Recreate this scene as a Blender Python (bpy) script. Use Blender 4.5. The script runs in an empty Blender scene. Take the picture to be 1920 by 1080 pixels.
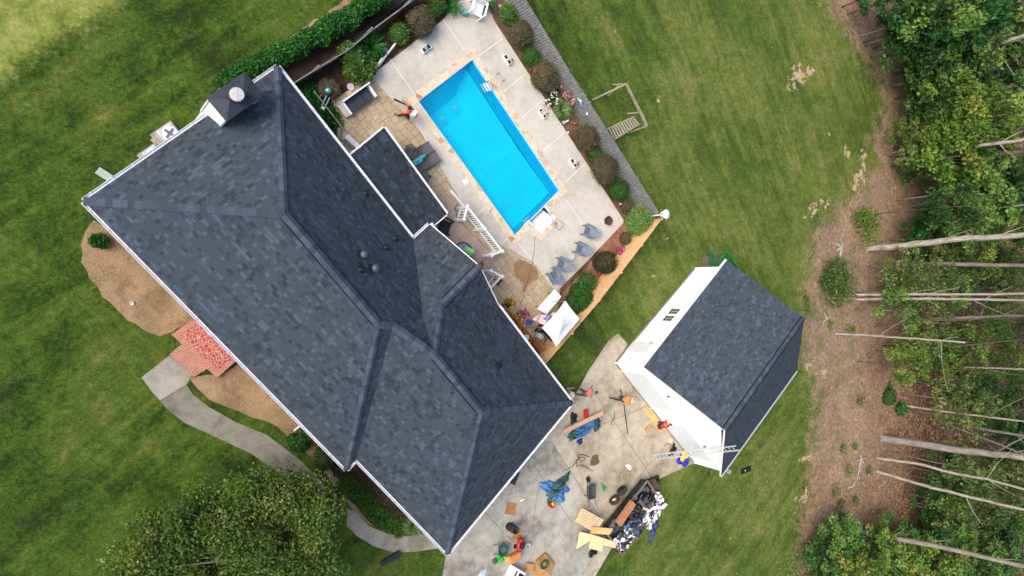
import bpy, bmesh, math, random
import numpy as np
from mathutils import Vector, Matrix
random.seed(7); RNG = np.random.default_rng(7)
R = math.radians
S = bpy.context.scene
col = S.collection
# ------------------------------------------------------------------ camera
F_PX = 1293.93; TILT = R(32.18); ROLL = R(0.332); CAM_Z = 36.0
fwd = Vector((math.sin(TILT), 0, -math.cos(TILT)))
r0 = Vector((math.cos(TILT), 0, math.sin(TILT))); u0 = Vector((0, 1, 0))
RT = math.cos(ROLL)*r0 + math.sin(ROLL)*u0
UP = -math.sin(ROLL)*r0 + math.cos(ROLL)*u0
cd = bpy.data.cameras.new('camera'); cam = bpy.data.objects.new('camera', cd); col.objects.link(cam)
M4 = Matrix((RT, UP, -fwd)).transposed().to_4x4(); M4.translation = Vector((0, 0, CAM_Z))
cam.matrix_world = M4
cd.sensor_width = 36; cd.lens = F_PX/1920*36; cd.clip_end = 2000; cd.clip_start = 0.5
S.camera = cam
# ------------------------------------------------------------------ sky, sun, exposure
SUN_EL = R(43); SUN_AZ = R(177)            # direction the light comes from, measured from +X
w = bpy.data.worlds.new('World'); S.world = w; w.use_nodes = True
nt = w.node_tree; bg = nt.nodes['Background']
sky = nt.nodes.new('ShaderNodeTexSky'); sky.sky_type = 'NISHITA'; sky.sun_disc = False
sky.sun_elevation = SUN_EL; sky.sun_rotation = R(90) - SUN_AZ
sky.dust_density = 4.0; sky.air_density = 1.0; sky.ozone_density = 1.0
nt.links.new(sky.outputs[0], bg.inputs[0]); bg.inputs[1].default_value = 0.14
sd = bpy.data.lights.new('sun', 'SUN'); sd.energy = 1.65; sd.angle = R(32); sd.color = (1.0, 0.94, 0.84)
sun = bpy.data.objects.new('sun', sd); col.objects.link(sun)
sdir = Vector((math.cos(SUN_EL)*math.cos(SUN_AZ), math.cos(SUN_EL)*math.sin(SUN_AZ), math.sin(SUN_EL)))
sun.rotation_euler = sdir.to_track_quat('Z', 'Y').to_euler(); sun.location = (0, 0, 60)
S.view_settings.view_transform = 'Standard'; S.view_settings.look = 'None'
S.view_settings.gamma = 1; S.view_settings.exposure = 0.78
S.render.engine = 'CYCLES'
S.cycles.max_bounces = 8; S.cycles.transparent_max_bounces = 12

# ------------------------------------------------------------------ measuring helpers
def at(x, y, h=0.0):
    """ground-plan position of photograph point (x, y) at height h (survey of the real place)"""
    d = fwd + RT*((x-960)/F_PX) - UP*((y-540)/F_PX)
    s = (CAM_Z-h)/-d.z
    return Vector((d.x*s, d.y*s, h))
def heading(a, b, h=0.0):
    p, q = at(*a, h), at(*b, h); return math.atan2(q.y-p.y, q.x-p.x)
def lin(c):
    c = c/255.0
    return c/12.92 if c <= 0.04045 else ((c+0.055)/1.055)**2.4
ALB = 1.25
def C(r, g, b, k=1.0): return (min(lin(r)/ALB*k, .9), min(lin(g)/ALB*k, .9), min(lin(b)/ALB*k, .9), 1)

# ------------------------------------------------------------------ materials
MATS = {}
class NT:
    def __init__(s, name, rough=0.8, spec=0.3):
        s.m = bpy.data.materials.new(name); s.m.use_nodes = True; s.t = s.m.node_tree
        s.b = s.t.nodes['Principled BSDF']; s.b.inputs['Roughness'].default_value = rough
        s.b.inputs['Specular IOR Level'].default_value = spec
        s.o = s.t.nodes['Material Output']; MATS[name] = s.m
    def n(s, typ, **kw):
        x = s.t.nodes.new(typ)
        for k, v in kw.items(): setattr(x, k, v)
        return x
    def l(s, a, b): s.t.links.new(a, b)
    def setin(s, sock, v):
        if hasattr(v, 'links') or hasattr(v, 'is_output'): s.l(v, sock)
        else: sock.default_value = v
    def coord(s, kind='Object'):
        return s.n('ShaderNodeTexCoord').outputs[kind]
    def geo(s): return s.n('ShaderNodeNewGeometry').outputs['Position']
    def mapping(s, v, scale=(1,1,1), rot=(0,0,0), loc=(0,0,0)):
        m = s.n('ShaderNodeMapping'); s.l(v, m.inputs[0]); m.inputs['Scale'].default_value = scale
        m.inputs['Rotation'].default_value = rot; m.inputs['Location'].default_value = loc
        return m.outputs[0]
    def noise(s, v, scale, detail=3, rough=0.55, dist=0.0):
        x = s.n('ShaderNodeTexNoise'); s.l(v, x.inputs['Vector']); x.inputs['Scale'].default_value = scale
        x.inputs['Detail'].default_value = detail; x.inputs['Roughness'].default_value = rough
        x.inputs['Distortion'].default_value = dist
        return x.outputs['Fac']
    def ramp(s, fac, stops, mode='LINEAR'):
        x = s.n('ShaderNodeValToRGB'); s.setin(x.inputs[0], fac); e = x.color_ramp.elements; x.color_ramp.interpolation = mode
        while len(e) < len(stops): e.new(0.5)
        for i, (p, c) in enumerate(stops):
            e[i].position = p; e[i].color = c if len(c) == 4 else (*c, 1)
        return x.outputs[0]
    def mix(s, f, a, b, mode='MIX'):
        x = s.n('ShaderNodeMix', data_type='RGBA', blend_type=mode)
        s.setin(x.inputs[0], f); s.setin(x.inputs[6], a); s.setin(x.inputs[7], b); return x.outputs[2]
    def math(s, op, a, b=0.0, c=0.0, clamp=False):
        x = s.n('ShaderNodeMath', operation=op); x.use_clamp = clamp
        s.setin(x.inputs[0], a); s.setin(x.inputs[1], b); s.setin(x.inputs[2], c); return x.outputs[0]
    def bump(s, h, strength=0.4, dist=0.02):
        x = s.n('ShaderNodeBump'); s.l(h, x.inputs['Height']); x.inputs['Strength'].default_value = strength
        x.inputs['Distance'].default_value = dist; s.l(x.outputs[0], s.b.inputs['Normal'])
    def attr(s, name):
        x = s.n('ShaderNodeAttribute'); x.attribute_name = name; return x
    def base(s, c): s.setin(s.b.inputs['Base Color'], c)
g1 = lambda v: (v, v, v, 1)
def plain(name, c, rough=0.6, metal=0.0, var=0.15, scale=6.0, bump=0.0, spec=0.4):
    if name in MATS: return MATS[name]
    t = NT(name, rough, spec); t.b.inputs['Metallic'].default_value = metal
    o = t.coord(); f = t.noise(o, scale, 4)
    lo = tuple(x*(1-var) for x in c[:3]) + (1,); hi = tuple(min(1, x*(1+var)) for x in c[:3]) + (1,)
    t.base(t.ramp(f, [(0.3, lo), (0.7, hi)]))
    if bump: t.bump(t.noise(o, scale*4, 3), bump, 0.02)
    return t.m
def concrete(name, c, dark, stain=0.5, seed=0):
    t = NT(name, 0.85, 0.25); g = t.mapping(t.geo(), loc=(seed, seed*2, 0))
    a = t.noise(g, 0.35, 6, 0.62, 0.4); b = t.noise(g, 2.2, 6, 0.65); d = t.noise(g, 28, 3, 0.6)
    k = t.math('ADD', t.math('MULTIPLY', a, 0.62), t.math('MULTIPLY', b, 0.38))
    base = t.ramp(k, [(0.38, dark), (0.5, tuple((x*0.6+y*0.4) for x, y in zip(c, dark))), (0.62, c)])
    base = t.mix(stain*0.5, base, t.ramp(d, [(0.35, g1(0.55)), (0.65, g1(1.0))]), 'MULTIPLY')
    base = t.mix(0.8*stain, base, t.ramp(t.noise(g, 0.8, 6, .7, 1.2), [(0.36, g1(0.62)), (0.5, g1(1))]), 'MULTIPLY')
    sp = t.ramp(t.noise(g, 9, 2, 0.8), [(0.30, g1(0.55)), (0.36, g1(1))])
    t.base(t.mix(0.5, base, sp, 'MULTIPLY')); t.bump(d, 0.25, 0.01); return t.m
def leafmat(name, c0, c1, c2, hue=0.04, val=0.35, trans=0.3):
    t = NT(name, 0.55, 0.35); a = t.attr('tint').outputs['Fac']
    c = t.ramp(a, [(0.0, c0), (0.55, c1), (1.0, c2)])
    oi = t.n('ShaderNodeObjectInfo').outputs['Random']
    hs = t.n('ShaderNodeHueSaturation'); t.l(c, hs.inputs['Color'])
    t.l(t.math('ADD', t.math('MULTIPLY', oi, hue), 0.5-hue/2), hs.inputs['Hue'])
    t.l(t.math('ADD', t.math('MULTIPLY', t.math('FRACT', t.math('MULTIPLY', oi, 7.13)), val), 1-val/2), hs.inputs['Value'])
    t.l(hs.outputs[0], t.b.inputs['Base Color'])
    tr = t.n('ShaderNodeBsdfTranslucent'); t.l(hs.outputs[0], tr.inputs[0]); mx = t.n('ShaderNodeMixShader'); mx.inputs[0].default_value = trans
    t.l(t.b.outputs[0], mx.inputs[1]); t.l(tr.outputs[0], mx.inputs[2]); t.l(mx.outputs[0], t.o.inputs[0])
    return t.m
def shingle(name, dark, mid, light, patch=0.35):
    """laminated shingles: rows 0.16 m deep, tabs of random width, each tab its own tone; UV in metres"""
    t = NT(name, 0.9, 0.2); uv = t.coord('UV'); sx = t.n('ShaderNodeSeparateXYZ'); t.l(uv, sx.inputs[0])
    u, v = sx.outputs[0], sx.outputs[1]
    def tabs(rowh, wid, seed):
        row = t.math('FLOOR', t.math('DIVIDE', v, rowh))
        wn = t.n('ShaderNodeTexWhiteNoise', noise_dimensions='1D'); t.l(t.math('ADD', row, seed), wn.inputs['W'])
        uu = t.math('ADD', t.math('DIVIDE', u, wid), t.math('MULTIPLY', wn.outputs[0], 17.0))
        wob = t.math('MULTIPLY', t.math('SINE', t.math('MULTIPLY', uu, 2.1)), 0.2)
        ce = t.math('FLOOR', t.math('ADD', uu, wob))
        cb = t.n('ShaderNodeCombineXYZ'); t.l(ce, cb.inputs[0]); t.l(row, cb.inputs[1]); cb.inputs[2].default_value = seed
        w2 = t.n('ShaderNodeTexWhiteNoise', noise_dimensions='3D'); t.l(cb.outputs[0], w2.inputs['Vector'])
        return w2.outputs[0], t.math('FRACT', t.math('DIVIDE', v, rowh))
    a, fr = tabs(0.165, 0.23, 3.0); b, fr2 = tabs(0.33, 0.9, 11.0)
    k = t.math('ADD', t.math('MULTIPLY', a, 0.8), t.math('MULTIPLY', b, 0.2))
    c = t.ramp(k, [(0.10, dark), (0.36, mid), (0.70, mid), (0.9, light)])
    gp = t.geo()
    c = t.mix(patch, c, t.ramp(t.noise(gp, 0.5, 4), [(0.3, g1(0.6)), (0.7, g1(1.15))]), 'MULTIPLY')
    c = t.mix(0.5, c, t.ramp(t.noise(gp, 30, 2, .7), [(0.3, g1(0.6)), (0.7, g1(1.25))]), 'MULTIPLY')
    ln_ = t.ramp(fr, [(0.0, g1(.55)), (0.14, g1(1)), (0.9, g1(1)), (1.0, g1(.8))]); c = t.mix(0.55, c, ln_, 'MULTIPLY')  # dark line at each row edge: shadow of the tabs painted into the colour
    t.base(c)
    hgt = t.math('ADD', t.math('MULTIPLY', fr, -0.6), t.math('MULTIPLY', t.math('GREATER_THAN', a, 0.5), 0.6))
    t.bump(hgt, 0.9, 0.02); return t.m
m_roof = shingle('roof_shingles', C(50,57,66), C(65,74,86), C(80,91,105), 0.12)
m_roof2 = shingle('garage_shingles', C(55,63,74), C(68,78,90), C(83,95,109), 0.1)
def capmat():
    t = NT('ridge_cap', 0.9, 0.2); r_ = t.n('ShaderNodeNewGeometry').outputs['Random Per Island']
    c = t.ramp(r_, [(0.0, C(58,66,78)), (0.5, C(68,78,92)), (1.0, C(80,91,106))]); t.base(t.mix(0.5, c, t.ramp(t.noise(t.geo(), 30, 2, .7), [(0.3, g1(0.6)), (0.7, g1(1.25))]), 'MULTIPLY')); return t.m
m_cap = capmat()
m_capdark = plain('ridge_vent_slot', C(26,28,34), 0.9)
m_white = plain('white_paint', C(238,240,244), 0.45, var=0.04, scale=2)
m_siding = None
def siding():
    t = NT('white_siding', 0.5, 0.3); sx = t.n('ShaderNodeSeparateXYZ'); t.l(t.geo(), sx.inputs[0])
    f = t.math('FRACT', t.math('DIVIDE', sx.outputs[2], 0.13))
    t.base(t.mix(t.ramp(t.noise(t.geo(), 1.1, 4), [(0.3, g1(0)), (0.7, g1(1))]), (.9,.9,.9,1), (.86,.86,.87,1)))
    t.bump(f, 0.25, 0.008); return t.m
m_siding = siding()
def brickmat(name, c1, c2, mortar, sc=1.0, wall=False):
    t = NT(name, 0.85, 0.2); b = t.n('ShaderNodeTexBrick'); t.l(t.coord('UV'), b.inputs[0])
    b.inputs['Color1'].default_value = c1; b.inputs['Color2'].default_value = c2; b.inputs['Mortar'].default_value = mortar
    b.inputs['Scale'].default_value = sc; b.inputs['Mortar Size'].default_value = 0.012; b.inputs['Brick Width'].default_value = 0.22; b.inputs['Row Height'].default_value = 0.075
    c = t.mix(0.5, b.outputs[0], t.ramp(t.noise(t.geo(), 3, 4), [(0.3, g1(0.7)), (0.7, g1(1.1))]), 'MULTIPLY'); t.base(c)
    t.bump(b.outputs[1], -0.4, 0.01); return t.m
m_brick = brickmat('brick_wall', C(186,120,100), C(150,90,74), C(190,170,155))
m_brickedge = brickmat('brick_edging', C(188,110,88), C(166,90,72), C(206,180,162))
def flag_cells(name, stops, joint, scale, jw=0.06, metric='EUCLIDEAN', rand=1.0):
    t = NT(name, 0.8, 0.25); g = t.geo(); w_ = t.mix(0.06, g, t.n('ShaderNodeTexNoise').outputs[1])
    v = t.n('ShaderNodeTexVoronoi', feature='F1', distance=metric); t.l(g, v.inputs['Vector']); v.inputs['Scale'].default_value = scale; v.inputs['Randomness'].default_value = rand
    e = t.n('ShaderNodeTexVoronoi', feature='DISTANCE_TO_EDGE'); t.l(g, e.inputs['Vector']); e.inputs['Scale'].default_value = scale; e.inputs['Randomness'].default_value = rand
    sp = t.n('ShaderNodeSeparateColor'); t.l(v.outputs['Color'], sp.inputs[0])
    c = t.ramp(sp.outputs[0], stops); c = t.mix(0.55, c, t.ramp(t.noise(g, 6, 5), [(0.3, g1(0.72)), (0.7, g1(1.12))]), 'MULTIPLY')
    k = t.ramp(e.outputs['Distance'], [(jw*0.5, g1(0)), (jw, g1(1))]); t.base(t.mix(k, joint, c))
    t.bump(k, 0.4, 0.01); return t.m
m_coping = flag_cells('flagstone_coping', [(0.0, C(222,198,166)), (0.4, C(232,218,192)), (0.7, C(224,204,176)), (0.86, C(208,168,136)), (1.0, C(192,138,106))], C(222,212,194), 2.7, 0.05)
m_redstone = flag_cells('red_stamped_stone', [(0, C(186,96,86)), (1, C(168,82,74))], C(212,160,148), 6.5, 0.09)
def pavermat():
    t = NT('stone_pavers', 0.85, 0.25)
    g = t.mapping(t.geo(), rot=(0, 0, -AZ))
    def br(w_, h_, off):
        b = t.n('ShaderNodeTexBrick'); t.l(t.mapping(g, loc=off), b.inputs[0]); b.inputs['Scale'].default_value = 1
        b.inputs['Brick Width'].default_value = w_; b.inputs['Row Height'].default_value = h_; b.inputs['Mortar Size'].default_value = 0.014
        b.inputs['Color1'].default_value = C(204,184,152); b.inputs['Color2'].default_value = C(188,166,134); b.inputs['Mortar'].default_value = C(142,120,92)
        b.offset = 0.37; b.squash = 0.6; b.squash_frequency = 3; return b.outputs[0]
    c = t.mix(t.ramp(t.noise(g, 0.8, 1), [(0.49, g1(0)), (0.51, g1(1))]), br(0.62, 0.42, (0,0,0)), br(0.42, 0.42, (.2,.1,0)))
    c = t.mix(0.6, c, t.ramp(t.noise(g, 0.9, 5, .6), [(0.3, g1(0.75)), (0.7, g1(1.15))]), 'MULTIPLY')
    t.base(t.mix(0.4, c, t.ramp(t.noise(g, 14, 3), [(0.3, g1(0.75)), (0.7, g1(1.15))]), 'MULTIPLY')); return t.m
AZ = R(-48.315)
m_paver = pavermat()
m_deckcon = concrete('pool_deck_concrete', C(218,212,200), C(192,185,172), 0.2)
m_drive = concrete('driveway_concrete', C(206,196,176), C(150,136,112), 0.5, 3)
m_drive2 = concrete('old_driveway_concrete', C(196,192,180), C(136,132,122), 0.45, 9)
m_path = concrete('path_concrete', C(158,154,142), C(112,108,98), 0.6, 5)
m_path2 = concrete('pale_path_concrete', C(186,183,170), C(140,137,124), 0.5, 6)
m_slab = concrete('shed_slab', C(140,128,114), C(96,86,74), 0.6, 7)
m_joint = plain('expansion_joint', C(238,236,228), 0.7, var=0.05)
m_djoint = plain('dark_joint', C(120,112,96), 0.9)
def soil(name, a, b, c, speck):
    t = NT(name, 0.95, 0.1); g = t.geo()
    k = t.noise(g, 0.7, 6, 0.65); f = t.noise(g, 11, 5, 0.7)
    x = t.ramp(t.math('ADD', t.math('MULTIPLY', k, 0.55), t.math('MULTIPLY', f, 0.45)), [(0.36, a), (0.5, b), (0.64, c)])
    x = t.mix(t.ramp(t.noise(g, 0.9, 5, .7, .8), [(0.5, g1(0)), (0.62, g1(.6))]), x, a)
    x = t.mix(.7, x, t.ramp(t.noise(g, 26, 3, .8), [(0.34, g1(.6)), (0.66, g1(1.25))]), 'MULTIPLY')
    v = t.n('ShaderNodeTexVoronoi'); t.l(g, v.inputs['Vector']); v.inputs['Scale'].default_value = 6
    x = t.mix(t.ramp(v.outputs['Distance'], [(0.05, g1(1)), (0.12, g1(0))]), x, speck)
    t.base(x); t.bump(f, 0.6, 0.03); return t.m
m_bedsoil = soil('front_bed_soil', C(120,104,76), C(160,136,106), C(184,154,124), C(204,182,156))
m_mulch = soil('mulch', C(70,54,46), C(112,86,72), C(150,116,96), C(170,140,118))
m_darkmulch = soil('dark_mulch', C(44,36,32), C(70,56,48), C(96,76,62), C(110,96,84))
m_redmulch = soil('red_mulch', C(112,78,62), C(160,112,90), C(194,144,118), C(210,170,146))
m_gravel = soil('gravel', C(120,112,108), C(160,152,146), C(200,194,188), C(220,216,210))
def woodmat(name, a, b, c, axis=0, sc=18):
    t = NT(name, 0.8, 0.2); o = t.coord('UV')
    g = t.mapping(o, scale=(1, 0.12, 1) if axis == 0 else (0.12, 1, 1))
    t.base(t.mix(0.5, t.ramp(t.noise(g, sc, 5, 0.7), [(0.3, a), (0.5, b), (0.7, c)]), t.ramp(t.noise(t.geo(), 1.2, 4), [(0.3, g1(0.65)), (0.7, g1(1.2))]), 'MULTIPLY')); return t.m
m_greywood = woodmat('weathered_wood', C(84,86,88), C(136,138,140), C(176,176,174))
m_cedar = woodmat('new_cedar', C(212,156,104), C(238,190,138), C(252,222,182))
m_oldwood = woodmat('swing_wood', C(120,112,98), C(158,150,132), C(186,178,160), 0, 12)
m_redwood = woodmat('stained_wood', C(106,66,36), C(160,104,58), C(196,144,92))
m_board = woodmat('composite_deck', C(160,136,122), C(182,158,144), C(200,180,166), 1, 10)
m_lumber = woodmat('raw_lumber', C(220,178,128), C(236,204,158), C(248,226,190))
m_osb = soil('osb_board', C(214,166,104), C(232,190,126), C(244,210,150), C(250,220,170))
m_bark = woodmat('pale_bark', C(104,94,84), C(166,158,148), C(214,208,198), 0, 12)
m_bark2 = woodmat('dark_bark', C(66,56,48), C(96,84,74), C(128,114,102), 0, 9)
m_barkgrey = woodmat('grey_bark', C(112,106,100), C(146,138,132), C(172,164,160), 0, 9)
m_black = plain('black_plastic', C(24,25,28), 0.5)
m_dark = plain('dark_grey', C(62,62,66), 0.7)
m_metal = plain('galvanised_metal', C(176,180,186), 0.35, metal=0.6)
m_alu = plain('aluminium', C(214,216,220), 0.4, metal=0.3, var=.05)
m_steel = plain('stainless_steel', C(230,232,236), 0.2, metal=0.8)
m_cardboard = plain('cardboard', C(196,146,96), 0.9, var=0.12, scale=3)
m_brownboard = plain('damp_cardboard', C(168,122,72), 0.9, var=0.2, scale=4)
m_skin = plain('skin', C(176,120,90), 0.6)
m_blueplastic = plain('blue_grey_resin', C(112,126,144), 0.55, var=0.12)
m_red = plain('red_plastic', C(210,40,44), 0.45)
m_pink = None
m_teal = plain('teal_glaze', C(110,186,190), 0.3)
def water():
    t = NT('pool_water', 0.03, 0.5)
    tr = t.n('ShaderNodeBsdfTransparent'); tr.inputs[0].default_value = (0.55, 0.97, 1.0, 1)
    gl = t.n('ShaderNodeBsdfGlossy'); gl.inputs['Roughness'].default_value = 0.06; gl.inputs[0].default_value = (1, 1, 1, 1)
    fr = t.n('ShaderNodeFresnel'); fr.inputs[0].default_value = 1.33
    bp = t.n('ShaderNodeBump'); g = t.geo(); t.l(t.noise(g, 7, 3, .6), bp.inputs['Height']); bp.inputs['Strength'].default_value = .25; bp.inputs['Distance'].default_value = .03
    t.l(bp.outputs[0], gl.inputs['Normal']); t.l(bp.outputs[0], fr.inputs['Normal'])
    mx = t.n('ShaderNodeMixShader'); t.l(fr.outputs[0], mx.inputs[0]); t.l(tr.outputs[0], mx.inputs[1]); t.l(gl.outputs[0], mx.inputs[2])
    t.l(mx.outputs[0], t.o.inputs[0]); return t.m
m_water = water()
def liner():
    t = NT('pool_liner', 0.5, 0.3); g = t.geo(); f = t.noise(g, 22, 2, .6); k = t.noise(g, .5, 2)
    t.base(t.mix(0.35, t.ramp(k, [(.3, (0.0, .64, .86, 1)), (.7, (0.0, .76, .94, 1))]), t.ramp(f, [(0.35, (.0, .58, .80, 1)), (0.65, (.10, .86, .98, 1))]))); return t.m
m_liner = liner()
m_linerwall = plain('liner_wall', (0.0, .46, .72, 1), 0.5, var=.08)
def tarp(name, a, b):
    t = NT(name, 0.4, 0.5); o = t.coord(); t.base(t.ramp(t.noise(o, 3, 4, .6, 1.5), [(0.35, a), (0.65, b)])); t.bump(t.noise(o, 7, 4, .6, 1.0), 0.9, 0.06); return t.m
m_tarpblue = tarp('blue_tarp', C(30,74,140), C(92,150,214)); m_tarpgreen = tarp('green_tarp', C(20,56,54), C(58,104,96))
m_tarpnavy = tarp('navy_tarp', C(20,36,84), C(44,70,136)); m_blacktarp = tarp('black_tarp', C(12,12,14), C(34,34,38))
m_tarproyal = tarp('royal_blue_tarp', C(20,28,150), C(34,60,220)); m_yellow = tarp('yellow_tarp', C(214,196,30), C(250,236,60))
m_whitecloth = plain('white_fabric', C(246,246,250), 0.7, var=.03)
# leaves
m_lf_shrub = leafmat('boxwood_leaves', C(36,76,22), C(68,124,36), C(136,186,66))
m_lf_brown = leafmat('bronze_leaves', C(58,62,40), C(112,104,74), C(172,142,108))
m_lf_light = leafmat('pale_green_leaves', C(72,110,44), C(116,156,78), C(164,196,116))
m_lf_hedge = leafmat('hedge_leaves', C(16,58,14), C(34,102,26), C(74,146,46))
m_lf_tree = leafmat('front_tree_leaves', C(62,88,28), C(108,132,48), C(196,194,112), trans=.4)
m_lf_fdark = leafmat('forest_dark_leaves', C(32,62,28), C(60,102,46), C(114,160,80), .05)
m_lf_fmid = leafmat('forest_mid_leaves', C(50,82,32), C(90,130,52), C(148,180,88), .05)
m_lf_fyel = leafmat('forest_yellow_leaves', C(62,92,30), C(104,138,50), C(166,174,78), .05)
m_lf_olive = leafmat('understory_leaves', C(76,94,44), C(112,134,64), C(166,170,96), .06)

m_pink = leafmat('magenta_petals', C(150,26,90), C(206,60,134), C(240,140,190))
# ------------------------------------------------------------------ mesh helpers
class MB:
    def __init__(s): s.v = []; s.f = []; s.uv = []
    def add(s, vs, fs, uvs=None):
        o = len(s.v); s.v += [tuple(v) for v in vs]
        for i, f in enumerate(fs):
            s.f.append([o+k for k in f])
            s.uv.append(uvs[i] if uvs else None)
        return s
    def box(s, c, d, rz=0.0, M=None):
        x, y, z = d[0]/2, d[1]/2, d[2]/2
        vs = [Vector((a, b, e)) for e in (-z, z) for a, b in ((-x,-y),(x,-y),(x,y),(-x,y))]
        rot = M if M is not None else Matrix.Rotation(rz, 3, 'Z')
        vs = [rot @ v + Vector(c) for v in vs]
        return s.add(vs, [(3,2,1,0),(4,5,6,7),(0,1,5,4),(1,2,6,5),(2,3,7,6),(3,0,4,7)])
    def bar(s, a, b, w, h, up=(0,0,1)):
        a, b = Vector(a), Vector(b); d = (b-a); L = d.length
        if L < 1e-6: return s
        x = d.normalized(); z = Vector(up)
        if abs(x.dot(z)) > .97: z = Vector((1, 0, 0))
        y = z.cross(x).normalized(); z = x.cross(y)
        M = Matrix((x, y, z)).transposed(); return s.box((a+b)/2, (L, w, h), M=M)
    def tube(s, pts, r, n=8, r2=None, cap=True):
        pts = [Vector(p) for p in pts]; N = len(pts); rings = []
        for i, p in enumerate(pts):
            d = (pts[min(i+1, N-1)]-pts[max(i-1, 0)]).normalized()
            z = Vector((0,0,1)) if abs(d.z) < .95 else Vector((1,0,0))
            a = z.cross(d).normalized(); b = d.cross(a)
            rr = r[i] if isinstance(r, (list, tuple)) else (r if r2 is None else r+(r2-r)*i/(N-1))
            rings.append([p+a*math.cos(2*math.pi*k/n)*rr+b*math.sin(2*math.pi*k/n)*rr for k in range(n)])
        vs = [v for q in rings for v in q]; fs = []; uvs = []; L = 0
        for i in range(N-1):
            L2 = L+(pts[i+1]-pts[i]).length
            for k in range(n):
                k2 = (k+1) % n; fs.append((i*n+k, i*n+k2, (i+1)*n+k2, (i+1)*n+k))
                uvs.append([(k/n, L), ((k+1)/n, L), ((k+1)/n, L2), (k/n, L2)])
            L = L2
        if cap:
            fs.append(tuple(range(n-1, -1, -1))); uvs.append([(0,0)]*n); fs.append(tuple((N-1)*n+k for k in range(n))); uvs.append([(0,0)]*n)
        return s.add(vs, fs, uvs)
    def lathe(s, prof, c=(0,0,0), n=20, M=None, cap=True):
        vs = []; c = Vector(c)
        for r, z in prof:
            for k in range(n):
                v = Vector((r*math.cos(2*math.pi*k/n), r*math.sin(2*math.pi*k/n), z)); vs.append((M @ v if M else v)+c)
        fs = []
        for i in range(len(prof)-1):
            for k in range(n): fs.append((i*n+k, i*n+(k+1) % n, (i+1)*n+(k+1) % n, (i+1)*n+k))
        if cap and prof[0][0] > 1e-4: fs.append(tuple(range(n-1, -1, -1)))
        if cap and prof[-1][0] > 1e-4: fs.append(tuple((len(prof)-1)*n+k for k in range(n)))
        return s.add(vs, fs)
    def prism(s, poly, z0, z1):
        n = len(poly); P_ = [Vector((p[0], p[1])) for p in poly]
        if sum(P_[i].x*P_[(i+1) % n].y-P_[(i+1) % n].x*P_[i].y for i in range(n)) < 0: P_ = P_[::-1]
        vs = [(p.x, p.y, z0) for p in P_]+[(p.x, p.y, z1) for p in P_]
        fs = [tuple(range(n-1, -1, -1)), tuple(range(n, 2*n))]+[(i, (i+1) % n, n+(i+1) % n, n+i) for i in range(n)]
        return s.add(vs, fs)
    def face(s, pts, udir=None):
        """planar face with UV in metres: u along udir, v up the slope"""
        pts = [Vector(p) for p in pts]; nrm = Vector((0,0,0))
        for i in range(len(pts)):
            a, b = pts[i], pts[(i+1) % len(pts)]; nrm += a.cross(b)
        nrm.normalize()
        if nrm.z < 0: pts = pts[::-1]; nrm = -nrm
        u = Vector(udir).normalized() if udir is not None else (Vector((0,0,1)).cross(nrm)).normalized()
        v = nrm.cross(u)
        return s.add(pts, [tuple(range(len(pts)))], [[(p.dot(u), p.dot(v)) for p in pts]])
    def build(s, name, mat, parent=None, smooth=False, bevel=0.0):
        me = bpy.data.meshes.new(name); me.from_pydata(s.v, [], s.f)
        ul = me.uv_layers.new(name='UVMap'); k = 0; data = np.zeros(len(me.loops)*2, dtype=np.float32)
        V = s.v
        for f, u in zip(s.f, s.uv):
            if u is None:
                a, b, c = Vector(V[f[0]]), Vector(V[f[1]]), Vector(V[f[2]])
                n_ = (b-a).cross(c-b); e1 = (b-a); 
                if e1.length < 1e-7 or n_.length < 1e-9: u = [(0,0)]*len(f)
                else:
                    longest = max(((Vector(V[f[(i+1) % len(f)]])-Vector(V[f[i]])) for i in range(len(f))), key=lambda q: q.length).normalized()
                    n_.normalize(); vv = n_.cross(longest); u = [(Vector(V[i]).dot(vv), Vector(V[i]).dot(longest)) for i in f]
            for q in u: data[2*k] = q[0]; data[2*k+1] = q[1]; k += 1
        ul.data.foreach_set('uv', data)
        me.materials.append(mat)
        if smooth: me.polygons.foreach_set('use_smooth', [True]*len(me.polygons))
        me.update(); o = bpy.data.objects.new(name, me); col.objects.link(o)
        if parent: o.parent = parent
        if bevel:
            b = o.modifiers.new('bevel', 'BEVEL'); b.width = bevel; b.segments = 2; b.limit_method = 'ANGLE'
        return o
def tag(o, label=None, cat=None, group=None, kind=None):
    if label: o['label'] = label
    if cat: o['category'] = cat
    if group: o['group'] = group
    if kind: o['kind'] = kind
    return o
def thing(name, label, cat, loc=(0,0,0), rz=0.0, group=None):
    o = bpy.data.objects.new(name, None); col.objects.link(o); o.location = loc; o.rotation_euler = (0, 0, rz)
    o.empty_display_size = .3
    return tag(o, label, cat, group)
def copy_thing(o, label=None, loc=None, rz=None, scale=None, parent=None):
    c = o.copy(); col.objects.link(c)
    if parent: c.parent = parent
    if label: c['label'] = label
    if loc is not None: c.location = loc
    if rz is not None: c.rotation_euler = (0, 0, rz)
    if scale is not None: c.scale = (scale,)*3 if not hasattr(scale, '__len__') else scale
    for ch in list(o.children): copy_thing(ch, parent=c)
    return c
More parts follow.
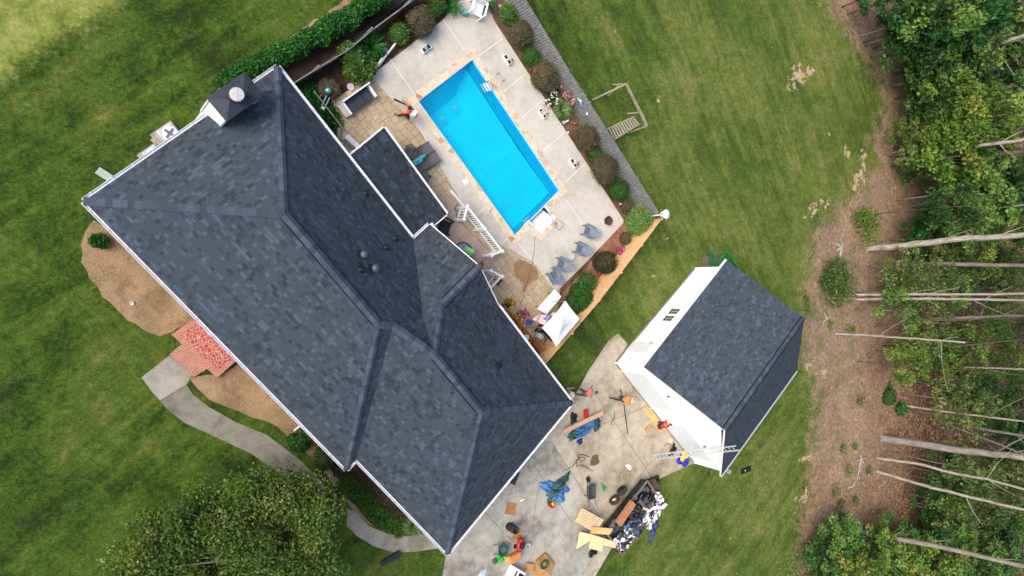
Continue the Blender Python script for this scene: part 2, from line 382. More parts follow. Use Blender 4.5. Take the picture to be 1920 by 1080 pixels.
def arr_mesh(name, V, F4, mat, parent=None, tint=None, smooth=False):
    me = bpy.data.meshes.new(name); n = len(V); m = len(F4); k = F4.shape[1]
    me.vertices.add(n); me.vertices.foreach_set('co', V.astype(np.float32).ravel())
    me.loops.add(m*k); me.loops.foreach_set('vertex_index', F4.astype(np.int32).ravel())
    me.polygons.add(m); me.polygons.foreach_set('loop_start', np.arange(0, m*k, k, dtype=np.int32))
    me.polygons.foreach_set('loop_total', np.full(m, k, dtype=np.int32))
    if tint is not None:
        a = me.attributes.new('tint', 'FLOAT', 'FACE'); a.data.foreach_set('value', tint.astype(np.float32))
    me.update(calc_edges=True); me.materials.append(mat)
    o = bpy.data.objects.new(name, me); col.objects.link(o)
    if parent: o.parent = parent
    return o
def leaf_arrays(P_, size, tint, up=0.45, aspect=0.62, rng=RNG):
    n = len(P_); d = rng.normal(size=(n, 3)); d[:, 2] = np.abs(d[:, 2])+up; d /= np.linalg.norm(d, axis=1)[:, None]
    a = rng.normal(size=(n, 3)); a -= (a*d).sum(1)[:, None]*d; a /= np.linalg.norm(a, axis=1)[:, None]; b = np.cross(d, a)
    s = (size*(0.7+0.6*rng.random(n)))[:, None]
    V = np.stack([P_-a*s, P_-b*s*aspect, P_+a*s, P_+b*s*aspect], 1).reshape(-1, 3)
    F_ = np.arange(4*n).reshape(-1, 4); return V, F_, tint
def crown_points(n, lobes, rng=RNG, shell=0.55):
    """leaf positions spread through several lobes: (x,y,z,rx,ry,rz)"""
    L = np.array(lobes); vol = L[:, 3]*L[:, 4]*L[:, 5]; idx = rng.choice(len(L), n, p=vol**.75/(vol**.75).sum())
    d = rng.normal(size=(n, 3)); d /= np.linalg.norm(d, axis=1)[:, None]
    r = (shell+(1-shell)*rng.random(n)**.6)[:, None]; r *= 1+0.12*rng.normal(size=(n, 1))
    P_ = L[idx, :3]+d*r*L[idx, 3:6]
    return P_, idx
def foliage(name, lobes, n, size, mat, parent=None, rng=RNG, up=.45, clump=.5, shell=.55, zmin=None):
    P_, idx = crown_points(n, lobes, rng, shell)
    if zmin is not None: P_[:, 2] = np.maximum(P_[:, 2], zmin+0.05*rng.random(n))
    lt = rng.random(len(lobes)); t = np.clip(clump*lt[idx]+(1-clump)*rng.beta(2, 2.6, n), 0, 1)
    return arr_mesh(name, *leaf_arrays(P_, size, t, up, rng=rng)[:2], mat, parent, t)

# ------------------------------------------------------------------ ground sheet
def seg_dist(P_, poly, closed=True):
    X = P_[:, 0]; Y = P_[:, 1]; d = np.full(len(P_), 1e9); ins = np.zeros(len(P_), bool); n = len(poly)
    for i in range(n if closed else n-1):
        ax, ay = poly[i][0], poly[i][1]; bx, by = poly[(i+1) % n][0], poly[(i+1) % n][1]
        vx, vy = bx-ax, by-ay; L = vx*vx+vy*vy+1e-12; t = np.clip(((X-ax)*vx+(Y-ay)*vy)/L, 0, 1)
        d = np.minimum(d, np.hypot(X-ax-t*vx, Y-ay-t*vy))
        if closed:
            c = ((ay > Y) != (by > Y)) & (X < (bx-ax)*(Y-ay)/(by-ay+1e-12)+ax); ins ^= c
    return np.where(ins, d, -d) if closed else d
def pxs(pts, h=0): return [at(x, y, h) for x, y in pts]
def sstep(d, w_): return np.clip(d/w_*0.5+0.5, 0, 1)
xs = np.concatenate([np.linspace(-420, -20, 12)[:-1], np.arange(-20, 118, 0.45), np.linspace(118, 620, 12)[1:]])
ys = np.concatenate([np.linspace(-420, -45, 12)[:-1], np.arange(-45, 45, 0.45), np.linspace(45, 420, 12)[1:]])
gx, gy = np.meshgrid(xs, ys); GP = np.stack([gx.ravel(), gy.ravel(), np.zeros(gx.size)], 1)
litter_poly = pxs([(1530,-60),(1560,20),(1600,90),(1640,140),(1672,200),(1650,232),(1640,262),(1645,310),(1600,360),(1560,400),(1530,430),(1510,560),(1510,660),(1520,700),(1530,760),(1520,860),(1515,920),(1505,960),(1495,1020),(1490,1150)])+[Vector((300,-200,0)),Vector((300,200,0))]
deep_poly = pxs([(1600,-60),(1660,40),(1700,120),(1715,200),(1690,260),(1690,330),(1680,400),(1700,450),(1640,520),(1640,600),(1640,700),(1640,780),(1640,880),(1600,960),(1530,990),(1500,1150)])+[Vector((300,-200,0)),Vector((300,200,0))]
lit = sstep(seg_dist(GP, litter_poly), 5.0); deep = sstep(seg_dist(GP, deep_poly)-1.5, 10.0)
light_poly = pxs([(0,150),(60,105),(140,58),(215,15),(250,-30),(-300,-300),(-400,200)])
lightg = sstep(seg_dist(GP, light_poly), 1.0)
def blobs(lst):
    o = np.zeros(len(GP))
    for x, y, rx, ry, a in lst:
        c = at(x, y); e = at(x+rx, y)-c; f = at(x, y+ry)-c; A = e.length; B = f.length
        dx = GP[:, 0]-c.x; dy = GP[:, 1]-c.y; ca, sa = math.cos(R(a)), math.sin(R(a)); u = (dx*ca+dy*sa)/A; v = (-dx*sa+dy*ca)/B
        o = np.maximum(o, np.clip(1.12-np.hypot(u, v)*0.62, 0, 1))
    return o
bare = blobs([(1498,140,26,22,20),(1485,158,13,16,0),(1520,128,14,10,0),(1156,58,6,9,0),(1588,285,7,20,0),(1617,320,9,40,0),(1604,345,10,20,0),(1524,392,22,13,30),(1552,380,14,10,30),(1510,930,8,20,0),(1495,940,9,12,0),(1511,862,16,10,0),(1660,460,10,8,0),(1540,700,14,12,0),(1515,680,8,20,0),(1237,185,6,9,0),(1228,515,8,6,0),(1249,449,6,5,0),(1555,250,5,5,0),(1350,75,6,5,0),(1618,290,8,12,0)])
gm_lit = np.stack([lit, deep, lightg], 1)
nx, ny = len(xs), len(ys); ii = np.arange(nx*ny).reshape(ny, nx)
# basin opening is left out of the sheet where the pool lies
poolq = pxs([(782,190),(886,110),(1050,357),(965,443)])
sx_ = pxs([(988,414),(1020,387),(1039,411),(1013,437)])
Q = np.stack([ii[:-1, :-1].ravel(), ii[:-1, 1:].ravel(), ii[1:, 1:].ravel(), ii[1:, :-1].ravel()], 1)
cen = GP[Q].mean(1); keep = (seg_dist(cen, poolq) < -0.33) & (seg_dist(cen, sx_) < -0.33)
Q = Q[keep]
def groundmat():
    t = NT('lawn', 0.9, 0.15); g = t.geo()
    big = t.noise(g, 0.16, 5, 0.6, 0.4); med = t.noise(g, 0.75, 6, 0.66, 0.5); fine = t.noise(g, 5.5, 5, 0.7); grain = t.noise(g, 22, 3, 0.75)
    def streak(deg): return t.noise(t.mapping(t.mapping(g, rot=(0, 0, R(-deg))), scale=(0.13, 1.1, 1)), 1.0, 5, 0.65)
    sx0 = t.n('ShaderNodeSeparateXYZ'); t.l(g, sx0.inputs[0]); side = t.math('MULTIPLY', t.math('GREATER_THAN', sx0.outputs[0], 24), t.math('GREATER_THAN', t.math('ADD', sx0.outputs[1], t.math('MULTIPLY', sx0.outputs[0], -0.12)), -8))
    st = t.mix(side, streak(40), streak(-58))
    k = t.math('ADD', t.math('ADD', t.math('MULTIPLY', big, 0.25), t.math('MULTIPLY', med, 0.22)), t.math('ADD', t.math('MULTIPLY', fine, 0.25), t.math('MULTIPLY', st, 0.26)))
    sx = t.n('ShaderNodeSeparateXYZ'); t.l(g, sx.inputs[0])
    gr = t.ramp(k, [(0.42, C(48,62,22)), (0.465, C(62,88,28)), (0.5, C(78,106,34)), (0.54, C(98,114,44)), (0.595, C(128,128,64))])
    # lawn beyond the pool is drier than the front lawn
    dry = t.ramp(k, [(0.42, C(76,92,36)), (0.475, C(92,114,44)), (0.52, C(112,126,56)), (0.58, C(140,138,80))])
    mr = t.n('ShaderNodeMapRange'); t.l(sx.outputs[0], mr.inputs[0]); mr.inputs[1].default_value = 24; mr.inputs[2].default_value = 36
    gr = t.mix(mr.outputs[0], gr, dry)
    gr = t.mix(0.9, gr, t.ramp(grain, [(0.34, g1(0.5)), (0.66, g1(1.4))]), 'MULTIPLY')
    gr = t.mix(0.6, gr, t.ramp(t.noise(g, 2.6, 5, .75), [(0.38, g1(0.6)), (0.62, g1(1.3))]), 'MULTIPLY')
    gr = t.mix(0.5, gr, t.ramp(t.noise(g, 60, 2, .8), [(0.3, g1(0.6)), (0.7, g1(1.35))]), 'MULTIPLY')
    m = t.attr('masks'); sp = t.n('ShaderNodeSeparateColor'); t.l(m.outputs['Color'], sp.inputs[0])
    lg = t.ramp(t.math('ADD', t.math('MULTIPLY', med, .6), t.math('MULTIPLY', fine, .4)), [(0.38, C(104,120,48)), (0.5, C(140,152,72)), (0.62, C(176,176,108))])
    lg = t.mix(0.5, lg, t.ramp(grain, [(0.3, g1(0.7)), (0.7, g1(1.2))]), 'MULTIPLY')
    def mask(ch, soft=0.12, amt=0.7):
        e = t.math('ADD', ch, t.math('MULTIPLY', t.math('SUBTRACT', t.math('ADD', t.math('MULTIPLY', fine, .5), t.math('MULTIPLY', med, .5)), 0.5), amt))
        return t.ramp(e, [(0.5-soft, g1(0)), (0.5+soft, g1(1))])
    gr = t.mix(mask(sp.outputs[2], .2), gr, lg)
    tan = t.ramp(t.math('ADD', t.math('MULTIPLY', t.noise(g, 3, 6, .7), .6), t.math('MULTIPLY', grain, .4)), [(0.34, C(110,92,76)), (0.5, C(160,134,112)), (0.66, C(202,176,152))])
    tan = t.mix(.8, tan, t.ramp(t.noise(g, 0.33, 6, .7, .8), [(0.36, g1(0.72)), (0.62, g1(1.18))]), 'MULTIPLY')
    v = t.n('ShaderNodeTexVoronoi'); t.l(g, v.inputs['Vector']); v.inputs['Scale'].default_value = 7
    spv = t.n('ShaderNodeSeparateColor'); t.l(v.outputs['Color'], spv.inputs[0])
    lt = t.ramp(spv.outputs[0], [(0.0, C(80,56,40)), (0.4, C(122,88,66)), (0.75, C(152,116,90)), (0.96, C(190,162,136))])
    lt = t.mix(0.6, lt, t.ramp(t.noise(g, 0.8, 5), [(0.3, g1(0.6)), (0.7, g1(1.3))]), 'MULTIPLY')
    lt = t.mix(t.ramp(t.noise(g, 0.55, 5, .7, 1.0), [(0.6, g1(0)), (0.68, g1(.8))]), lt, C(96,110,54))
    tan = t.mix(t.ramp(t.noise(g, 0.4, 5, .7, 1.0), [(0.54, g1(0)), (0.64, g1(.75))]), tan, C(104,116,60))
    dirt = t.mix(mask(sp.outputs[1], .3, 1.3), tan, lt)
    gr = t.mix(mask(sp.outputs[0], .1, 1.5), gr, dirt)
    bm = t.attr('bare').outputs['Fac']; pale = t.ramp(fine, [(0.3, C(180,152,120)), (0.7, C(214,188,158))])
    gr = t.mix(t.ramp(t.math('MULTIPLY', bm, t.math('ADD', 0.62, t.math('MULTIPLY', t.math('SUBTRACT', t.math('ADD', t.math('MULTIPLY', fine, .35), t.math('MULTIPLY', t.noise(g, 1.6, 5, .6), .65)), 0.5), 4.5))), [(0.46, g1(0)), (0.56, g1(1))]), gr, pale)
    t.base(gr); t.bump(t.math('ADD', grain, fine), 0.7, 0.06); return t.m
m_ground = groundmat()
gnd = arr_mesh('ground', GP, Q, m_ground); tag(gnd, kind='structure')
a = gnd.data.attributes.new('masks', 'FLOAT_COLOR', 'POINT'); a.data.foreach_set('color', np.concatenate([gm_lit, np.ones((len(GP), 1))], 1).astype(np.float32).ravel())
a = gnd.data.attributes.new('bare', 'FLOAT', 'POINT'); a.data.foreach_set('value', bare.astype(np.float32))

def smooth_poly(pts, n=4):
    out = []; N = len(pts)
    for i in range(N):
        p0, p1, p2, p3 = pts[i-1], pts[i], pts[(i+1) % N], pts[(i+2) % N]
        for k in range(n):
            t = k/n; q = [0.5*((2*p1[j])+(-p0[j]+p2[j])*t+(2*p0[j]-5*p1[j]+4*p2[j]-p3[j])*t*t+(-p0[j]+3*p1[j]-3*p2[j]+p3[j])*t**3) for j in (0, 1)]
            out.append(tuple(q))
    return out
def rough_edge(pts, step=0.35, amp=0.06):
    out = []
    for i in range(len(pts)):
        a, b = Vector(pts[i][:2]), Vector(pts[(i+1) % len(pts)][:2]); n = max(1, int((b-a).length/step))
        for k in range(n): out.append(a.lerp(b, k/n)+Vector((random.uniform(-amp, amp), random.uniform(-amp, amp))))
    return out
def slab(name, pixels, z, mat, z0=-0.06, rough=0.0, smooth=0, kind='structure', hole=None):
    p = smooth_poly(pixels, smooth) if smooth else pixels
    w_ = pxs(p)
    if rough: w_ = rough_edge(w_, .35, rough)
    bm = bmesh.new(); vs = [bm.verts.new((q[0], q[1], z)) for q in w_]; f = bm.faces.new(vs)
    if f.normal.z < 0: f.normal_flip()
    if hole:
        pass
    r = bmesh.ops.extrude_face_region(bm, geom=[f]); 
    for v in r['geom']:
        if isinstance(v, bmesh.types.BMVert): v.co.z = z0
    bmesh.ops.recalc_face_normals(bm, faces=bm.faces)
    bmesh.ops.triangulate(bm, faces=[q for q in bm.faces if len(q.verts) > 4])
    me = bpy.data.meshes.new(name); bm.to_mesh(me); bm.free(); me.materials.append(mat)
    o = bpy.data.objects.new(name, me); col.objects.link(o); tag(o, kind=kind); return o
def cut(o, poly_list, zt=0.5, zb=-0.3):
    """cut the pool's opening out of a slab (real boolean, applied)"""
    for poly in poly_list:
        mb = MB(); mb.prism(poly, zb, zt); c = mb.build('cutter', m_white)
        m = o.modifiers.new('b', 'BOOLEAN'); m.object = c; m.operation = 'DIFFERENCE'; m.solver = 'EXACT'
        dg = bpy.context.evaluated_depsgraph_get(); me = bpy.data.meshes.new_from_object(o.evaluated_get(dg))
        o.modifiers.clear(); o.data = me; bpy.data.objects.remove(c)
def strip(mb, a, b, w_, z):
    a, b = Vector(a), Vector(b); d = (b-a).normalized(); n = Vector((-d.y, d.x, 0))*w_/2
    mb.add([(a+n).to_3d() if 0 else (a.x+n.x, a.y+n.y, z), (a.x-n.x, a.y-n.y, z), (b.x-n.x, b.y-n.y, z), (b.x+n.x, b.y+n.y, z)], [(0, 1, 2, 3)])
# yard surfaces
yard = slab('mulch_yard', [(540,165),(620,108),(775,-15),(960,-15),(1196,404),(1190,418),(1010,650),(960,640),(700,330),(590,190)], 0.012, m_mulch, rough=.05)
slab('dark_soil_strip', [(548,158),(620,106),(780,-15),(700,-15),(560,90),(520,120)], 0.010, m_darkmulch, rough=.08)
slab('dark_mulch_bed', [(556,160),(640,106),(750,28),(800,-5),(850,-8),(838,30),(770,78),(696,140),(616,192)], 0.018, m_darkmulch, rough=.05)
slab('red_mulch_bed', [(1160,420),(1196,405),(1190,425),(1085,600),(1045,560),(1100,500)], 0.018, m_redmulch, rough=.06)
slab('gravel_patch', [(632,262),(655,262),(685,290),(665,320),(640,290)], 0.020, m_gravel, rough=.04)
slab('dirt_path', [(352,236),(380,208),(398,178),(417,147),(500,97),(570,52),(636,8),(660,-14),(700,-12),(560,88),(480,150),(420,205)], 0.010, m_bedsoil, rough=.08)
slab('front_flower_bed', [(177,412),(162,432),(153,460),(155,490),(168,520),(195,555),(240,600),(275,622),(300,630),(322,624),(335,612),(400,640),(330,520)], 0.012, m_bedsoil, rough=.06)
slab('lower_flower_bed', [(352,706),(405,704),(450,680),(560,760),(640,850),(700,880),(790,985),(740,1000),(690,985),(648,940),(600,870),(520,800),(440,768),(392,750)], 0.012, m_bedsoil, rough=.06, smooth=0)
slab('shade_soil_strip', [(640,862),(668,862),(800,990),(784,985),(740,1000),(700,985),(655,935),(625,880)], 0.016, m_darkmulch, rough=.05)
pav = slab('paver_patio', [(612,196),(694,143),(775,225),(790,255),(870,375),(945,455),(1005,485),(1050,545),(1040,600),(1010,660),(900,600),(760,430),(640,270)], 0.030, m_paver)
deckc = slab('pool_deck', [(694,143),(762,90),(832,36),(872,-12),(908,-12),(925,38),(1168,412),(1168,418),(1106,484),(1042,548),(1000,492),(940,460),(905,440),(862,375),(783,240)], 0.050, m_deckcon)
cut(yard, [poolq, sx_]); cut(pav, [poolq]); cut(deckc, [poolq, sx_])
mb = MB()
for a, b in (((731,112),(775,175)),((830,36),(870,95)),((942,72),(897,105)),((985,139),(943,172)),((1017,188),(976,222)),((1056,250),(1018,283)),((1095,308),(1058,343)),((1060,375),(1122,465)),((910,388),(890,405)),((950,448),(925,470)),((972,458),(1005,497))):
    strip(mb, at(*a), at(*b), 0.045, 0.054)
tag(mb.build('expansion_joint_lines', m_joint), kind='structure')
for nm, px_, m_ in (('driveway', [(1158,625),(1176,645),(1165,665),(1154,682),(1240,790),(1301,868),(1230,900),(1190,952),(1110,1090),(830,1090),(838,1045),(1030,800),(1085,730),(1100,700),(1140,640)], m_drive),
                    ('old_driveway', [(1032,826),(1140,1000),(1085,1092),(828,1092),(836,1040),(860,1010),(1010,830)], m_drive2)):
    slab(nm, px_, 0.03 if nm == 'driveway' else 0.036, m_)
mb = MB()
for a, b in (((1110,730),(1225,900)),((1032,826),(1140,995)),((1140,1000),(1082,1092)),((1130,795),(1215,760)),((1190,905),(1215,870)),((1000,870),(1075,985)),((900,950),(945,1000)),((1010,905),(1000,970))):
    strip(mb, at(*a), at(*b), 0.035, 0.044)
tag(mb.build('driveway_joint_lines', m_djoint), kind='structure')
slab('front_path', [(265,708),(318,666),(362,702),(352,708),(350,722),(362,740),(395,765),(440,790),(500,815),(560,860),(600,900),(640,960),(590,965),(560,930),(520,885),(470,850),(410,822),(345,792),(312,766),(285,735)], 0.03, m_path)
slab('lower_path', [(652,955),(664,958),(690,985),(725,1000),(765,1005),(800,998),(830,1010),(845,1020),(820,1028),(780,1034),(740,1036),(700,1024),(668,1004),(650,985)], 0.03, m_path2)
slab('path_landing', [(266,707),(317,668),(360,703),(352,718),(300,750),(285,735)], 0.034, m_path2)
slab('rear_slab', [(1303,505),(1318,482),(1334,461),(1352,485),(1352,520),(1320,540)], 0.03, m_slab)

# ------------------------------------------------------------------ pool
def V3(v, z): return Vector((v[0], v[1], z))
pc = [V3(p, 0) for p in poolq]            # nw-left, n, east, south
A0, B0, C0, D0 = pc                        # A0-B0 deep end, D0-C0 shallow end
def pq(s, t, z): return V3(A0.lerp(B0, s).lerp(D0.lerp(C0, s), t), z)
pool = thing('swimming_pool', 'long rectangular swimming pool with bright blue liner and tan flagstone edge', 'swimming pool', (0,0,0))
mb = MB(); dS, dM, dD = -.82, -1.1, -1.95
# wall ring
outer = [pq(0,0,.04), pq(1,0,.04), pq(1,1,.04), pq(0,1,.04)]
top = [(0,0),(1,0),(1,1),(0,1)]
ledge = [(.04,.02,dS),(.94,.02,dS),(.94,.985,dS),(.04,.985,dS)]
for i in range(4):
    a, b = top[i], top[(i+1) % 4]; c, d = ledge[(i+1) % 4], ledge[i]
    mb.face([pq(*a,.04), pq(*b,.04), pq(c[0],c[1],c[2]), pq(d[0],d[1],d[2])])
mb.build('liner_wall', m_linerwall, pool)
mb = MB()
hop = [pq(.24,.13,dD), pq(.74,.13,dD), pq(.74,.24,dD), pq(.24,.24,dD)]
L0, L1, L2, L3 = pq(.04,.02,dS), pq(.94,.02,dS), pq(.94,.985,dS), pq(.04,.985,dS)
M0, M1 = pq(.04,.60,dS-.08), pq(.94,.60,dS-.08)
for q in ([hop[0],hop[1],hop[2],hop[3]], [L0,L1,hop[1],hop[0]], [L1,M1,hop[2],hop[1]], [hop[3],hop[2],M1,M0], [L0,hop[0],hop[3],M0], [M0,M1,L2,L3]): mb.face(q)
mb.build('liner_floor', m_liner, pool)
for q_ in ((853,202),(829,222)): mb = MB(); mb.lathe([(.13,0),(.12,.03),(0,.03)], at(*q_,-1.25), 16); mb.build('pool_fitting', plain('pale_fitting', C(200,230,240), .4), pool)
mb = MB(); mb.face([pq(0,0,-.12), pq(1,0,-.12), pq(1,1,-.12), pq(0,1,-.12)]); mb.build('water', m_water, pool)
# coping: stones with an irregular outer edge
def offset_poly(poly, d):
    out = []; n = len(poly); cx = sum(p.x for p in poly)/n; cy = sum(p.y for p in poly)/n
    sgn = 1 if sum(poly[i].x*poly[(i+1) % n].y-poly[(i+1) % n].x*poly[i].y for i in range(n)) > 0 else -1
    for i in range(n):
        a, b, c = poly[i-1], poly[i], poly[(i+1) % n]; e = (b-a).normalized(); f = (c-b).normalized()
        n1 = Vector((e.y, -e.x, 0))*sgn; n2 = Vector((f.y, -f.x, 0))*sgn; m = (n1+n2); m /= max(.3, m.length_squared)/2 if 0 else 1; m = m/(1+n1.dot(n2))
        out.append(b+m*d)
    return out
sgnp = sum(pc[i].x*pc[(i+1) % 4].y-pc[(i+1) % 4].x*pc[i].y for i in range(4))
steps_w = [V3(p, 0) for p in sx_]
ringpoly = [A0, B0, C0, steps_w[1], steps_w[2], steps_w[3], steps_w[0], D0]
outp = offset_poly(ringpoly, 0.42)
mb = MB()
for i in range(8):
    a, b = ringpoly[i], ringpoly[(i+1) % 8]; c, d = outp[(i+1) % 8], outp[i]; n = max(1, int((b-a).length/.33)); jag = [0]+[random.uniform(-.09, .09) for _ in range(n-1)]+[0]
    for k in range(n):
        p, q = a.lerp(b, k/n), a.lerp(b, (k+1)/n); r_, s_ = d.lerp(c, (k+1)/n), d.lerp(c, k/n)
        r_ = r_+(r_-q).normalized()*jag[k+1]; s_ = s_+(s_-p).normalized()*jag[k]
        zt = .085; mb.add([V3(p,zt),V3(q,zt),V3(r_,zt),V3(s_,zt),V3(p,-.02),V3(q,-.02),V3(r_,.03),V3(s_,.03)], [(0,1,2,3),(0,4,5,1),(3,2,6,7)])
mb.build('flagstone_coping', m_coping, pool)
mb = MB(); inn = offset_poly([A0,B0,C0,D0], -.05)
for i in range(4):
    a, b = [A0,B0,C0,D0][i], [A0,B0,C0,D0][(i+1) % 4]; c, d = inn[(i+1) % 4], inn[i]
    mb.add([V3(a,.07),V3(b,.07),V3(c,.07),V3(d,.07),V3(c,-.06),V3(d,-.06)], [(0,1,2,3),(3,2,4,5)])
mb.build('rim_track', plain('pale_rim', C(196,214,224), .4), pool)
# white moulded steps at the shallow end
st = thing('pool_steps', 'white moulded entry steps set into the shallow end of the pool', 'pool steps', (0,0,0))
mb = MB(); s0, s1, s2, s3 = steps_w
for k in range(4):
    t0, t1 = k/4, (k+1)/4; z = -.42+.13*k
    a, b, c, d = s0.lerp(s3, t0), s1.lerp(s2, t0), s1.lerp(s2, t1), s0.lerp(s3, t1)
    mb.prism([a, b, c, d], -1.3, z)
mb.build('step', m_white, st)
mb = MB()
for (a, b) in ((s0, s3), (s3, s2), (s2, s1)): mb.bar(V3(a,.06), V3(b,.06), .07, .1)
mb.build('rim', m_white, st)
hr = thing('pool_handrail', 'bent steel handrail on the flagstones beside the white pool steps', 'handrail', (0,0,0))
mb = MB(); mb.tube([at(1046,430,.05), at(1042,424,.75), at(1030,402,.8), at(1024,398,.3), at(1022,397,-.1)], .025, 8); mb.tube([at(1048,432,.05), at(1058,421,.8), at(1036,403,.85), at(1030,398,.3)], .025, 8)
mb.build('rail', m_steel, hr, smooth=True)
# ladder on the long side
lad = thing('pool_ladder', 'steel pool ladder with white treads on the long east side of the pool', 'pool ladder', (0,0,0))
for k, (e, s_) in enumerate((((930,139),(914,152)), ((940,152),(923,167)))):
    a, b = at(*e), at(*s_); d = (b-a).normalized(); mb = MB()
    mb.tube([a+Vector((0,0,.05)), a+Vector((0,0,.55))+d*.05, a.lerp(b,.3)+Vector((0,0,.72)), b+Vector((0,0,.6)), b+d*.14+Vector((0,0,.1)), b+d*.14+Vector((0,0,-.9))], .024, 8); mb.build('rail', m_steel, lad, smooth=True)
for k in range(3):
    mb = MB(); a = at(914,152,-.02)+Vector((-.12-.12*k,-.12-.04*k,-.1*k)); b = at(923,167,-.02)+Vector((-.12-.12*k,-.12-.04*k,-.1*k)); mb.bar(a, b, .1, .03); mb.build('tread', m_white, lad)
sk = MB(); c = at(873,341,.09); sk.box(c, (.32,.32,.02), heading((782,190),(965,443))); tag(sk.build('skimmer_lid', m_white), 'square white skimmer lid set in the stone edge on the house side of the pool', 'skimmer lid')

# ------------------------------------------------------------------ main house
HO = at(157, 377, 3.0); HO.z = 0
ea = Vector((math.cos(AZ), math.sin(AZ), 0)); eb = Vector((-math.sin(AZ), math.cos(AZ), 0))
def H(u, v, z=0.0): return HO+ea*u+eb*v+Vector((0, 0, z))
def uvof(x, y, h):
    q = at(x, y, h)-HO; return q.dot(ea), q.dot(eb)
ZE, ZR = 3.0, 6.22
house = thing('house', 'large single-storey brick house under a blue-grey shingle hip roof', 'house', (0,0,0))
W_, N_ = H(0,0,ZE), H(0,10.22,ZE); S1, ST, S_ = H(16.6,0,ZE), H(16.6,.66,ZE), H(24.24,.66,ZE)
E_ = H(24.24,11.74,ZE); E2 = H(16.38,11.76,ZE); G_ = H(10.36,10.22,ZE); G2 = H(10.36,11.46,ZE)
R1, R2 = H(5.06,5.11,ZR), H(11.42,5.11,ZR); CC = H(12.05,5.66,5.86); R3, R4 = H(14.45,6.22,6.1), H(18.44,6.2,6.1)
W0, W1 = H(13.36,8.62,4.78), H(13.36,11.5,4.78); VT = H(13.2,7.4,4.74)
faces = dict(north_west=([N_,W_,R1], eb), south_west=([W_,S1,R2,R1], ea), south_east_hip=([S1,ST,CC,R2], eb), second_sw=([ST,S_,R4,R3,CC], ea),
             second_se=([S_,E_,R4], eb), second_ne=([E_,E2,W0,R3,R4], ea), wing_se=([E2,W1,W0], eb), wing_nw=([G_,G2,W1,W0,VT], eb),
             link=([CC,R3,W0,VT], eb), main_ne=([N_,R1,R2,CC,VT,G_], ea))
mb = MB()
for k, (pts, u) in faces.items():
    if len(pts) > 4 or k == 'link':
        # fan triangles keep a slightly warped face closed
        n = Vector((0,0,0))
        for i in range(len(pts)): n += pts[i].cross(pts[(i+1) % len(pts)])
        n.normalize(); n = -n if n.z < 0 else n; uu = (u-n*u.dot(n)).normalized(); vv = n.cross(uu)
        q = pts if sum((pts[i]).cross(pts[(i+1) % len(pts)]).z for i in range(len(pts))) > 0 else pts[::-1]
        mb.add(q, [tuple(range(len(q)))], [[(p.dot(uu), p.dot(vv)) for p in q]])
    else: mb.face(pts, u)
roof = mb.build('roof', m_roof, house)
# the chase notch: roof cut back where the chimney stands
bm_c = MB(); cq = [H(-.6,6.2), H(.66,6.2), H(.66,8.7), H(-.6,8.7)]; bm_c.prism(cq, 2.5, 4.2)
def caps(name, segs, w_=.34, lift=.05):
    for a, b, mode in segs:
        mb = MB(); d = (b-a); L = d.length; n = max(2, int(L/.28)); side = Vector((-d.y, d.x, 0)).normalized(); x = d.normalized(); upv = x.cross(side) if x.cross(side).z > 0 else -x.cross(side)
        for k in range(n):
            p, q = a.lerp(b, k/n), a.lerp(b, min(1, (k+1.25)/n)); lz = lift+.006*(k % 3); dj = random.uniform(-.012, .012)
            h0 = upv*lz; drop = mode
            p0, p1, p2 = p-side*(w_/2+dj)-Vector((0,0,drop))+h0, p+h0*1.3, p+side*(w_/2+dj)-Vector((0,0,drop))+h0
            q0, q1, q2 = q-side*(w_/2+dj)-Vector((0,0,drop))+h0*.6, q+h0*.9, q+side*(w_/2+dj)-Vector((0,0,drop))+h0*.6
            mb.add([p0,p1,p2,q0,q1,q2], [(0,1,4,3),(1,2,5,4)])
            mb.add([p0,p1,p2,p0-h0,p1-h0,p2-h0], [(0,3,4,1),(1,4,5,2)])
        mb.build(name, m_cap, roof)
caps('hip_cap', [(W_,R1,.06),(N_,R1,.06),(S1,R2,.06),(S_,R4,.06),(E_,R4,.06),(R3,W0,.04),(CC,R2,.04)])
caps('ridge_cap', [(W1,W0,.08),(R1,R2,.08)], .40, .1); caps('ridge_cap', [(R3,R4,.08),(CC,R3,.05)], .40, .1)
for a, b, o in ((R1,R2,1),(R3,R4,1),(W1,W0,1)):    # dark slots along both sides of each ridge vent
    d = (b-a).normalized(); side = Vector((-d.y, d.x, 0)).normalized()
    for s_ in (-1, 1):
        mb = MB(); off = side*s_*.215+Vector((0,0,.03-.1)); mb.bar(a+d*.15+off, b-d*.15+off, .035, .09); mb.build('ridge_vent_slot', m_capdark, roof)
def gutter(a, b, out, name='gutter', w_=.13):
    d = (b-a).normalized(); n = Vector(out).normalized(); mb = MB()
    for off, z0, z1, t in ((w_, -.12, .0, .016), (0.012, -.16, -.02, .02)):
        mb.bar(a+n*off+Vector((0,0,(z0+z1)/2)), b+n*off+Vector((0,0,(z0+z1)/2)), t, z1-z0)
    mb.bar(a+n*w_/2+Vector((0,0,-.115)), b+n*w_/2+Vector((0,0,-.115)), w_, .012)
    L = (b-a).length; 
    for k in range(int(L/1.0)): p = a+d*(.4+k*1.0); mb.bar(p+n*0, p+n*(w_+.02)+Vector((0,0,.006)), .03, .012)
    mb.build(name, m_white, roof)
gutter(W_, S1, -eb); gutter(ST, S_, -eb); gutter(N_, H(10.36,10.22,ZE), eb); gutter(E2, E_, eb); gutter(S_, E_, ea)
gutter(H(0,0,ZE), H(0,6.2,ZE), -ea); gutter(H(0,8.75,ZE), N_, -ea); gutter(S1, ST, ea); gutter(H(10.36,10.22,ZE), G2, -ea)
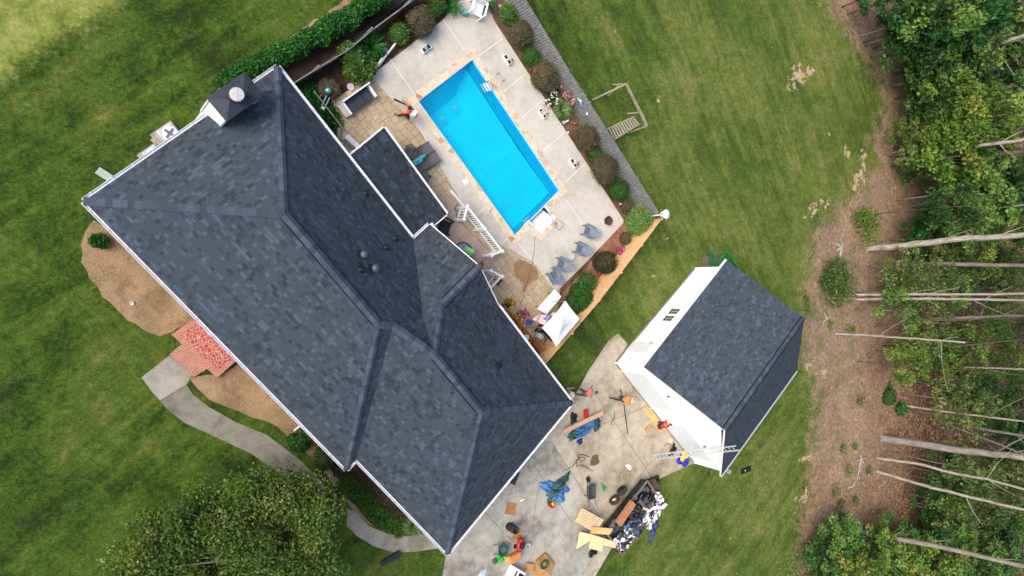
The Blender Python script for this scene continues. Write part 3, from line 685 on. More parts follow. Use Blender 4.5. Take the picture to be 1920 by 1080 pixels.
# rake board of the gable wing
mb = MB(); mb.bar(G2+eb*.02, W1+eb*.02-Vector((0,0,.06)), .04, .16); mb.bar(W1+eb*.02-Vector((0,0,.06)), E2+eb*.02, .04, .16); mb.build('rake_board', m_white, roof)
# soffit and brick walls
def insetwalls(poly, z0, z1, mat, name, t=.0):
    mb = MB(); n = len(poly)
    for i in range(n):
        a, b = poly[i], poly[(i+1) % n]; L = (b-a).length
        mb.add([V3(a,z0),V3(b,z0),V3(b,z1),V3(a,z1)], [(0,1,2,3)], [[(0,0),(L,0),(L,z1-z0),(0,z1-z0)]])
    return mb.build(name, mat, house)
ov = .42
wl = [H(ov,ov),H(16.6-ov,ov),H(16.6-ov,.66+ov),H(24.24-ov,.66+ov),H(24.24-ov,11.74-ov),H(16.2,11.74-ov),H(16.0,11.2),H(10.8,11.2),H(10.8,10.22-ov),H(ov,10.22-ov)]
insetwalls(wl, -.05, ZE-.1, m_brick, 'brick_wall')
mb = MB(); mb.prism([H(.03,.03),H(16.57,.03),H(16.57,.69),H(24.2,.69),H(24.2,11.7),H(10.4,11.7),H(10.4,10.18),H(.03,10.18)], ZE-.15, ZE-.13)
mb.build('soffit', m_white, house)
mb = MB(); mb.add([G2-eb*.3, E2-eb*.3, W1-eb*.3-Vector((0,0,.05))], [(0,1,2)]); mb.build('gable_wall', m_siding, house)
# windows on the wall that faces the front garden, mostly under the eave
for u in (2.6, 5.6, 14.0, 18.4, 21.6):
    v = ov if u < 16 else .66+ov
    mb = MB(); mb.box(H(u, v-.03, 1.6), (1.2,.06,1.3), AZ); f = mb.build('window', m_white, house)
    mb = MB(); mb.box(H(u, v-.045, 1.6), (1.06,.05,1.16), AZ); mb.build('pane', plain('window_glass', C(50,60,72), .1), f)
mb = MB(); mb.box(H(9.4, ov-.03, 1.05), (1.0,.06,2.1), AZ); mb.build('front_door', plain('door_paint', C(120,36,34), .4), house)
# downspouts
for (x, y) in ((588, 815),):
    u, v = uvof(x, y, 2.7); mb = MB(); mb.tube([H(u+.1,-.02,2.9), H(u+.05,.1,2.7), H(u+.05,.38,2.5), H(u+.05,.38,.2), H(u+.02,-.3,.08)], .045, 6); mb.build('downspout', m_white, house)
mb = MB(); mb.tube([H(24.3,6.4,2.9), H(24.0,6.4,2.6), H(23.88,6.4,.2), H(24.5,6.4,.06)], .045, 6); mb.build('downspout', m_white, house)
mb = MB(); mb.tube([H(24.3,11.6,2.9), H(24.35,11.5,.2), H(24.8,11.6,.06)], .045, 6); mb.build('downspout', m_white, house)
for (x, y) in ((385,650),(428,658+3)):
    u, v = uvof(x, y, 2.4); mb = MB(); mb.tube([H(u,.12,.2), H(u,.12,2.85)], .11, 12); mb.build('porch_column', m_white, house, smooth=True)
# chimney chase
ch = MB(); q = [H(-.32,6.22), H(.68,6.22), H(.68,8.03), H(-.32,8.03)]
ch.prism(q, 0, 5.02)
chim = ch.build('chimney', m_siding, house)
mb = MB()
for i in range(4):
    mb.bar(V3(q[i],2.55), V3(q[i],5.0), .09, .09)
    mb.bar(V3(q[i],4.96), V3(q[(i+1) % 4],4.96), .1, .12)
mb.build('corner_trim', m_white, chim)
mb = MB(); cc = [H(-.42,6.12,5.03), H(.77,6.12,5.03), H(.77,8.13,5.03), H(-.42,8.13,5.03)]; k0 = H(.17,6.75,5.2); k1 = H(.17,7.5,5.2)
mb.face([cc[0],cc[1],k0]); mb.face([cc[1],cc[2],k1,k0]); mb.face([cc[2],cc[3],k1]); mb.face([cc[3],cc[0],k0,k1])
for i in range(4): a, b = cc[i], cc[(i+1) % 4]; mb.add([a, b, b-Vector((0,0,.09)), a-Vector((0,0,.09))], [(0,1,2,3)])
m_chase = plain('black_steel_cover', C(54,60,72), .45, metal=.1, var=.18, scale=1.3)
mb.build('chimney_cover', m_chase, chim)
pf = at(442,180,5.3); mb = MB(); mb.lathe([(.26,0),(.24,.3),(.2,.32)], pf-Vector((0,0,.1)), 24); mb.build('flue_collar', plain('flue_grey', C(70,70,78), .4), chim, smooth=True)
mb = MB(); mb.lathe([(.0,.46),(.27,.45),(.30,.40),(.30,.32),(.0,.32)], pf-Vector((0,0,.1)), 28); mb.bar(pf+Vector((-.27,.02,.365)), pf+Vector((.27,-.02,.365)), .012,.012); mb.bar(pf+Vector((.02,-.27,.365)), pf+Vector((-.02,.27,.365)), .012,.012)
mb.build('flue_cap', plain('flue_cap_metal', C(214,210,206), .4, metal=.2), chim, smooth=False)
mb = MB()
for _ in range(26): p = H(random.uniform(-.3,.7), random.choice([random.gauss(7.7,.25), random.uniform(6.2,8.0)]), 5.16-abs(random.gauss(0,.015))); mb.box(p, (.04,.03,.03), random.random()*3)
mb.build('tar_drips', m_black, chim)
# roof penetrations (they are screwed to the roof: parts of it)
def zroof(x, y):
    lo, hi = 2.5, 6.3
    for _ in range(40):
        m = (lo+hi)/2; u, v = uvof(x, y, m); z = min(ZE+.63*(10.22-v), ZE+.63*v) if x < 830 else ZE+.56*(11.74-v)
        if m > z: hi = m
        else: lo = m
    return at(x, y, m)
for (x, y, big) in ((673.7,477.5,1),(695,503,1),(677,506,0),(724,464,0),(741,447,0),(686,363,0)):
    p = zroof(x, y)
    if big:
        mb = MB(); mb.lathe([(.22,-.1),(.13,.06),(.11,.1),(.11,.5)], p, 16); t_ = mb.build('flue_pipe', m_black, roof, smooth=True)
        mb = MB(); mb.lathe([(.17,.42),(.19,.46),(.17,.55),(.09,.6),(0,.62)], p+Vector((.05,0,.05)), 18); mb.build('flue_hood', plain('hood_grey', C(78,84,96), .4), t_, smooth=True)
    else:
        mb = MB(); mb.lathe([(.19,-.08),(.17,.05),(.09,.1),(.07,.12),(.07,.26),(.04,.26),(.04,.15)], p, 14); mb.build('plumbing_vent', m_black, roof, smooth=True)
p = zroof(933,685); mb = MB(); mb.box(p+Vector((0,0,.05)), (.25,.3,.14), .6); mb.lathe([(.07,0),(.07,.25)], p+Vector((.1,.05,0)), 10); mb.build('roof_bracket', m_black, roof)
# lower porch roof on the pool side, its own hipless shed with posts
pz = 2.45
pr = thing('covered_porch', 'small dark-shingled porch roof against the pool side of the house on white posts', 'porch', (0,0,0))
p0, p1, p2, p3, p4 = H(5.15,10.24,2.86), H(5.15,12.95,pz), H(10.72,12.85,pz), H(10.62,11.5,2.6), H(10.3,10.3,2.86)
prf = MB(); prf.add([p0,p1,p2,p3,p4], [(4,3,2,1,0)], [[(p.dot(ea), p.dot(eb)) for p in (p4,p3,p2,p1,p0)]])
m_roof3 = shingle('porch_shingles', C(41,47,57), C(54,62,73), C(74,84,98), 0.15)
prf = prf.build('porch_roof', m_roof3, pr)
mb = MB(); mb.bar(p1+eb*.08-Vector((0,0,.06)), p2+eb*.08-Vector((0,0,.06)), .1, .11); mb.bar(p0-ea*.06-Vector((0,0,.06)), p1-ea*.06-Vector((0,0,.06)), .07, .12); mb.bar(p2+ea*.03-Vector((0,0,.06)), p3+ea*.03-Vector((0,0,.06)), .06, .12); mb.build('gutter', m_white, pr)
for q in (H(5.35,12.75), H(8.0,12.72), H(10.55,12.7), H(10.62,11.6)): mb = MB(); mb.box(q+Vector((0,0,1.2)), (.14,.14,2.4), AZ); mb.build('post', m_white, pr)
mb = MB(); mb.box(at(843,384,.55), (.2,.2,1.1), AZ); 
mb = MB(); mb.tube([H(5.1,10.9,2.3), H(5.0,10.6,.4), H(4.6,11.0,.1)], .05, 6); mb.build('downspout', m_white, pr)

# brick porch and steps in front of the house
po = thing('front_porch', 'red stamped stone porch with brick border and brick step by the front door', 'porch', (0,0,0))
def quadof(pts, h): return [at(x, y, h) for x, y in pts]
mb = MB(); mb.prism(quadof([(323,628),(372,592),(447,673),(407,709)], .34), -.02, .34); mb.build('landing', m_brickedge, po)
mb = MB(); qq = quadof([(340,628),(372,603),(436,672),(408,694)], .34); mb.prism(qq, .30, .346); mb.build('stone_panel', m_redstone, po)
mb = MB(); mb.prism(quadof([(318,665),(343,645),(391,690),(363,707)], .17), -.02, .17); mb.build('step', m_brickedge, po)

# ------------------------------------------------------------------ garage
gar = thing('garage', 'detached white-sided garage with blue-grey gabled shingle roof beside the driveway', 'garage', (0,0,0))
g0, g1_, g2 = at(1154,680), at(1303,503), at(1301,866); g3 = g1_+g2-g0
ZG = 2.75; ZGR = 6.1
e00, e01 = at(1207,688,ZG), at(1363,488,ZG); e10, e11 = at(1352,893,ZG), at(1494,695,ZG); k0, k1 = at(1360,808,ZGR), at(1508,597,ZGR)
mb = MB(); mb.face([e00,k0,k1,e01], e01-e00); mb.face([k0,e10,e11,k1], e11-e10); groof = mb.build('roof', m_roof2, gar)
mb = MB()
dn = Vector((0,0,-.16))
for a, b in ((e00,k0),(k0,e10),(e01,k1),(k1,e11)): mb.add([a,b,b+dn,a+dn], [(0,1,2,3)])
un = Vector((0,0,-.03)); 
mb.add([e00+dn,k0+dn,k1+dn,e01+dn], [(0,1,2,3)]); mb.add([k0+dn,e10+dn,e11+dn,k1+dn], [(0,1,2,3)])
mb.build('rake_board', m_white, gar)
gx_ = (e01-e00).normalized(); gy_ = Vector((-gx_.y, gx_.x, 0))
for a, b, s_ in ((e00,e01,1),(e10,e11,-1)):
    mb = MB(); mb.bar(a+gy_*s_*.07+Vector((0,0,-.06)), b+gy_*s_*.07+Vector((0,0,-.06)), .14, .11); mb.build('gutter', m_alu if s_ < 0 else m_white, gar)
a, b = k0, k1; d = (b-a).normalized(); mb = MB(); n = 34
for k in range(n):
    p, q = a.lerp(b, k/n), a.lerp(b, (k+1.2)/n); mb.add([p+gy_*.2+Vector((0,0,-.07)), p+Vector((0,0,.05)), p-gy_*.2+Vector((0,0,-.07)), q+gy_*.2+Vector((0,0,-.09)), q+Vector((0,0,.03)), q-gy_*.2+Vector((0,0,-.09))], [(0,1,4,3),(1,2,5,4)])
mb.build('ridge_cap', m_cap, groof)
mb = MB(); mb.bar(a+gy_*.23+Vector((0,0,-.1)), b+gy_*.23+Vector((0,0,-.1)), .04, .07); mb.bar(a-gy_*.23+Vector((0,0,-.1)), b-gy_*.23+Vector((0,0,-.1)), .04, .07); mb.build('ridge_vent_slot', m_capdark, groof)
hw = 2.62; mid0 = (g0+g2)/2; mid1 = (g1_+g3)/2
mb = MB()
def wallface(pts): mb.add(pts, [tuple(range(len(pts)))])
wallface([V3(g0,0),V3(g1_,0),V3(g1_,hw),V3(g0,hw)]); wallface([V3(g2,0),V3(g3,0),V3(g3,hw),V3(g2,hw)])
wallface([V3(g0,0),V3(g2,0),V3(g2,hw),V3(mid0,5.85),V3(g0,hw)]); wallface([V3(g1_,0),V3(g3,0),V3(g3,hw),V3(mid1,5.85),V3(g1_,hw)])
mb.build('wall', m_siding, gar)
fd = (g2-g0).normalized(); fn = Vector((fd.y, -fd.x, 0)); fn = fn if fn.dot(Vector((-1,-.3,0))) > 0 else -fn
sd_ = (g1_-g0).normalized(); sn = Vector((-sd_.y, sd_.x, 0)); sn = sn if sn.dot(Vector((-1,1,0))) > 0 else -sn
m_gdoor = plain('garage_door_paint', C(226,234,238), .45, var=.03)
for u0_, u1_ in ((.07,.43),(.56,.93)):
    a, b = g0.lerp(g2, u0_), g0.lerp(g2, u1_); mb = MB()
    for k in range(4):
        c = (a+b)/2+fn*.03+Vector((0,0,.02+.56*(k+.5))); mb.box(c, ((b-a).length, .05, .545), math.atan2(fd.y, fd.x))
    gd = mb.build('garage_door', m_gdoor, gar)
    mb = MB()
    for p in (a, b): mb.bar(p+fn*.03, p+fn*.03+Vector((0,0,2.32)), .12, .1)
    mb.bar(a+fn*.035+Vector((0,0,2.33)), b+fn*.035+Vector((0,0,2.33)), .1, .14); mb.build('door_trim', m_white, gar)
for p in (g0,g1_,g2): mb = MB(); mb.bar(V3(p,0)+fn*.02+sn*.02*(p is not g2), V3(p,hw)+fn*.02+sn*.02*(p is not g2), .12, .12); mb.build('corner_trim', m_white, gar)
mb = MB(); mb.bar(g0+sn*.05+Vector((0,0,.04)), g1_+sn*.05+Vector((0,0,.04)), .12, .12); mb.bar(g0+fn*.05+Vector((0,0,.03)), g2+fn*.05+Vector((0,0,.03)), .1, .08); mb.build('foundation', plain('foundation_concrete', C(120,116,108), .9), gar)
# side window: two sashes of dark panes
wc = at(1263,591,1.75); u_ = (wc-g0).dot(sd_)
for off in (-.36, .36):
    c = g0+sd_*(u_+off)+Vector((0,0,1.55)); mb = MB(); mb.box(c+sn*.03, (.6,.06,.9), math.atan2(sd_.y, sd_.x)); f = mb.build('window', m_white, gar)
    mb = MB()
    for i in (-1, 1):
        for j in (-1, 0, 1): mb.box(c+sd_*i*.13+sn*.05+Vector((0,0,j*.27)), (.22,.04,.22), math.atan2(sd_.y, sd_.x))
    mb.build('pane', plain('window_glass', C(50,60,72), .1), f)
c0 = g0+sd_*1.6; mb = MB(); mb.box(c0+sn*.03+Vector((0,0,1.05)), (.95,.06,2.1), math.atan2(sd_.y, sd_.x)); dd = mb.build('side_door', m_white, gar)
mb = MB(); mb.lathe([(.035,0),(.04,.04),(0,.06)], c0+sd_*.38+sn*.09+Vector((0,0,1.0)), 10); mb.build('handle', m_metal, dd)
def wall_lamp(p, n_):
    mb = MB(); mb.box(p+n_*.02, (.12,.12,.14), math.atan2(n_.y, n_.x)); lb = mb.build('wall_lamp', m_dark, gar)
    mb = MB(); mb.lathe([(.05,-.12),(.07,-.1),(.075,.05),(.03,.1),(0,.12)], p+n_*.14, 10); mb.build('lamp_glass', plain('lamp_glass', C(190,190,190), .2), lb)
def onwall(x, y, base, n_):
    # the height at which a picture point meets the wall plane
    lo, hi = 0, 6
    for _ in range(40):
        m = (lo+hi)/2
        if (at(x, y, m)-base).dot(n_) > 0: lo, hi = (lo, m) if (at(x, y, hi)-base).dot(n_) > 0 else (m, hi)
        else: hi, lo = m, lo
        if False: break
    best = min((abs((at(x, y, z/50)-base).dot(n_)), z/50) for z in range(0, 300)); return at(x, y, best[1])
wall_lamp(onwall(1222,645,g0,sn), sn); wall_lamp(onwall(1254,743,g0,fn), fn); wall_lamp(onwall(1322,837,g0,fn), fn)

# ------------------------------------------------------------------ fences
def mpp(x, y, h=0): return (at(x, y+1, h)-at(x, y, h)).length
def fence(label, tops, h, mat, thick=.022, plank=.14, post_every=2.4, outside=1, base=0.0, posts_out=True, gap=.012):
    t = thing('wooden_fence', label, 'fence', (0,0,0)); mb = MB(); rb = MB(); P_ = [at(x, y, h) for x, y in tops]
    for a, b in zip(P_, P_[1:]):
        d = b-a; L = d.length; d.normalize(); n = Vector((-d.y, d.x, 0))*outside; k = 0; s = 0
        while s < L-.02:
            w_ = min(plank*random.uniform(.92, 1.05), L-s); c = a+d*(s+w_/2); hh = h+random.uniform(-.015, .015)
            mb.box(V3(c+n*random.uniform(-.004,.004), (hh+base)/2), (w_-gap, thick, hh-base), math.atan2(d.y, d.x)); s += w_
        for z in (.3, h*.55, h-.22): rb.bar(V3(a+n*.035, z), V3(b+n*.035, z), .04, .09)
        m = int(L/post_every)
        for i in range(m+1):
            pm = MB(); p = a+d*(L*i/max(m,1))+n*.09; pm.box(V3(p, (h-.03)/2), (.1,.1,h-.03), math.atan2(d.y, d.x)); pm.build('post', mat, t)
    mb.build('boards', mat, t); rb.build('rails', mat, t); return t
fence('weathered grey board fence running along the mulch bed on the far side of the pool', [(950,-58),(985,-2),(1060,120),(1150,262),(1239,404)], 1.8, m_greywood, outside=1, gap=.03, plank=.17)
fence('new orange cedar board fence between the pool garden and the side lawn', [(1242,409),(1125,563),(1019,687)], 1.8, m_cedar, outside=1, gap=.004)
fence('old grey board fence behind the hedge at the top of the pool garden', [(548,158),(600,126),(655,93),(700,55),(775,0),(800,-18)], 1.2, m_greywood, outside=1, plank=.16)

# ------------------------------------------------------------------ shrubs and plants
def ico(mb_name, lobes, mat, parent, k=.8):
    bm = bmesh.new()
    for x, y, z, rx, ry, rz in lobes:
        r = bmesh.ops.create_icosphere(bm, subdivisions=2, radius=1.0)
        for v in r['verts']:
            q = v.co*(1+random.uniform(-.1,.1)); v.co = Vector((x+q.x*rx*k, y+q.y*ry*k, z+q.z*rz*k))
    me = bpy.data.meshes.new(mb_name); bm.to_mesh(me); bm.free(); me.materials.append(mat); o = bpy.data.objects.new(mb_name, me); col.objects.link(o); o.parent = parent; return o
m_twig = plain('twig_brown', C(60,52,38), .9)
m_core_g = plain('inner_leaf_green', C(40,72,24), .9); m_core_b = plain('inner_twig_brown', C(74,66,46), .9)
def shrub(x, y, rpx, mat, label, flat=.85, n=2600, leaf=.045, core=None, name='shrub', group=None, lump=.0, stretch=(1,1)):
    r = rpx*mpp(x, y, .5); c = at(x, y, r*flat); rng = np.random.default_rng(int(x*7+y))
    t = thing(name, label, 'shrub', (c.x, c.y, 0), rng.random()*6, group)
    lobes = [(0, 0, r*flat, r*stretch[0], r*stretch[1], r*flat)]
    for i in range(int(3+lump*8)):
        a = rng.random()*6.28; q = r*(.25+lump*.5); lobes.append((math.cos(a)*q, math.sin(a)*q, r*flat*(.9+.25*rng.random()), r*.7*stretch[0], r*.7*stretch[1], r*flat*.7))
    foliage('foliage', lobes, int(1.35*n*min(2.2, max(.5, r*r/.45))), leaf, mat, t, rng, up=.25, clump=.35, shell=.88)
    
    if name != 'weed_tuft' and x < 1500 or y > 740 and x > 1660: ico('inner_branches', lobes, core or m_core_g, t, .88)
    mb = MB(); mb.tube([(0,0,-.02),(0,0,r*.5)], .05, 6); mb.build('stem', m_twig, t)
    return t
GR = 'clipped shrubs round the pool'
shrub(816,17,15,m_lf_shrub,'small round green boxwood beside the spiky plant at the top of the pool deck')
shrub(788,40,25,m_lf_brown,'bronze-brown shrub between the two round boxwoods on the dark mulch bed', core=m_core_b, lump=.5)
shrub(749,63,19,m_lf_shrub,'round green boxwood at the end of the white pole on the dark mulch')
shrub(670,116,25,m_lf_shrub,'big loose leafy green bush beside the paver patio', lump=1.2, leaf=.09, n=2200)
shrub(953,26,17,m_lf_shrub,'round green boxwood next to the white resin chair, topmost along the grey fence')
shrub(976,62,23,m_lf_brown,'reddish-brown shrub along the grey fence, first one below the white chair', core=m_core_b, lump=.3)
shrub(995,104,17,m_lf_shrub,'round green boxwood between the first two reddish-brown shrubs by the grey fence')
shrub(1022,142,25,m_lf_brown,'wide reddish-brown shrub just above the white flowering bed', core=m_core_b, lump=.5)
shrub(1101,258,22,m_lf_brown,'bronze shrub beside the small wooden garden figure and blue ornament', core=m_core_b, lump=.3)
shrub(1116,290,15,m_lf_shrub,'smallest round green boxwood, squeezed between two bronze shrubs by the grey fence')
shrub(1135,319,25,m_lf_brown,'broad bronze shrub opposite the lowest planter on the pool deck', core=m_core_b, lump=.5)
shrub(1161,355,19,m_lf_shrub,'round green boxwood just above the pink flamingo ornament')
shrub(1176,386,13,m_lf_brown,'small dark purple-brown shrub beside the pink flamingo', core=m_core_b, lump=.2)
shrub(1199,414,26,m_lf_light,'large pale yellow-green ball shrub where the grey and cedar fences meet', core=plain('inner_pale', C(70,96,40), .9), n=3200, flat=.8)
shrub(1172,447,11,m_lf_brown,'small rusty shrub above the green pot by the cedar fence', core=m_core_b)
m_lf_ol = leafmat('dark_olive_leaves', C(28,40,26), C(54,66,42), C(96,100,66))
shrub(1134,492,22,m_lf_ol,'dark olive rounded shrub by the cedar fence facing the blue chairs', core=m_core_b, stretch=(1.1,.9), lump=.2)
shrub(1101,527,18,m_lf_shrub,'round dark green boxwood by the cedar fence above the white canopy')
shrub(1087,563,23,m_lf_hedge,'loose bright green shrub touching the corner of the white canopy', lump=.9, leaf=.07)
shrub(185,453,11,m_lf_hedge,'little dark conifer standing alone in the bare front bed', lump=1.0, leaf=.07, flat=1.0)
shrub(563,825,16,m_lf_hedge,'low green bush by the white downspout of the front wall', lump=1.0, leaf=.07)
shrub(608,858,19,m_lf_ol,'dark round shrub in the shade under the front eave', lump=.6)
shrub(640,878,14,m_lf_ol,'second dark shrub tucked under the inner corner of the front eave', lump=.6)
shrub(617,166,15,leafmat('rose_leaves', C(70,44,34), C(120,92,60), C(214,176,140)),'thin rose bush with faded blooms near the teal glass ball', core=m_core_b, lump=1.2, n=500)
shrub(1574,530,27,m_lf_fmid,'green bush on bare litter at the edge of the woods nearest the garage roof', lump=1.6, leaf=.13, n=500)
shrub(1625,425,22,m_lf_fyel,'sparse yellow-green sapling bush above the thickest pale trunk', lump=1.5, leaf=.11, n=300, core=m_core_g)
shrub(1668,745,12,m_lf_hedge,'round low bush alone on the leaf litter, upper of two', lump=.8, leaf=.12, n=500)
shrub(1690,767,10,m_lf_hedge,'round low bush at the foot of a thin crooked trunk, lower of two', lump=.8, leaf=.12, n=500)
for x, y, r in ((1594,882,9),(1605,940,7),(1577,945,7),(1580,845,8),(1630,880,6),(1615,750,8),(1515,577,6),(1512,560,5),(1670,720,6),(1604,838,5),(1568,920,9),(1632,560,6),(1560,610,8),(1595,620,9)):
    shrub(x, y, r*.9, m_lf_fyel, 'small green weed tuft growing through the leaf litter by the woods', lump=1.5, leaf=.08, n=150, name='weed_tuft', group='weed tufts on the leaf litter')
def blades(x, y, label, n=120, L=.55, mat=None, width=.03, cat='plant', name='grass_clump', spread=.35):
    c = at(x, y, .25); rng = np.random.default_rng(int(x+y*3)); V = []; F_ = []
    t = thing(name, label, cat, (c.x, c.y, 0))
    for i in range(n):
        a = rng.random()*6.28; l = L*(.6+.6*rng.random()); b = Vector((math.cos(a), math.sin(a), 0)); s = Vector((-b.y, b.x, 0))*width*.5
        o = b*rng.random()*spread*.4; p = [o, o+b*l*.35+Vector((0,0,l*.75)), o+b*l*.75+Vector((0,0,l*.85)), o+b*l*1.1+Vector((0,0,l*.5))]
        k = len(V)
        for j, q in enumerate(p): w_ = [1,1,.8,.1][j]; V += [q-s*w_, q+s*w_]
        F_ += [(k+2*j, k+2*j+1, k+2*j+3, k+2*j+2) for j in range(3)]
    arr_mesh('leaf_blades', np.array([tuple(v) for v in V]), np.array(F_), mat or m_lf_hedge, t, np.repeat(rng.random(n), 3)); return t
blades(697,88,'spiky dark iris clump behind the big leafy bush', 170, .75)
blades(842,8,'spiky green lily clump at the very top of the pool deck', 150, .7)
blades(912,4,'spiky green clump behind the white resin chair', 110, .55)
blades(1053,206,'arching bright green daylily clump below the white flowers by the grey fence', 220, .65, m_lf_light)
blades(776,984,'yellow-green daylily clump at the end of the shaded front bed', 220, .6, m_lf_light)
def flowers(x, y, label, petal, n=30, r=.4, leafn=500, z=.5, mat=None, name='flowering_plant', pet=.05):
    c = at(x, y, z*.6); rng = np.random.default_rng(int(x*3+y)); t = thing(name, label, 'flowers', (c.x, c.y, 0))
    lobes = [(0,0,z*.5,r,r,z*.5),(r*.4,r*.2,z*.6,r*.6,r*.6,z*.4),(-r*.3,-r*.4,z*.5,r*.6,r*.6,z*.4)]
    foliage('foliage', lobes, leafn, .05, mat or m_lf_hedge, t, rng)
    P_, i = crown_points(n, lobes, rng, .9); P_[:, 2] = np.abs(P_[:, 2])+z*.25; P_ = np.repeat(P_, 5, 0)+rng.normal(size=(n*5, 3))*pet*.5
    arr_mesh('petals', *leaf_arrays(P_, pet, None, 1.5, 1.0, rng)[:2], petal, t, rng.random(len(P_))); return t
m_petw = plain('white_petals', C(248,244,240), .7); m_peto = plain('orange_petals', C(214,150,50), .7, var=.3, scale=20)
flowers(1036,183,'leafy plant with small white blooms at the edge of the pool deck', m_petw, 26, .45)
m_lily = leafmat('lily_petals', C(200,50,90), C(226,130,150), C(250,236,236))
flowers(1061,178,'upper round cluster of pink and white lilies in front of the grey fence', m_lily, 22, .2, 60, .75, pet=.06)
flowers(1068,192,'lower round cluster of pink and white lilies in front of the grey fence', m_lily, 22, .2, 60, .75, pet=.06)
flowers(1026,195,'low pale pink blooms right at the concrete edge', plain('blush_petals', C(244,200,206), .7), 14, .22, 80, .3)
flowers(1163,470,'magenta flowers beside the green pot by the cedar fence', m_pink, 46, .26, 120, .45)
flowers(981,587,'magenta flowers in a pot by the stained wood rail', m_pink, 40, .24, 120, 1.0)
flowers(1046,163,'pair of sunflowers on thin stems by the grey fence', m_peto, 6, .16, 60, .8, pet=.05)
m_lf_autumn = leafmat('autumn_pot_leaves', C(110,104,30), C(190,150,40), C(226,196,84))
for x, y, l in ((957,567,'yellow-green potted plant at the top corner of the stained wood stand'), (968,597,'orange-yellow potted plant in the middle of the stained wood stand'), (974,615,'orange-yellow potted plant nearest the white pot on the stained wood stand'), (948,577,'dark potted plant half under the roof edge')):
    flowers(x, y, l, m_peto, 14, .26, 380, .9, m_lf_autumn if 'orange' in l or 'yellow' in l else m_lf_hedge)
# hedge, built along its line
def rowfoliage(name, label, pts, half, zc, rz, n, leaf, mat, core, kind=None, cat='hedge'):
    t = thing(name, label, cat, (0,0,0)) if not kind else None
    P_ = [at(x, y, zc) for x, y in pts]; lobes = []; rng = np.random.default_rng(len(pts)*5+n)
    for a, b in zip(P_, P_[1:]):
        m = max(1, int((b-a).length/(half*.7)))
        for k in range(m): q = a.lerp(b, k/m); s = half*(.9+.25*rng.random()); lobes.append((q.x+rng.normal()*.06, q.y+rng.normal()*.06, zc+rng.normal()*.05, s, s, rz*(.9+.2*rng.random())))
    f = foliage('foliage' if not kind else name, lobes, n, leaf, mat, t, rng, clump=.3, shell=.8, zmin=.02)
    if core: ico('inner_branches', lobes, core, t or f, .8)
    if kind: tag(f, label, None, None, kind)
    return t or f
rowfoliage('hedge', 'long clipped bright green hedge running from the chimney corner up past the old fence', [(432,152),(455,140),(500,118),(560,86),(620,52),(684,12),(722,-14)], .50, .6, .6, 26000, .075, m_lf_hedge, m_core_g)
rowfoliage('ground_cover_plants', None, [(652,902),(676,932),(702,960),(735,987),(765,992)], .5, .08, .16, 6500, .05, m_lf_shrub, None, 'stuff')
rowfoliage('ground_cover_grass', None, [(580,180),(595,205),(612,225),(625,245)], .75, .1, .18, 5000, .06, m_lf_hedge, None, 'stuff')

# ------------------------------------------------------------------ front tree
def tree(name, label, base, crown_c, lobes, n, leaf, lm, bark, r0_=.3, group=None, seed=1, limbs=7, up=.45, clump=.5):
    rng = np.random.default_rng(seed); t = thing(name, label, 'tree', tuple(base), 0, group); b = Vector(base); c = Vector(crown_c)-b
    mb = MB(); pts = [Vector((0,0,-.1)), c*.3+Vector((rng.normal()*.1, rng.normal()*.1, 0)), c*.65, c*.95]
    mb.tube(pts, [r0_*1.25, r0_*.9, r0_*.6, r0_*.2], 10); tr = mb.build('trunk', bark, t, smooth=True)
    for i in range(limbs):
        l = lobes[i % len(lobes)]; s = c*(.35+.5*rng.random()); e = Vector(l[:3])+Vector(rng.normal(size=3))*l[3]*.3; m = s.lerp(e, .5)+Vector((0,0,-.2))+Vector(rng.normal(size=3))*.15
        mb = MB(); mb.tube([s, m, e], [r0_*.25, r0_*.15, r0_*.05], 6); mb.build('limb', bark, tr)
    foliage('crown', lobes, n, leaf, lm, t, rng, up, clump, .2); return t
fb = at(470,990,0); fc = at(455,1010,4.6); rng = np.random.default_rng(4); lob = []
for x, y, r in ((325,1010,1.6),(285,1060,1.7),(400,968,1.5),(480,945,1.35),(545,948,1.3),(588,995,1.2),(585,1070,1.6),(440,1010,2.4),(520,1040,2.3),(380,1080,2.4),(250,1110,1.8),(470,1130,2.8),(590,1130,2.2),(262,1085,1.2),(606,965,.8),(350,1150,2.6)):
    p = at(x, y, 3.4+rng.random()*1.2)-fb
    for k in range(13): d = rng.normal(size=3); d /= np.linalg.norm(d); q_ = r*.85*rng.random()**.4; rr_ = rng.uniform(.45,1.0); lob.append((p.x+d[0]*q_, p.y+d[1]*q_, p.z+d[2]*q_*.55, rr_, rr_, rr_*.6))
tree('front_yard_tree', 'wide spreading tree with yellowing green leaves over the curved front path', fb, fb+Vector((.5,0,4.5)), lob, 78000, .072, m_lf_tree, m_bark, .28, seed=9, limbs=26, clump=.35, up=.35)

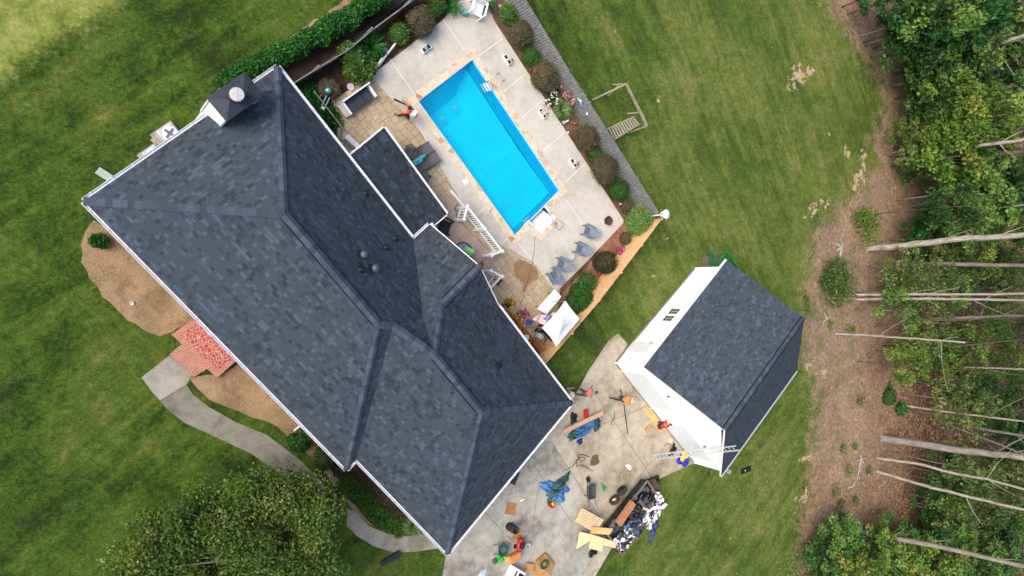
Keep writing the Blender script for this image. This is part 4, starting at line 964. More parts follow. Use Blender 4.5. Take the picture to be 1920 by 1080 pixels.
# ------------------------------------------------------------------ pool yard furniture
def adirondack(label, x, y, ang, group='blue adirondack chairs'):
    c = at(x, y, .35); t = thing('adirondack_chair', label, 'chair', (c.x, c.y, 0), ang, group)
    for k in range(5): mb = MB(); mb.bar((.32,.22-.11*k,.36), (-.22,.22-.11*k,.25), .095, .02); mb.build('seat_slat', m_blueplastic, t)
    for k in range(5):
        a = (k-2); top = .98-.05*a*a; mb = MB(); mb.bar((-.2,.09*a,.27), (-.2-.42*(top-.27)/.7,.13*a,top), .10, .02, (1,0,.5)); mb.build('back_slat', m_blueplastic, t)
    for s in (-1, 1):
        mb = MB(); mb.bar((.42,s*.36,.56), (-.42,s*.33,.58), .14, .03); mb.build('armrest', m_blueplastic, t)
        mb = MB(); mb.bar((.36,s*.31,0), (.36,s*.31,.55), .05, .12); mb.build('front_leg', m_blueplastic, t)
        mb = MB(); mb.bar((.34,s*.27,.30), (-.55,s*.27,.05), .04, .13); mb.build('rear_leg', m_blueplastic, t)
    mb = MB(); mb.bar((-.42,-.36,.55), (-.42,.36,.55), .06, .04); mb.build('back_rail', m_blueplastic, t); return t
adirondack('blue-grey adirondack chair nearest the fire pit', 1103, 434, R(163))
adirondack('blue-grey adirondack chair second from the fire pit, on the expansion line', 1088, 467, R(163))
adirondack('blue-grey adirondack chair just left of the small wire table', 1053, 496, R(160))
adirondack('blue-grey adirondack chair standing last in the row, turned away from the others', 1039, 517, R(128))
def wire_table(x, y):
    c = at(x, y, .4); t = thing('side_table', 'small pale wire side table between two blue chairs', 'table', (c.x, c.y, 0), .3); mb = MB()
    mb.lathe([(.25,.42),(.25,.44),(.0,.44)], n=16); mb.build('tabletop', plain('pale_glass', C(190,198,204), .2), t)
    for k in range(4): mb = MB(); a = k*1.57; mb.tube([(math.cos(a)*.24,math.sin(a)*.24,.42),(math.cos(a)*.08,math.sin(a)*.08,.22),(math.cos(a)*.26,math.sin(a)*.26,0)], .014, 6); mb.build('leg', m_metal, t)
wire_table(1071,481)
c = at(1139,414,.15); t = thing('fire_pit', 'round rusty iron fire bowl standing on the concrete corner', 'fire pit', (c.x,c.y,0)); mb = MB()
m_rust = plain('rusty_iron', C(84,62,54), .8, var=.3); mb.lathe([(.14,.05),(.26,.12),(.29,.3),(.31,.31),(.27,.29),(.22,.14),(0,.1)], n=24); mb.build('bowl', m_rust, t); 
for k in range(3): mb = MB(); a = k*2.1; mb.bar((math.cos(a)*.18,math.sin(a)*.18,0),(math.cos(a)*.18,math.sin(a)*.18,.1),.03,.03); mb.build('leg', m_rust, t)
def planter(label, x, y, ang, fl):
    c = at(x, y, .15); t = thing('planter_box', label, 'planter', (c.x,c.y,0), ang); mb = MB(); L, W2, Hh = .62, .26, .24
    for s in (-1, 1): mb.box((0,s*W2/2,Hh/2), (L,.03,Hh)); mb.box((s*L/2,0,Hh/2), (.03,W2+.03,Hh))
    mb.build('box', m_white, t); mb = MB(); mb.box((0,0,Hh-.06), (L-.03,W2-.03,.02)); mb.build('soil', plain('potting_soil', C(36,34,42), .95, var=.4, scale=30), t)
    rng = np.random.default_rng(int(x)); P_ = np.column_stack([rng.normal(size=9)*.06, rng.normal(size=9)*.05, Hh+.05*rng.random(9)]); arr_mesh('plant', *leaf_arrays(P_, .06, None, 1.0, 1.0, rng)[:2], fl, t)
    P_ = np.column_stack([.2+rng.normal(size=12)*.05, .2+rng.normal(size=12)*.06, Hh+.12*rng.random(12)]); arr_mesh('ornament_flowers', *leaf_arrays(P_, .035, None, 1.0, 1.0, rng)[:2], m_pink if fl is not m_teal else m_teal, t)
al = heading((782,190),(965,443))
m_cream = plain('cream_petals', C(240,226,180), .7)
planter('white window-box planter with teal plant, alone near the top left of the pool deck', 799, 91, al+R(90), m_teal)
planter('white planter box on the deck nearest the pool ladder with a blue ornament', 951, 112, al, m_cream)
planter('white planter box on the deck opposite the daylily clump', 1017, 213, al, m_cream)
planter('white planter box on the deck near the lower end, with a pink ornament', 1075, 306, al, m_cream)
def pt(px_, h): return at(px_[0], px_[1], h)
# white resin armchair and teal pot
def resin_chair(name, label, x, y, ang, mat, scale=1.0, cat='chair'):
    c = at(x, y, .45); t = thing(name, label, cat, (c.x,c.y,0), ang); t.scale = (scale,)*3
    mb = MB(); mb.box((0,0,.4), (.56,.56,.04)); mb.build('seat', mat, t, bevel=.01)
    for k in range(7): mb = MB(); y_ = -.24+.08*k; mb.bar((-.27,y_,.42), (-.38,y_*1.1,.92-.04*abs(k-3)*abs(k-3)*.3), .045, .02, (1,0,0)); mb.build('back_slat', mat, t)
    mb = MB(); mb.bar((-.385,-.3,.9), (-.385,.3,.9), .05, .06); mb.bar((-.33,-.3,.66), (-.33,.3,.66), .03, .04); mb.build('back_rail', mat, t)
    for s in (-1, 1):
        mb = MB(); mb.bar((.26,s*.32,.64), (-.34,s*.32,.68), .08, .03); mb.build('armrest', mat, t)
        mb = MB(); mb.bar((.28,s*.3,0), (.25,s*.31,.64), .05, .06); mb.build('leg', mat, t); mb = MB(); mb.bar((-.4,s*.28,0), (-.3,s*.29,.66), .05, .06); mb.build('leg', mat, t)
    return t
resin_chair('resin_loveseat', 'wide white resin garden seat with lattice back at the top corner of the pool deck', 893, 18, R(-104), m_white, 1.35)
c = at(871,24,.2); t = thing('garden_stool', 'teal glazed ceramic pot with pale lid beside the white resin seat', 'pot', (c.x,c.y,0)); mb = MB(); mb.lathe([(.15,0),(.2,.2),(.17,.4),(.13,.42)], n=20); mb.build('pot', plain('dusty_teal', C(96,150,154), .5), t, smooth=True); mb = MB(); mb.lathe([(.13,.42),(.13,.45),(0,.46)], n=18); mb.build('lid', m_teal, t)
# daybed / planter bench on the pavers
a_, b_ = at(652,190,.5), at(690,163,.5); ang = math.atan2((b_-a_).y, (b_-a_).x); c = at(672,187,.4)
t = thing('patio_sofa', 'white-framed patio sofa with dark slate cushions on the paver patio', 'sofa', (c.x,c.y,0), ang)
mb = MB(); mb.box((0,0,.22), (1.75,.72,.1)); mb.build('base', m_white, t, bevel=.01)
for s in (-1, 1): mb = MB(); mb.box((s*.9,0,.32), (.1,.8,.62)); mb.build('armrest', m_white, t, bevel=.01)
mb = MB(); mb.box((0,.38,.42), (1.9,.08,.8)); mb.build('back_frame', m_white, t, bevel=.01)
for s in (-1, 0, 1): mb = MB(); mb.box((s*.56,-.03,.36), (.54,.66,.16)); mb.build('cushion', plain('slate_cushion', C(60,64,78), .9, var=.3, scale=14), t, bevel=.03)
for s in (-1, 1):
    for q in (-1, 1): mb = MB(); mb.box((s*.82,q*.3,.08), (.08,.08,.17)); mb.build('leg', m_white, t)
mb = MB(); mb.box((-1.05,-.02,.25), (.18,.7,.06)); mb.box((-1.05,-.02,.12), (.15,.66,.22)); mb.build('side_tray', plain('beige_plastic', C(196,188,178), .6), t)
# skimmer net, poles
t = thing('pool_brush', 'oval pale net head on a dark blue handle beside the leafy bush', 'pool net'); mb = MB(); p = at(657,163,.1); mb.lathe([(.0,.0),(.17,.01),(.2,.05)], p, 18); o = mb.build('net', plain('pale_mesh', C(196,192,208), .7), t)
mb = MB(); mb.tube([p+Vector((.15,.15,.05)), at(674,144,.2)], .025, 8); mb.build('handle', plain('navy_handle', C(38,62,96), .4), t)
t = thing('pole', 'long white pole lying across the dark mulch to the corner of the pool deck', 'pole'); mb = MB(); mb.tube([at(696,142,.1), at(718,112,.35), at(741,82,.5)], .055, 8); mb.build('shaft', m_white, t); mb = MB(); mb.tube([at(701,132,.2), at(717,109,.45)], .05, 8); mb.build('sleeve', m_white, t)
mb = MB(); mb.lathe([(.17,0),(.14,.1),(.05,.14),(.04,.2)], at(722,95,.1), 18); t = thing('glass_globe', 'clear glass garden globe beside the long white pole', 'ornament'); mb.build('bowl', plain('clear_glass', C(170,174,180), .15), t)
t = thing('gazing_ball', 'shiny teal glass ball on a stand between the roof edge and the rose bush', 'ornament', tuple(at(606,177,0))); mb = MB(); mb.lathe([(.02,.6),(.12,.66),(.17,.8),(.12,.94),(0,.97)], n=18); mb.build('ball', plain('teal_mirror', C(120,196,204), .1, metal=.5), t, smooth=True); mb = MB(); mb.lathe([(.14,0),(.05,.1),(.05,.6)], n=12); mb.build('stand', m_dark, t)
t = thing('garden_lantern', 'narrow white and teal wooden ornament leaning below the teal glass ball', 'ornament', tuple(at(607,193,0)), R(70)); mb = MB(); mb.bar((-.3,-.08,.3),(.25,-.08,.5),.05,.05); mb.bar((-.3,.1,.3),(.25,.1,.5),.06,.05); mb.build('arms', plain('pale_teal_wood', C(150,186,190), .6), t); mb = MB(); mb.box((-.38,0,.3),(.14,.18,.1)); mb.build('foot', m_white, t)
t = thing('clothes_line_pole', 'thin pale timber rail lying along the edge of the paver patio', 'pole'); mb = MB(); mb.bar(at(588,170,.5), at(645,243,.3), .05, .05); mb.bar(at(628,222,.3), at(643,243,.25), .05, .05); mb.bar(at(596,184,.4), at(604,178,.45), .03,.03); mb.build('timber', m_oldwood, t)
t = thing('log', 'short pale log lying against the corner of the gravel patch', 'log'); mb = MB(); mb.tube([at(635,262,.15), at(636,240,.2)], .1, 9); mb.build('log', m_bark, t); mb = MB(); mb.tube([at(629,258,.12), at(633,237,.15)], .07, 8); mb.build('stick', m_bark2, t)
t = thing('blue_garden_hose', 'small coil of blue hose on the dark mulch under the rose bush', 'hose'); mb = MB(); mb.tube([at(623,181,.05)+Vector((math.cos(k*.7)*.16,math.sin(k*.7)*.16,.02*k*.2)) for k in range(22)], .02, 6); mb.build('hose', plain('blue_hose', C(60,110,160), .4), t)
t = thing('utility_cabinet', 'white wedge-shaped plastic cover on the gravel next to the porch roof', 'cover', tuple(at(657,270,0)), heading((648,262),(668,280))); mb = MB(); mb.box((0,0,.25),(.95,.3,.5)); mb.build('body', m_white, t, bevel=.02); mb = MB(); mb.box((.35,-.02,.54),(.2,.24,.08)); mb.build('lid', m_white, t)
# sling lounge chairs
m_sling = plain('grey_sling_fabric', C(92,92,100), .8, var=.12, scale=14)
def lounger(label, x, y, ang):
    c = at(x, y, .3); t = thing('sling_chair', label, 'lounge chair', (c.x,c.y,0), ang, 'grey sling chairs by the porch')
    mb = MB(); mb.bar((-.9,0,.32),(.2,0,.32),.56,.02); mb.build('seat', m_sling, t); mb = MB(); mb.bar((.2,0,.32),(.75,0,.62),.56,.02); mb.build('backrest', m_sling, t)
    for s in (-1,1):
        mb = MB(); mb.tube([(-.92,s*.3,.33),(.2,s*.3,.33),(.77,s*.3,.64)], .02, 6); mb.build('frame_rail', m_dark, t)
        for q in (-.7,.15): mb = MB(); mb.tube([(q,s*.3,.33),(q-.05,s*.31,.0)], .018, 6); mb.build('leg', m_dark, t)
        mb = MB(); mb.tube([(-.25,s*.33,.34),(-.2,s*.34,.56),(.25,s*.34,.56),(.35,s*.31,.4)], .02, 6); mb.build('armrest', m_dark, t)
    return t
la = heading((772,300),(802,279)); lounger('upper grey sling lounger sticking out from under the porch roof', 786, 288, la); lounger('grey sling lounger beside the teal towel', 799, 306, la)
resin_chair('patio_chair', 'dark metal patio chair partly hidden beneath the porch roof edge, below the towel', 795, 328, la+R(10), m_sling, 1.0); resin_chair('patio_chair', 'dark metal patio chair at the roof edge above the sling loungers', 766, 286, la+R(200), m_sling, .9)
t = thing('pool_towel', 'crumpled turquoise towel draped over a grey lounge chair', 'towel', tuple(at(786,300,.46)), la)
m_towel = plain('turquoise_towel', C(80,186,210), .9, var=.25, scale=8)
def crumple(name, parent, L, W_, Hh, mat, seed=0, nx=26, ny=18, taper=.3):
    rng = np.random.default_rng(seed); V = []
    ph = rng.random(12)*6.28
    for j in range(ny):
        for i in range(nx):
            u, v = i/(nx-1)*2-1, j/(ny-1)*2-1; e = max(0, 1-max(abs(u), abs(v))**3)
            rr = 1+.16*math.sin(3*math.atan2(v, u)+ph[0])+.1*math.sin(5*math.atan2(v, u)+ph[1])
            z = Hh*e*(.45+.3*math.sin(u*6+ph[2]+2*math.sin(v*4+ph[3]))+.25*math.sin(v*9+ph[4]+u*5)+.2*math.sin((u+v)*13+ph[5]))+.012
            s_ = math.sqrt(max(0, 1-.35*v*v)); V.append((u*L/2*rr*s_, v*W_/2*rr*math.sqrt(max(0, 1-.35*u*u)), max(.012, z)))
    F_ = [(j*nx+i, j*nx+i+1, (j+1)*nx+i+1, (j+1)*nx+i) for j in range(ny-1) for i in range(nx-1)]
    o = arr_mesh(name, np.array(V), np.array(F_), mat, parent); o.data.polygons.foreach_set('use_smooth', [True]*len(F_)); m = o.modifiers.new('t', 'SOLIDIFY'); m.thickness = .01; return o
crumple('cloth', t, .95, .32, .14, m_towel, 3)

# raised composite deck with white railings
dk = thing('composite_deck', 'low brown composite deck between the house and the pool with dark-jointed steps', 'deck', (0,0,0)); mb = MB()
mb.prism(pxs([(818,366),(858,376),(852,392),(858,412),(921,476),(905,484),(905,490),(888,500),(880,520),(790,440)], .45), .02, .45); mb.build('boards', m_board, dk)
for k in range(4):
    a, b, c_, d_ = (906,482+7*k),(928,478+7*k),(928,485+7*k),(906,489+7*k); mb = MB(); mb.prism(pxs([a,b,c_,d_], .4-.09*k), .02, .40-.09*k); mb.build('step', m_board, dk)
mb = MB(); mb.prism(pxs([(905,511),(921,509),(938,518),(915,545),(885,530)], .25), .02, .25); mb.build('landing', m_board, dk)
def railing(t, a, b, za, hgt=.92, n=None):
    """rail panel between two measured top points"""
    A_, B_ = at(*a, za+hgt), at(*b, za+hgt); L = (B_-A_).length; d = (B_-A_).normalized()
    pn = MB(); pn.bar(A_, B_, .11, .06); pn.build('top_rail', m_white, t)
    pn = MB(); pn.bar(A_-Vector((0,0,hgt-.12)), B_-Vector((0,0,hgt-.12)), .07, .07); pn.build('bottom_rail', m_white, t)
    n = n or max(2, int(L/.145))
    for k in range(1, n): p = A_.lerp(B_, k/n); pn = MB(); pn.bar(p-Vector((0,0,hgt-.12)), p, .04, .04); pn.build('baluster', m_white, t)
def rpost(t, a, za, hgt=1.0):
    p = at(*a, za+hgt); pn = MB(); pn.box(V3(p, za-.35+(hgt+.35)/2), (.12,.12,hgt+.35), AZ); q = pn.build('post', m_white, t); pn = MB(); pn.box(V3(p, za+hgt+.02), (.17,.17,.05), AZ); pn.build('post_cap', m_white, q)
rl = thing('deck_railing', 'long white baluster railing along the pool side of the composite deck', 'railing', (0,0,0))
railing(rl, (876,388), (909,429), .45); railing(rl, (909,429), (941,471), .45); railing(rl, (876,388), (870,410), .45); railing(rl, (941,471), (923,478), .45)
for q in ((876,387),(909,429),(942,471),(870,411),(922,479)): rpost(rl, q, .45)
rl = thing('step_railing', 'short white railing at the foot of the deck steps by the roof edge', 'railing', (0,0,0))
railing(rl, (940,518), (918,543), .25); railing(rl, (922,508), (940,518), .25)
for q in ((941,518),(921,508),(918,544)): rpost(rl, q, .25)
rc = resin_chair('rocking_armchair', 'chunky black armchair on the composite deck at the corner of the porch roof', 833, 425, R(-20), m_black, 1.25)
c = at(868,474,1.15); t = thing('patio_table', 'round glass-topped table with black rim on the composite deck', 'table', (c.x,c.y,.45)); mb = MB(); mb.lathe([(.55,.70),(.62,.70),(.62,.74),(.55,.74),(.55,.70)], n=30); mb.build('rim', m_black, t); mb = MB(); mb.lathe([(.56,.71),(.56,.73),(0,.73)], n=30); mb.build('glass_top', plain('smoky_glass', C(128,140,150), .15), t)
for k in range(4): mb = MB(); a = k*1.57+.4; mb.tube([(math.cos(a)*.4,math.sin(a)*.4,.7),(math.cos(a)*.45,math.sin(a)*.45,0)], .02, 6); mb.build('leg', m_black, t)
t = thing('folded_parasol', 'closed light-green parasol poking out past the roof edge over the round table', 'parasol', (0,0,0)); m_green = plain('pale_green_canvas', C(150,212,146), .8, var=.2, scale=9)
A_, B_ = V3(c, 1.2), at(889,474,2.5); mb = MB(); mb.tube([A_-Vector((0,0,.7)), A_.lerp(B_, .5), B_+(B_-A_)*.04], .025, 8); mb.build('pole', m_black, t)
mb = MB(); N = 40; rings = [(0.05,.10),(.3,.26),(.6,.22),(.85,.12),(1,.02)]; d = (B_-A_).normalized(); x_ = d.orthogonal().normalized(); y_ = d.cross(x_); vs = []
for s_, r_ in rings:
    for k in range(N): a = 6.283*k/N; rr = r_*(1+.35*math.sin(8*a)); vs.append(A_.lerp(B_, s_)+x_*math.cos(a)*rr+y_*math.sin(a)*rr)
mb.add(vs, [(i*N+k, i*N+(k+1) % N, (i+1)*N+(k+1) % N, (i+1)*N+k) for i in range(4) for k in range(N)]); mb.build('canvas', m_green, t)
resin_chair('folding_chair', 'thin black metal chair behind the short white railing', 935, 524, R(40), m_black, .7)
# stained wood planter stand beside the house
ws = thing('plant_stand', 'long stained-wood slatted plant stand along the house beside the paver patio', 'plant stand', (0,0,0))
A_, B_ = at(944,573,.95), at(1003,640,.95); d = (B_-A_).normalized(); n_ = Vector((-d.y,d.x,0)); L = (B_-A_).length
for k in range(int(L/.28)): mb = MB(); p = A_+d*(.14+.28*k); mb.bar(p, p-n_*1.1, .1, .04); mb.build('slat', m_redwood, ws)
for off, z in ((0,.05),(-1.1,.05),(0,-.45)): mb = MB(); mb.bar(A_+n_*off+Vector((0,0,z)), B_+n_*off+Vector((0,0,z)), .08, .09); mb.build('rail', m_redwood, ws)
for s in (0,.33,.66,1):
    for off in (0,-1.1): mb = MB(); p = A_.lerp(B_, s)+n_*off; mb.box(V3(p,.5), (.09,.09,1.0), AZ); mb.build('post', m_redwood, ws)
c = at(981,632,.9); t = thing('white_pot', 'white square pot on the end of the stained wood stand', 'pot', (c.x,c.y,.95), AZ); mb = MB(); mb.lathe([(.14,0),(.2,.3),(.22,.32),(.17,.31),(.15,.2),(0,.2)], n=4); mb.build('pot', m_white, t)
# folding table, canopy, flag, grill
ft = thing('folding_table', 'long white folding table standing on the pavers above the flag', 'table', (0,0,0)); tb = [at(1040,542,.74), at(1053,556,.74), at(1025,590,.74), at(1007,579,.74)]; mb = MB(); mb.prism(tb, .70, .74); mb.build('tabletop', m_whitecloth, ft, bevel=.01)
for a, b in ((0,1),(3,2)): mb = MB(); p, q = tb[a].lerp(tb[(a+2) % 4], .15), tb[b].lerp(tb[(b+2) % 4], .15); mb.tube([V3(p,.7),V3(p,0)], .018, 6); mb.tube([V3(q,.7),V3(q,0)], .018, 6); mb.tube([V3(p,.2),V3(q,.2)], .015, 6); mb.build('leg_frame', m_dark, ft)
cn = thing('canopy', 'white square pop-up canopy over the grill beside the cedar fence', 'canopy', (0,0,0)); cq = [at(1060,564,2.15), at(1087,598,2.15), at(1043,650,2.15), at(1016,615,2.15)]; pk = at(1054,611,2.75); V = []; F_ = []; n = 10
for i in range(4):
    a, b = cq[i], cq[(i+1) % 4]; k0_ = len(V)
    for j in range(n+1):
        for k in range(n+1):
            s, r_ = j/n, k/n; e = a.lerp(b, s); mid = (cq[0]+cq[1]+cq[2]+cq[3])/4; e = e+(mid-e)*.045*math.sin(math.pi*s)*(1-0)+Vector((0,0,.05*math.sin(math.pi*s))); p = e.lerp(pk, r_)-Vector((0,0,.10*math.sin(math.pi*r_))); V.append(tuple(p))
    F_ += [(k0_+j*(n+1)+k, k0_+(j+1)*(n+1)+k, k0_+(j+1)*(n+1)+k+1, k0_+j*(n+1)+k+1) for j in range(n) for k in range(n)]
o = arr_mesh('fabric_top', np.array(V), np.array(F_), m_whitecloth, cn); o.data.polygons.foreach_set('use_smooth', [True]*len(F_))
for q in cq: mb = MB(); mb.tube([V3(q.lerp(pk,.03),2.13), V3(q.lerp(pk,.03),0)], .02, 6); mb.build('pole', m_metal, cn)
gl = at(1024,622,.8); t = thing('gas_grill', 'black gas grill standing at the edge of the white canopy', 'grill', (gl.x,gl.y,0), heading((1010,612),(1033,636))); mb = MB(); mb.box((0,0,.45),(.7,.5,.75)); mb.build('cabinet', m_black, t, bevel=.02); mb = MB(); mb.tube([(-.36,0,.86),(.36,0,.86)], .24, 16); mb.build('hood', m_black, t); 
for s in (-1,1): mb = MB(); mb.box((s*.55,0,.82),(.36,.48,.04)); mb.build('side_shelf', m_dark, t)
mb = MB(); mb.bar((-.25,-.3,.95),(.25,-.3,.95),.03,.03); mb.build('handle', m_metal, t)
t = thing('covered_pot', 'rounded grey-white bagged pot beside the grill', 'pot', tuple(at(1007,629,0))); mb = MB(); mb.lathe([(.2,0),(.3,.25),(.26,.5),(.1,.62),(0,.63)], n=14); mb.build('bag', plain('grey_bag', C(170,176,180), .6, var=.3), t, smooth=True)
t = thing('stone_planter', 'rough brown stone planter at the end of the stained wood stand', 'planter', tuple(at(1003,648,0)), AZ); mb = MB(); mb.box((0,0,.3),(1.0,.55,.6)); mb.build('box', m_redmulch, t, bevel=.06)
mb = MB(); mb.lathe([(.12,0),(.16,.2),(.12,.34),(0,.36)], at(1035,590,.3), 12); t = thing('fan_heater', 'small white and black fan between the folding table and the canopy', 'fan'); mb.build('body', m_whitecloth, t)
# flag on its pole
fl = thing('flag', 'striped red and white flag with a blue starred corner hanging beside the canopy', 'flag', (0,0,0)); fa, fb_, fc_, fd_ = at(998,600,1.75), at(1012,587,1.85), at(1036,594,1.95), at(1024,612,1.85)
def fp(u, v): p = fa.lerp(fd_, u).lerp(fb_.lerp(fc_, u), v); return p+Vector((0,0,.07*math.sin(u*9+v*2)-.08*math.sin(math.pi*v)))
for nm, par, colr in (('red_stripes', 0, plain('flag_red', C(206,46,78), .7)), ('white_stripes', 1, m_whitecloth)):
    V = []; F_ = []
    for s in range(13):
        if s % 2 != par: continue
        u1 = .55 if s >= 6 else 1.0
        for k in range(12):
            a, b = u1*k/12, u1*(k+1)/12; i = len(V); V += [tuple(fp(a,s/13)), tuple(fp(b,s/13)), tuple(fp(b,(s+1)/13)), tuple(fp(a,(s+1)/13))]; F_.append((i,i+1,i+2,i+3))
    arr_mesh(nm, np.array(V), np.array(F_), colr, fl)
V = []; F_ = []
for k in range(8):
    a, b = .55+.45*k/8, .55+.45*(k+1)/8; i = len(V); V += [tuple(fp(a,6/13)), tuple(fp(b,6/13)), tuple(fp(b,1)), tuple(fp(a,1))]; F_.append((i,i+1,i+2,i+3))
can = arr_mesh('canton', np.array(V), np.array(F_), plain('flag_blue', C(70,70,160), .7), fl); V = []; F_ = []
for i_ in range(6):
    for j_ in range(5):
        p = fp(.6+.07*i_, .52+.1*j_)+Vector((0,0,.012)); k = len(V); V += [tuple(p+Vector((math.cos(a)*.025, math.sin(a)*.025, 0))) for a in (0,1.57,3.14,4.71)]; F_.append((k,k+1,k+2,k+3))
arr_mesh('stars', np.array(V), np.array(F_), m_whitecloth, can)
mb = MB(); mb.tube([at(1006,622,1.2), at(1037,593,2.1)], .018, 6); mb.build('flagpole', m_metal, fl)
t = thing('blue_pennant', 'small folded blue cloth at the tip of the flag beside the stained wood stand', 'cloth', tuple(at(991,604,1.0))); crumple('cloth', t, .5, .35, .15, plain('flag_blue', C(70,70,160), .7), 8)
# small ornaments
def ornament(name, label, x, y, h, fn): c = at(x, y, h); t = thing(name, label, 'ornament', (c.x,c.y,0)); fn(t)
def flamingo(t):
    m = plain('flamingo_pink', C(240,160,190), .5); mb = MB(); mb.tube([(0,0,.45),(.12,.02,.5),(.2,.04,.46)], [.04,.09,.02], 8); mb.build('body', m, t, smooth=True); mb = MB(); mb.tube([(0,0,.47),(-.08,0,.6),(-.03,0,.72),(-.1,0,.7)], .018, 6); mb.build('neck', m, t); mb = MB(); mb.tube([(.1,0,.45),(.1,0,0)], .008, 5); mb.build('leg', m_dark, t)
ornament('flamingo_ornament', 'pink flamingo on a stake in front of the small dark purple shrub', 1160, 383, .4, flamingo)
def heartplaque(t): mb = MB(); mb.lathe([(.0,1.72),(.2,1.7),(.22,1.66),(0,1.64)], n=12); mb.build('plaque', plain('pale_plaque', C(226,206,180), .7), t)
t = thing('fence_plaque', 'pale carved plaque fixed on the grey fence near the corner', 'plaque', (0,0,0)); p = at(1199,361,1.0); mb = MB(); mb.lathe([(.0,.0),(.2,.02),(.22,.05),(0,.06)], p, 10, Matrix.Rotation(R(55), 3, 'Y') @ Matrix.Rotation(.5, 3, 'Z')); mb.build('disc', plain('pale_plaque', C(230,214,190), .7), t)
def birdhouse(t):
    mb = MB(); mb.tube([(0,0,0),(0,0,2.3)], .045, 8); mb.build('pole', m_white, t); mb = MB(); mb.lathe([(.26,0),(.26,.3),(.34,.32),(.05,.5),(0,.5)], (0,0,2.3), 8); mb.build('house', plain('pale_blue_white', C(220,232,236), .5), t)
    mb = MB()
    for k in range(8): a = k*.785; mb.box((math.cos(a)*.26, math.sin(a)*.26, 2.45), (.03,.08,.08), a)
    mb.build('openings', m_dark, t)
p = at(1225,405,1.4); t = thing('birdhouse', 'white many-sided birdhouse on a pole outside the corner of the fences', 'birdhouse', (p.x,p.y,0)); p2 = at(1246,402,2.45); t.location = (p2.x,p2.y,0); birdhouse(t)
def greenpot(t): mb = MB(); mb.lathe([(.14,0),(.22,.25),(.24,.27),(.18,.26),(0,.2)], n=16); mb.build('pot', plain('green_glaze', C(54,140,96), .4, var=.3, scale=12), t)
ornament('glazed_pot', 'green glazed pot with leafy top between magenta flowers and rusty shrub', 1172, 460, .2, greenpot)
def bluebird(t): mb = MB(); mb.lathe([(.1,0),(.13,.1),(.09,.25),(0,.3)], n=12); mb.build('base', plain('pale_blue_ceramic', C(170,210,226), .4), t); mb = MB(); mb.bar((.0,0,.28),(.2,.12,.34),.1,.03); mb.build('wing', m_white, t)
ornament('ceramic_ornament', 'pale blue and white ceramic figure at the concrete edge below the daylily', 1059, 229, .2, bluebird)
def woodfig(t): mb = MB(); mb.tube([(-.25,0,.15),(.1,0,.2),(.3,.02,.15)], [.05,.08,.04], 8); mb.build('body', m_redwood, t); mb = MB(); mb.bar((-.2,0,0),(-.2,0,.15),.03,.03); mb.bar((.2,0,0),(.2,0,.15),.03,.03); mb.build('legs', m_redwood, t)
ornament('wooden_figure', 'brown wooden animal figure lying in the mulch by the grey fence', 1077, 231, .2, woodfig)
ornament('white_stone', 'little white stone ornament in the mulch below the blue ceramic figure', 1066, 248, .1, lambda t: MB().lathe([(.05,0),(.08,.06),(0,.12)], n=8).build('stone', m_white, t))
ornament('white_rock', 'pale rock beside the top boxwood at the grey fence', 939, 12, .1, lambda t: MB().lathe([(.12,0),(.16,.08),(.06,.15),(0,.15)], n=7).build('rock', m_gravel, t))
def wallfig(t): mb = MB(); mb.tube([(0,0,1.0),(.05,.0,1.25),(.12,-.1,1.4)], [.05,.08,.02], 8); mb.build('body', plain('pale_blue_ceramic', C(170,210,226), .4), t)
t = thing('dolphin_plaque', 'light blue curved fish plaque fixed on the grey fence beside the lilies', 'plaque'); p = [at(1083,184,1.3), at(1089,190,1.35), at(1091,199,1.2)]; MB().tube(p, [.03,.1,.02], 8).build('fish', plain('pale_blue_ceramic', C(170,210,226), .4), t)
t = thing('shell_plaque', 'white shell plaque fixed low on the grey fence below the fish plaque', 'plaque'); MB().lathe([(.03,0),(.1,.05),(0,.08)], at(1100,213,1.0), 8).build('shell', m_white, t)
# hose and water stain
t = thing('garden_hose', 'thin dark hose snaking from the pool steps across the pavers', 'hose'); mb = MB(); mb.tube([at(*q, .065) for q in ((1006,432),(1003,450),(1001,475),(996,500),(988,530),(980,560),(974,575))], .013, 6); mb.build('hose', plain('dark_hose', C(90,96,84), .5), t)
stp = slab('wet_stain', smooth_poly([(962,500),(968,490),(975,487),(990,493),(1003,501),(1009,512),(1008,524),(998,527),(988,538),(975,552),(982,535),(976,526),(966,518)], 2), .034, m_paver, z0=.031); stp.data.materials.clear()
stp.data.materials.append(plain('wet_pavers', C(160,124,86), .5, var=.18, scale=2.5))
slab('deck_edge_board', [(858,376),(870,392),(872,388),(846,355),(842,359)], .055, m_joint)
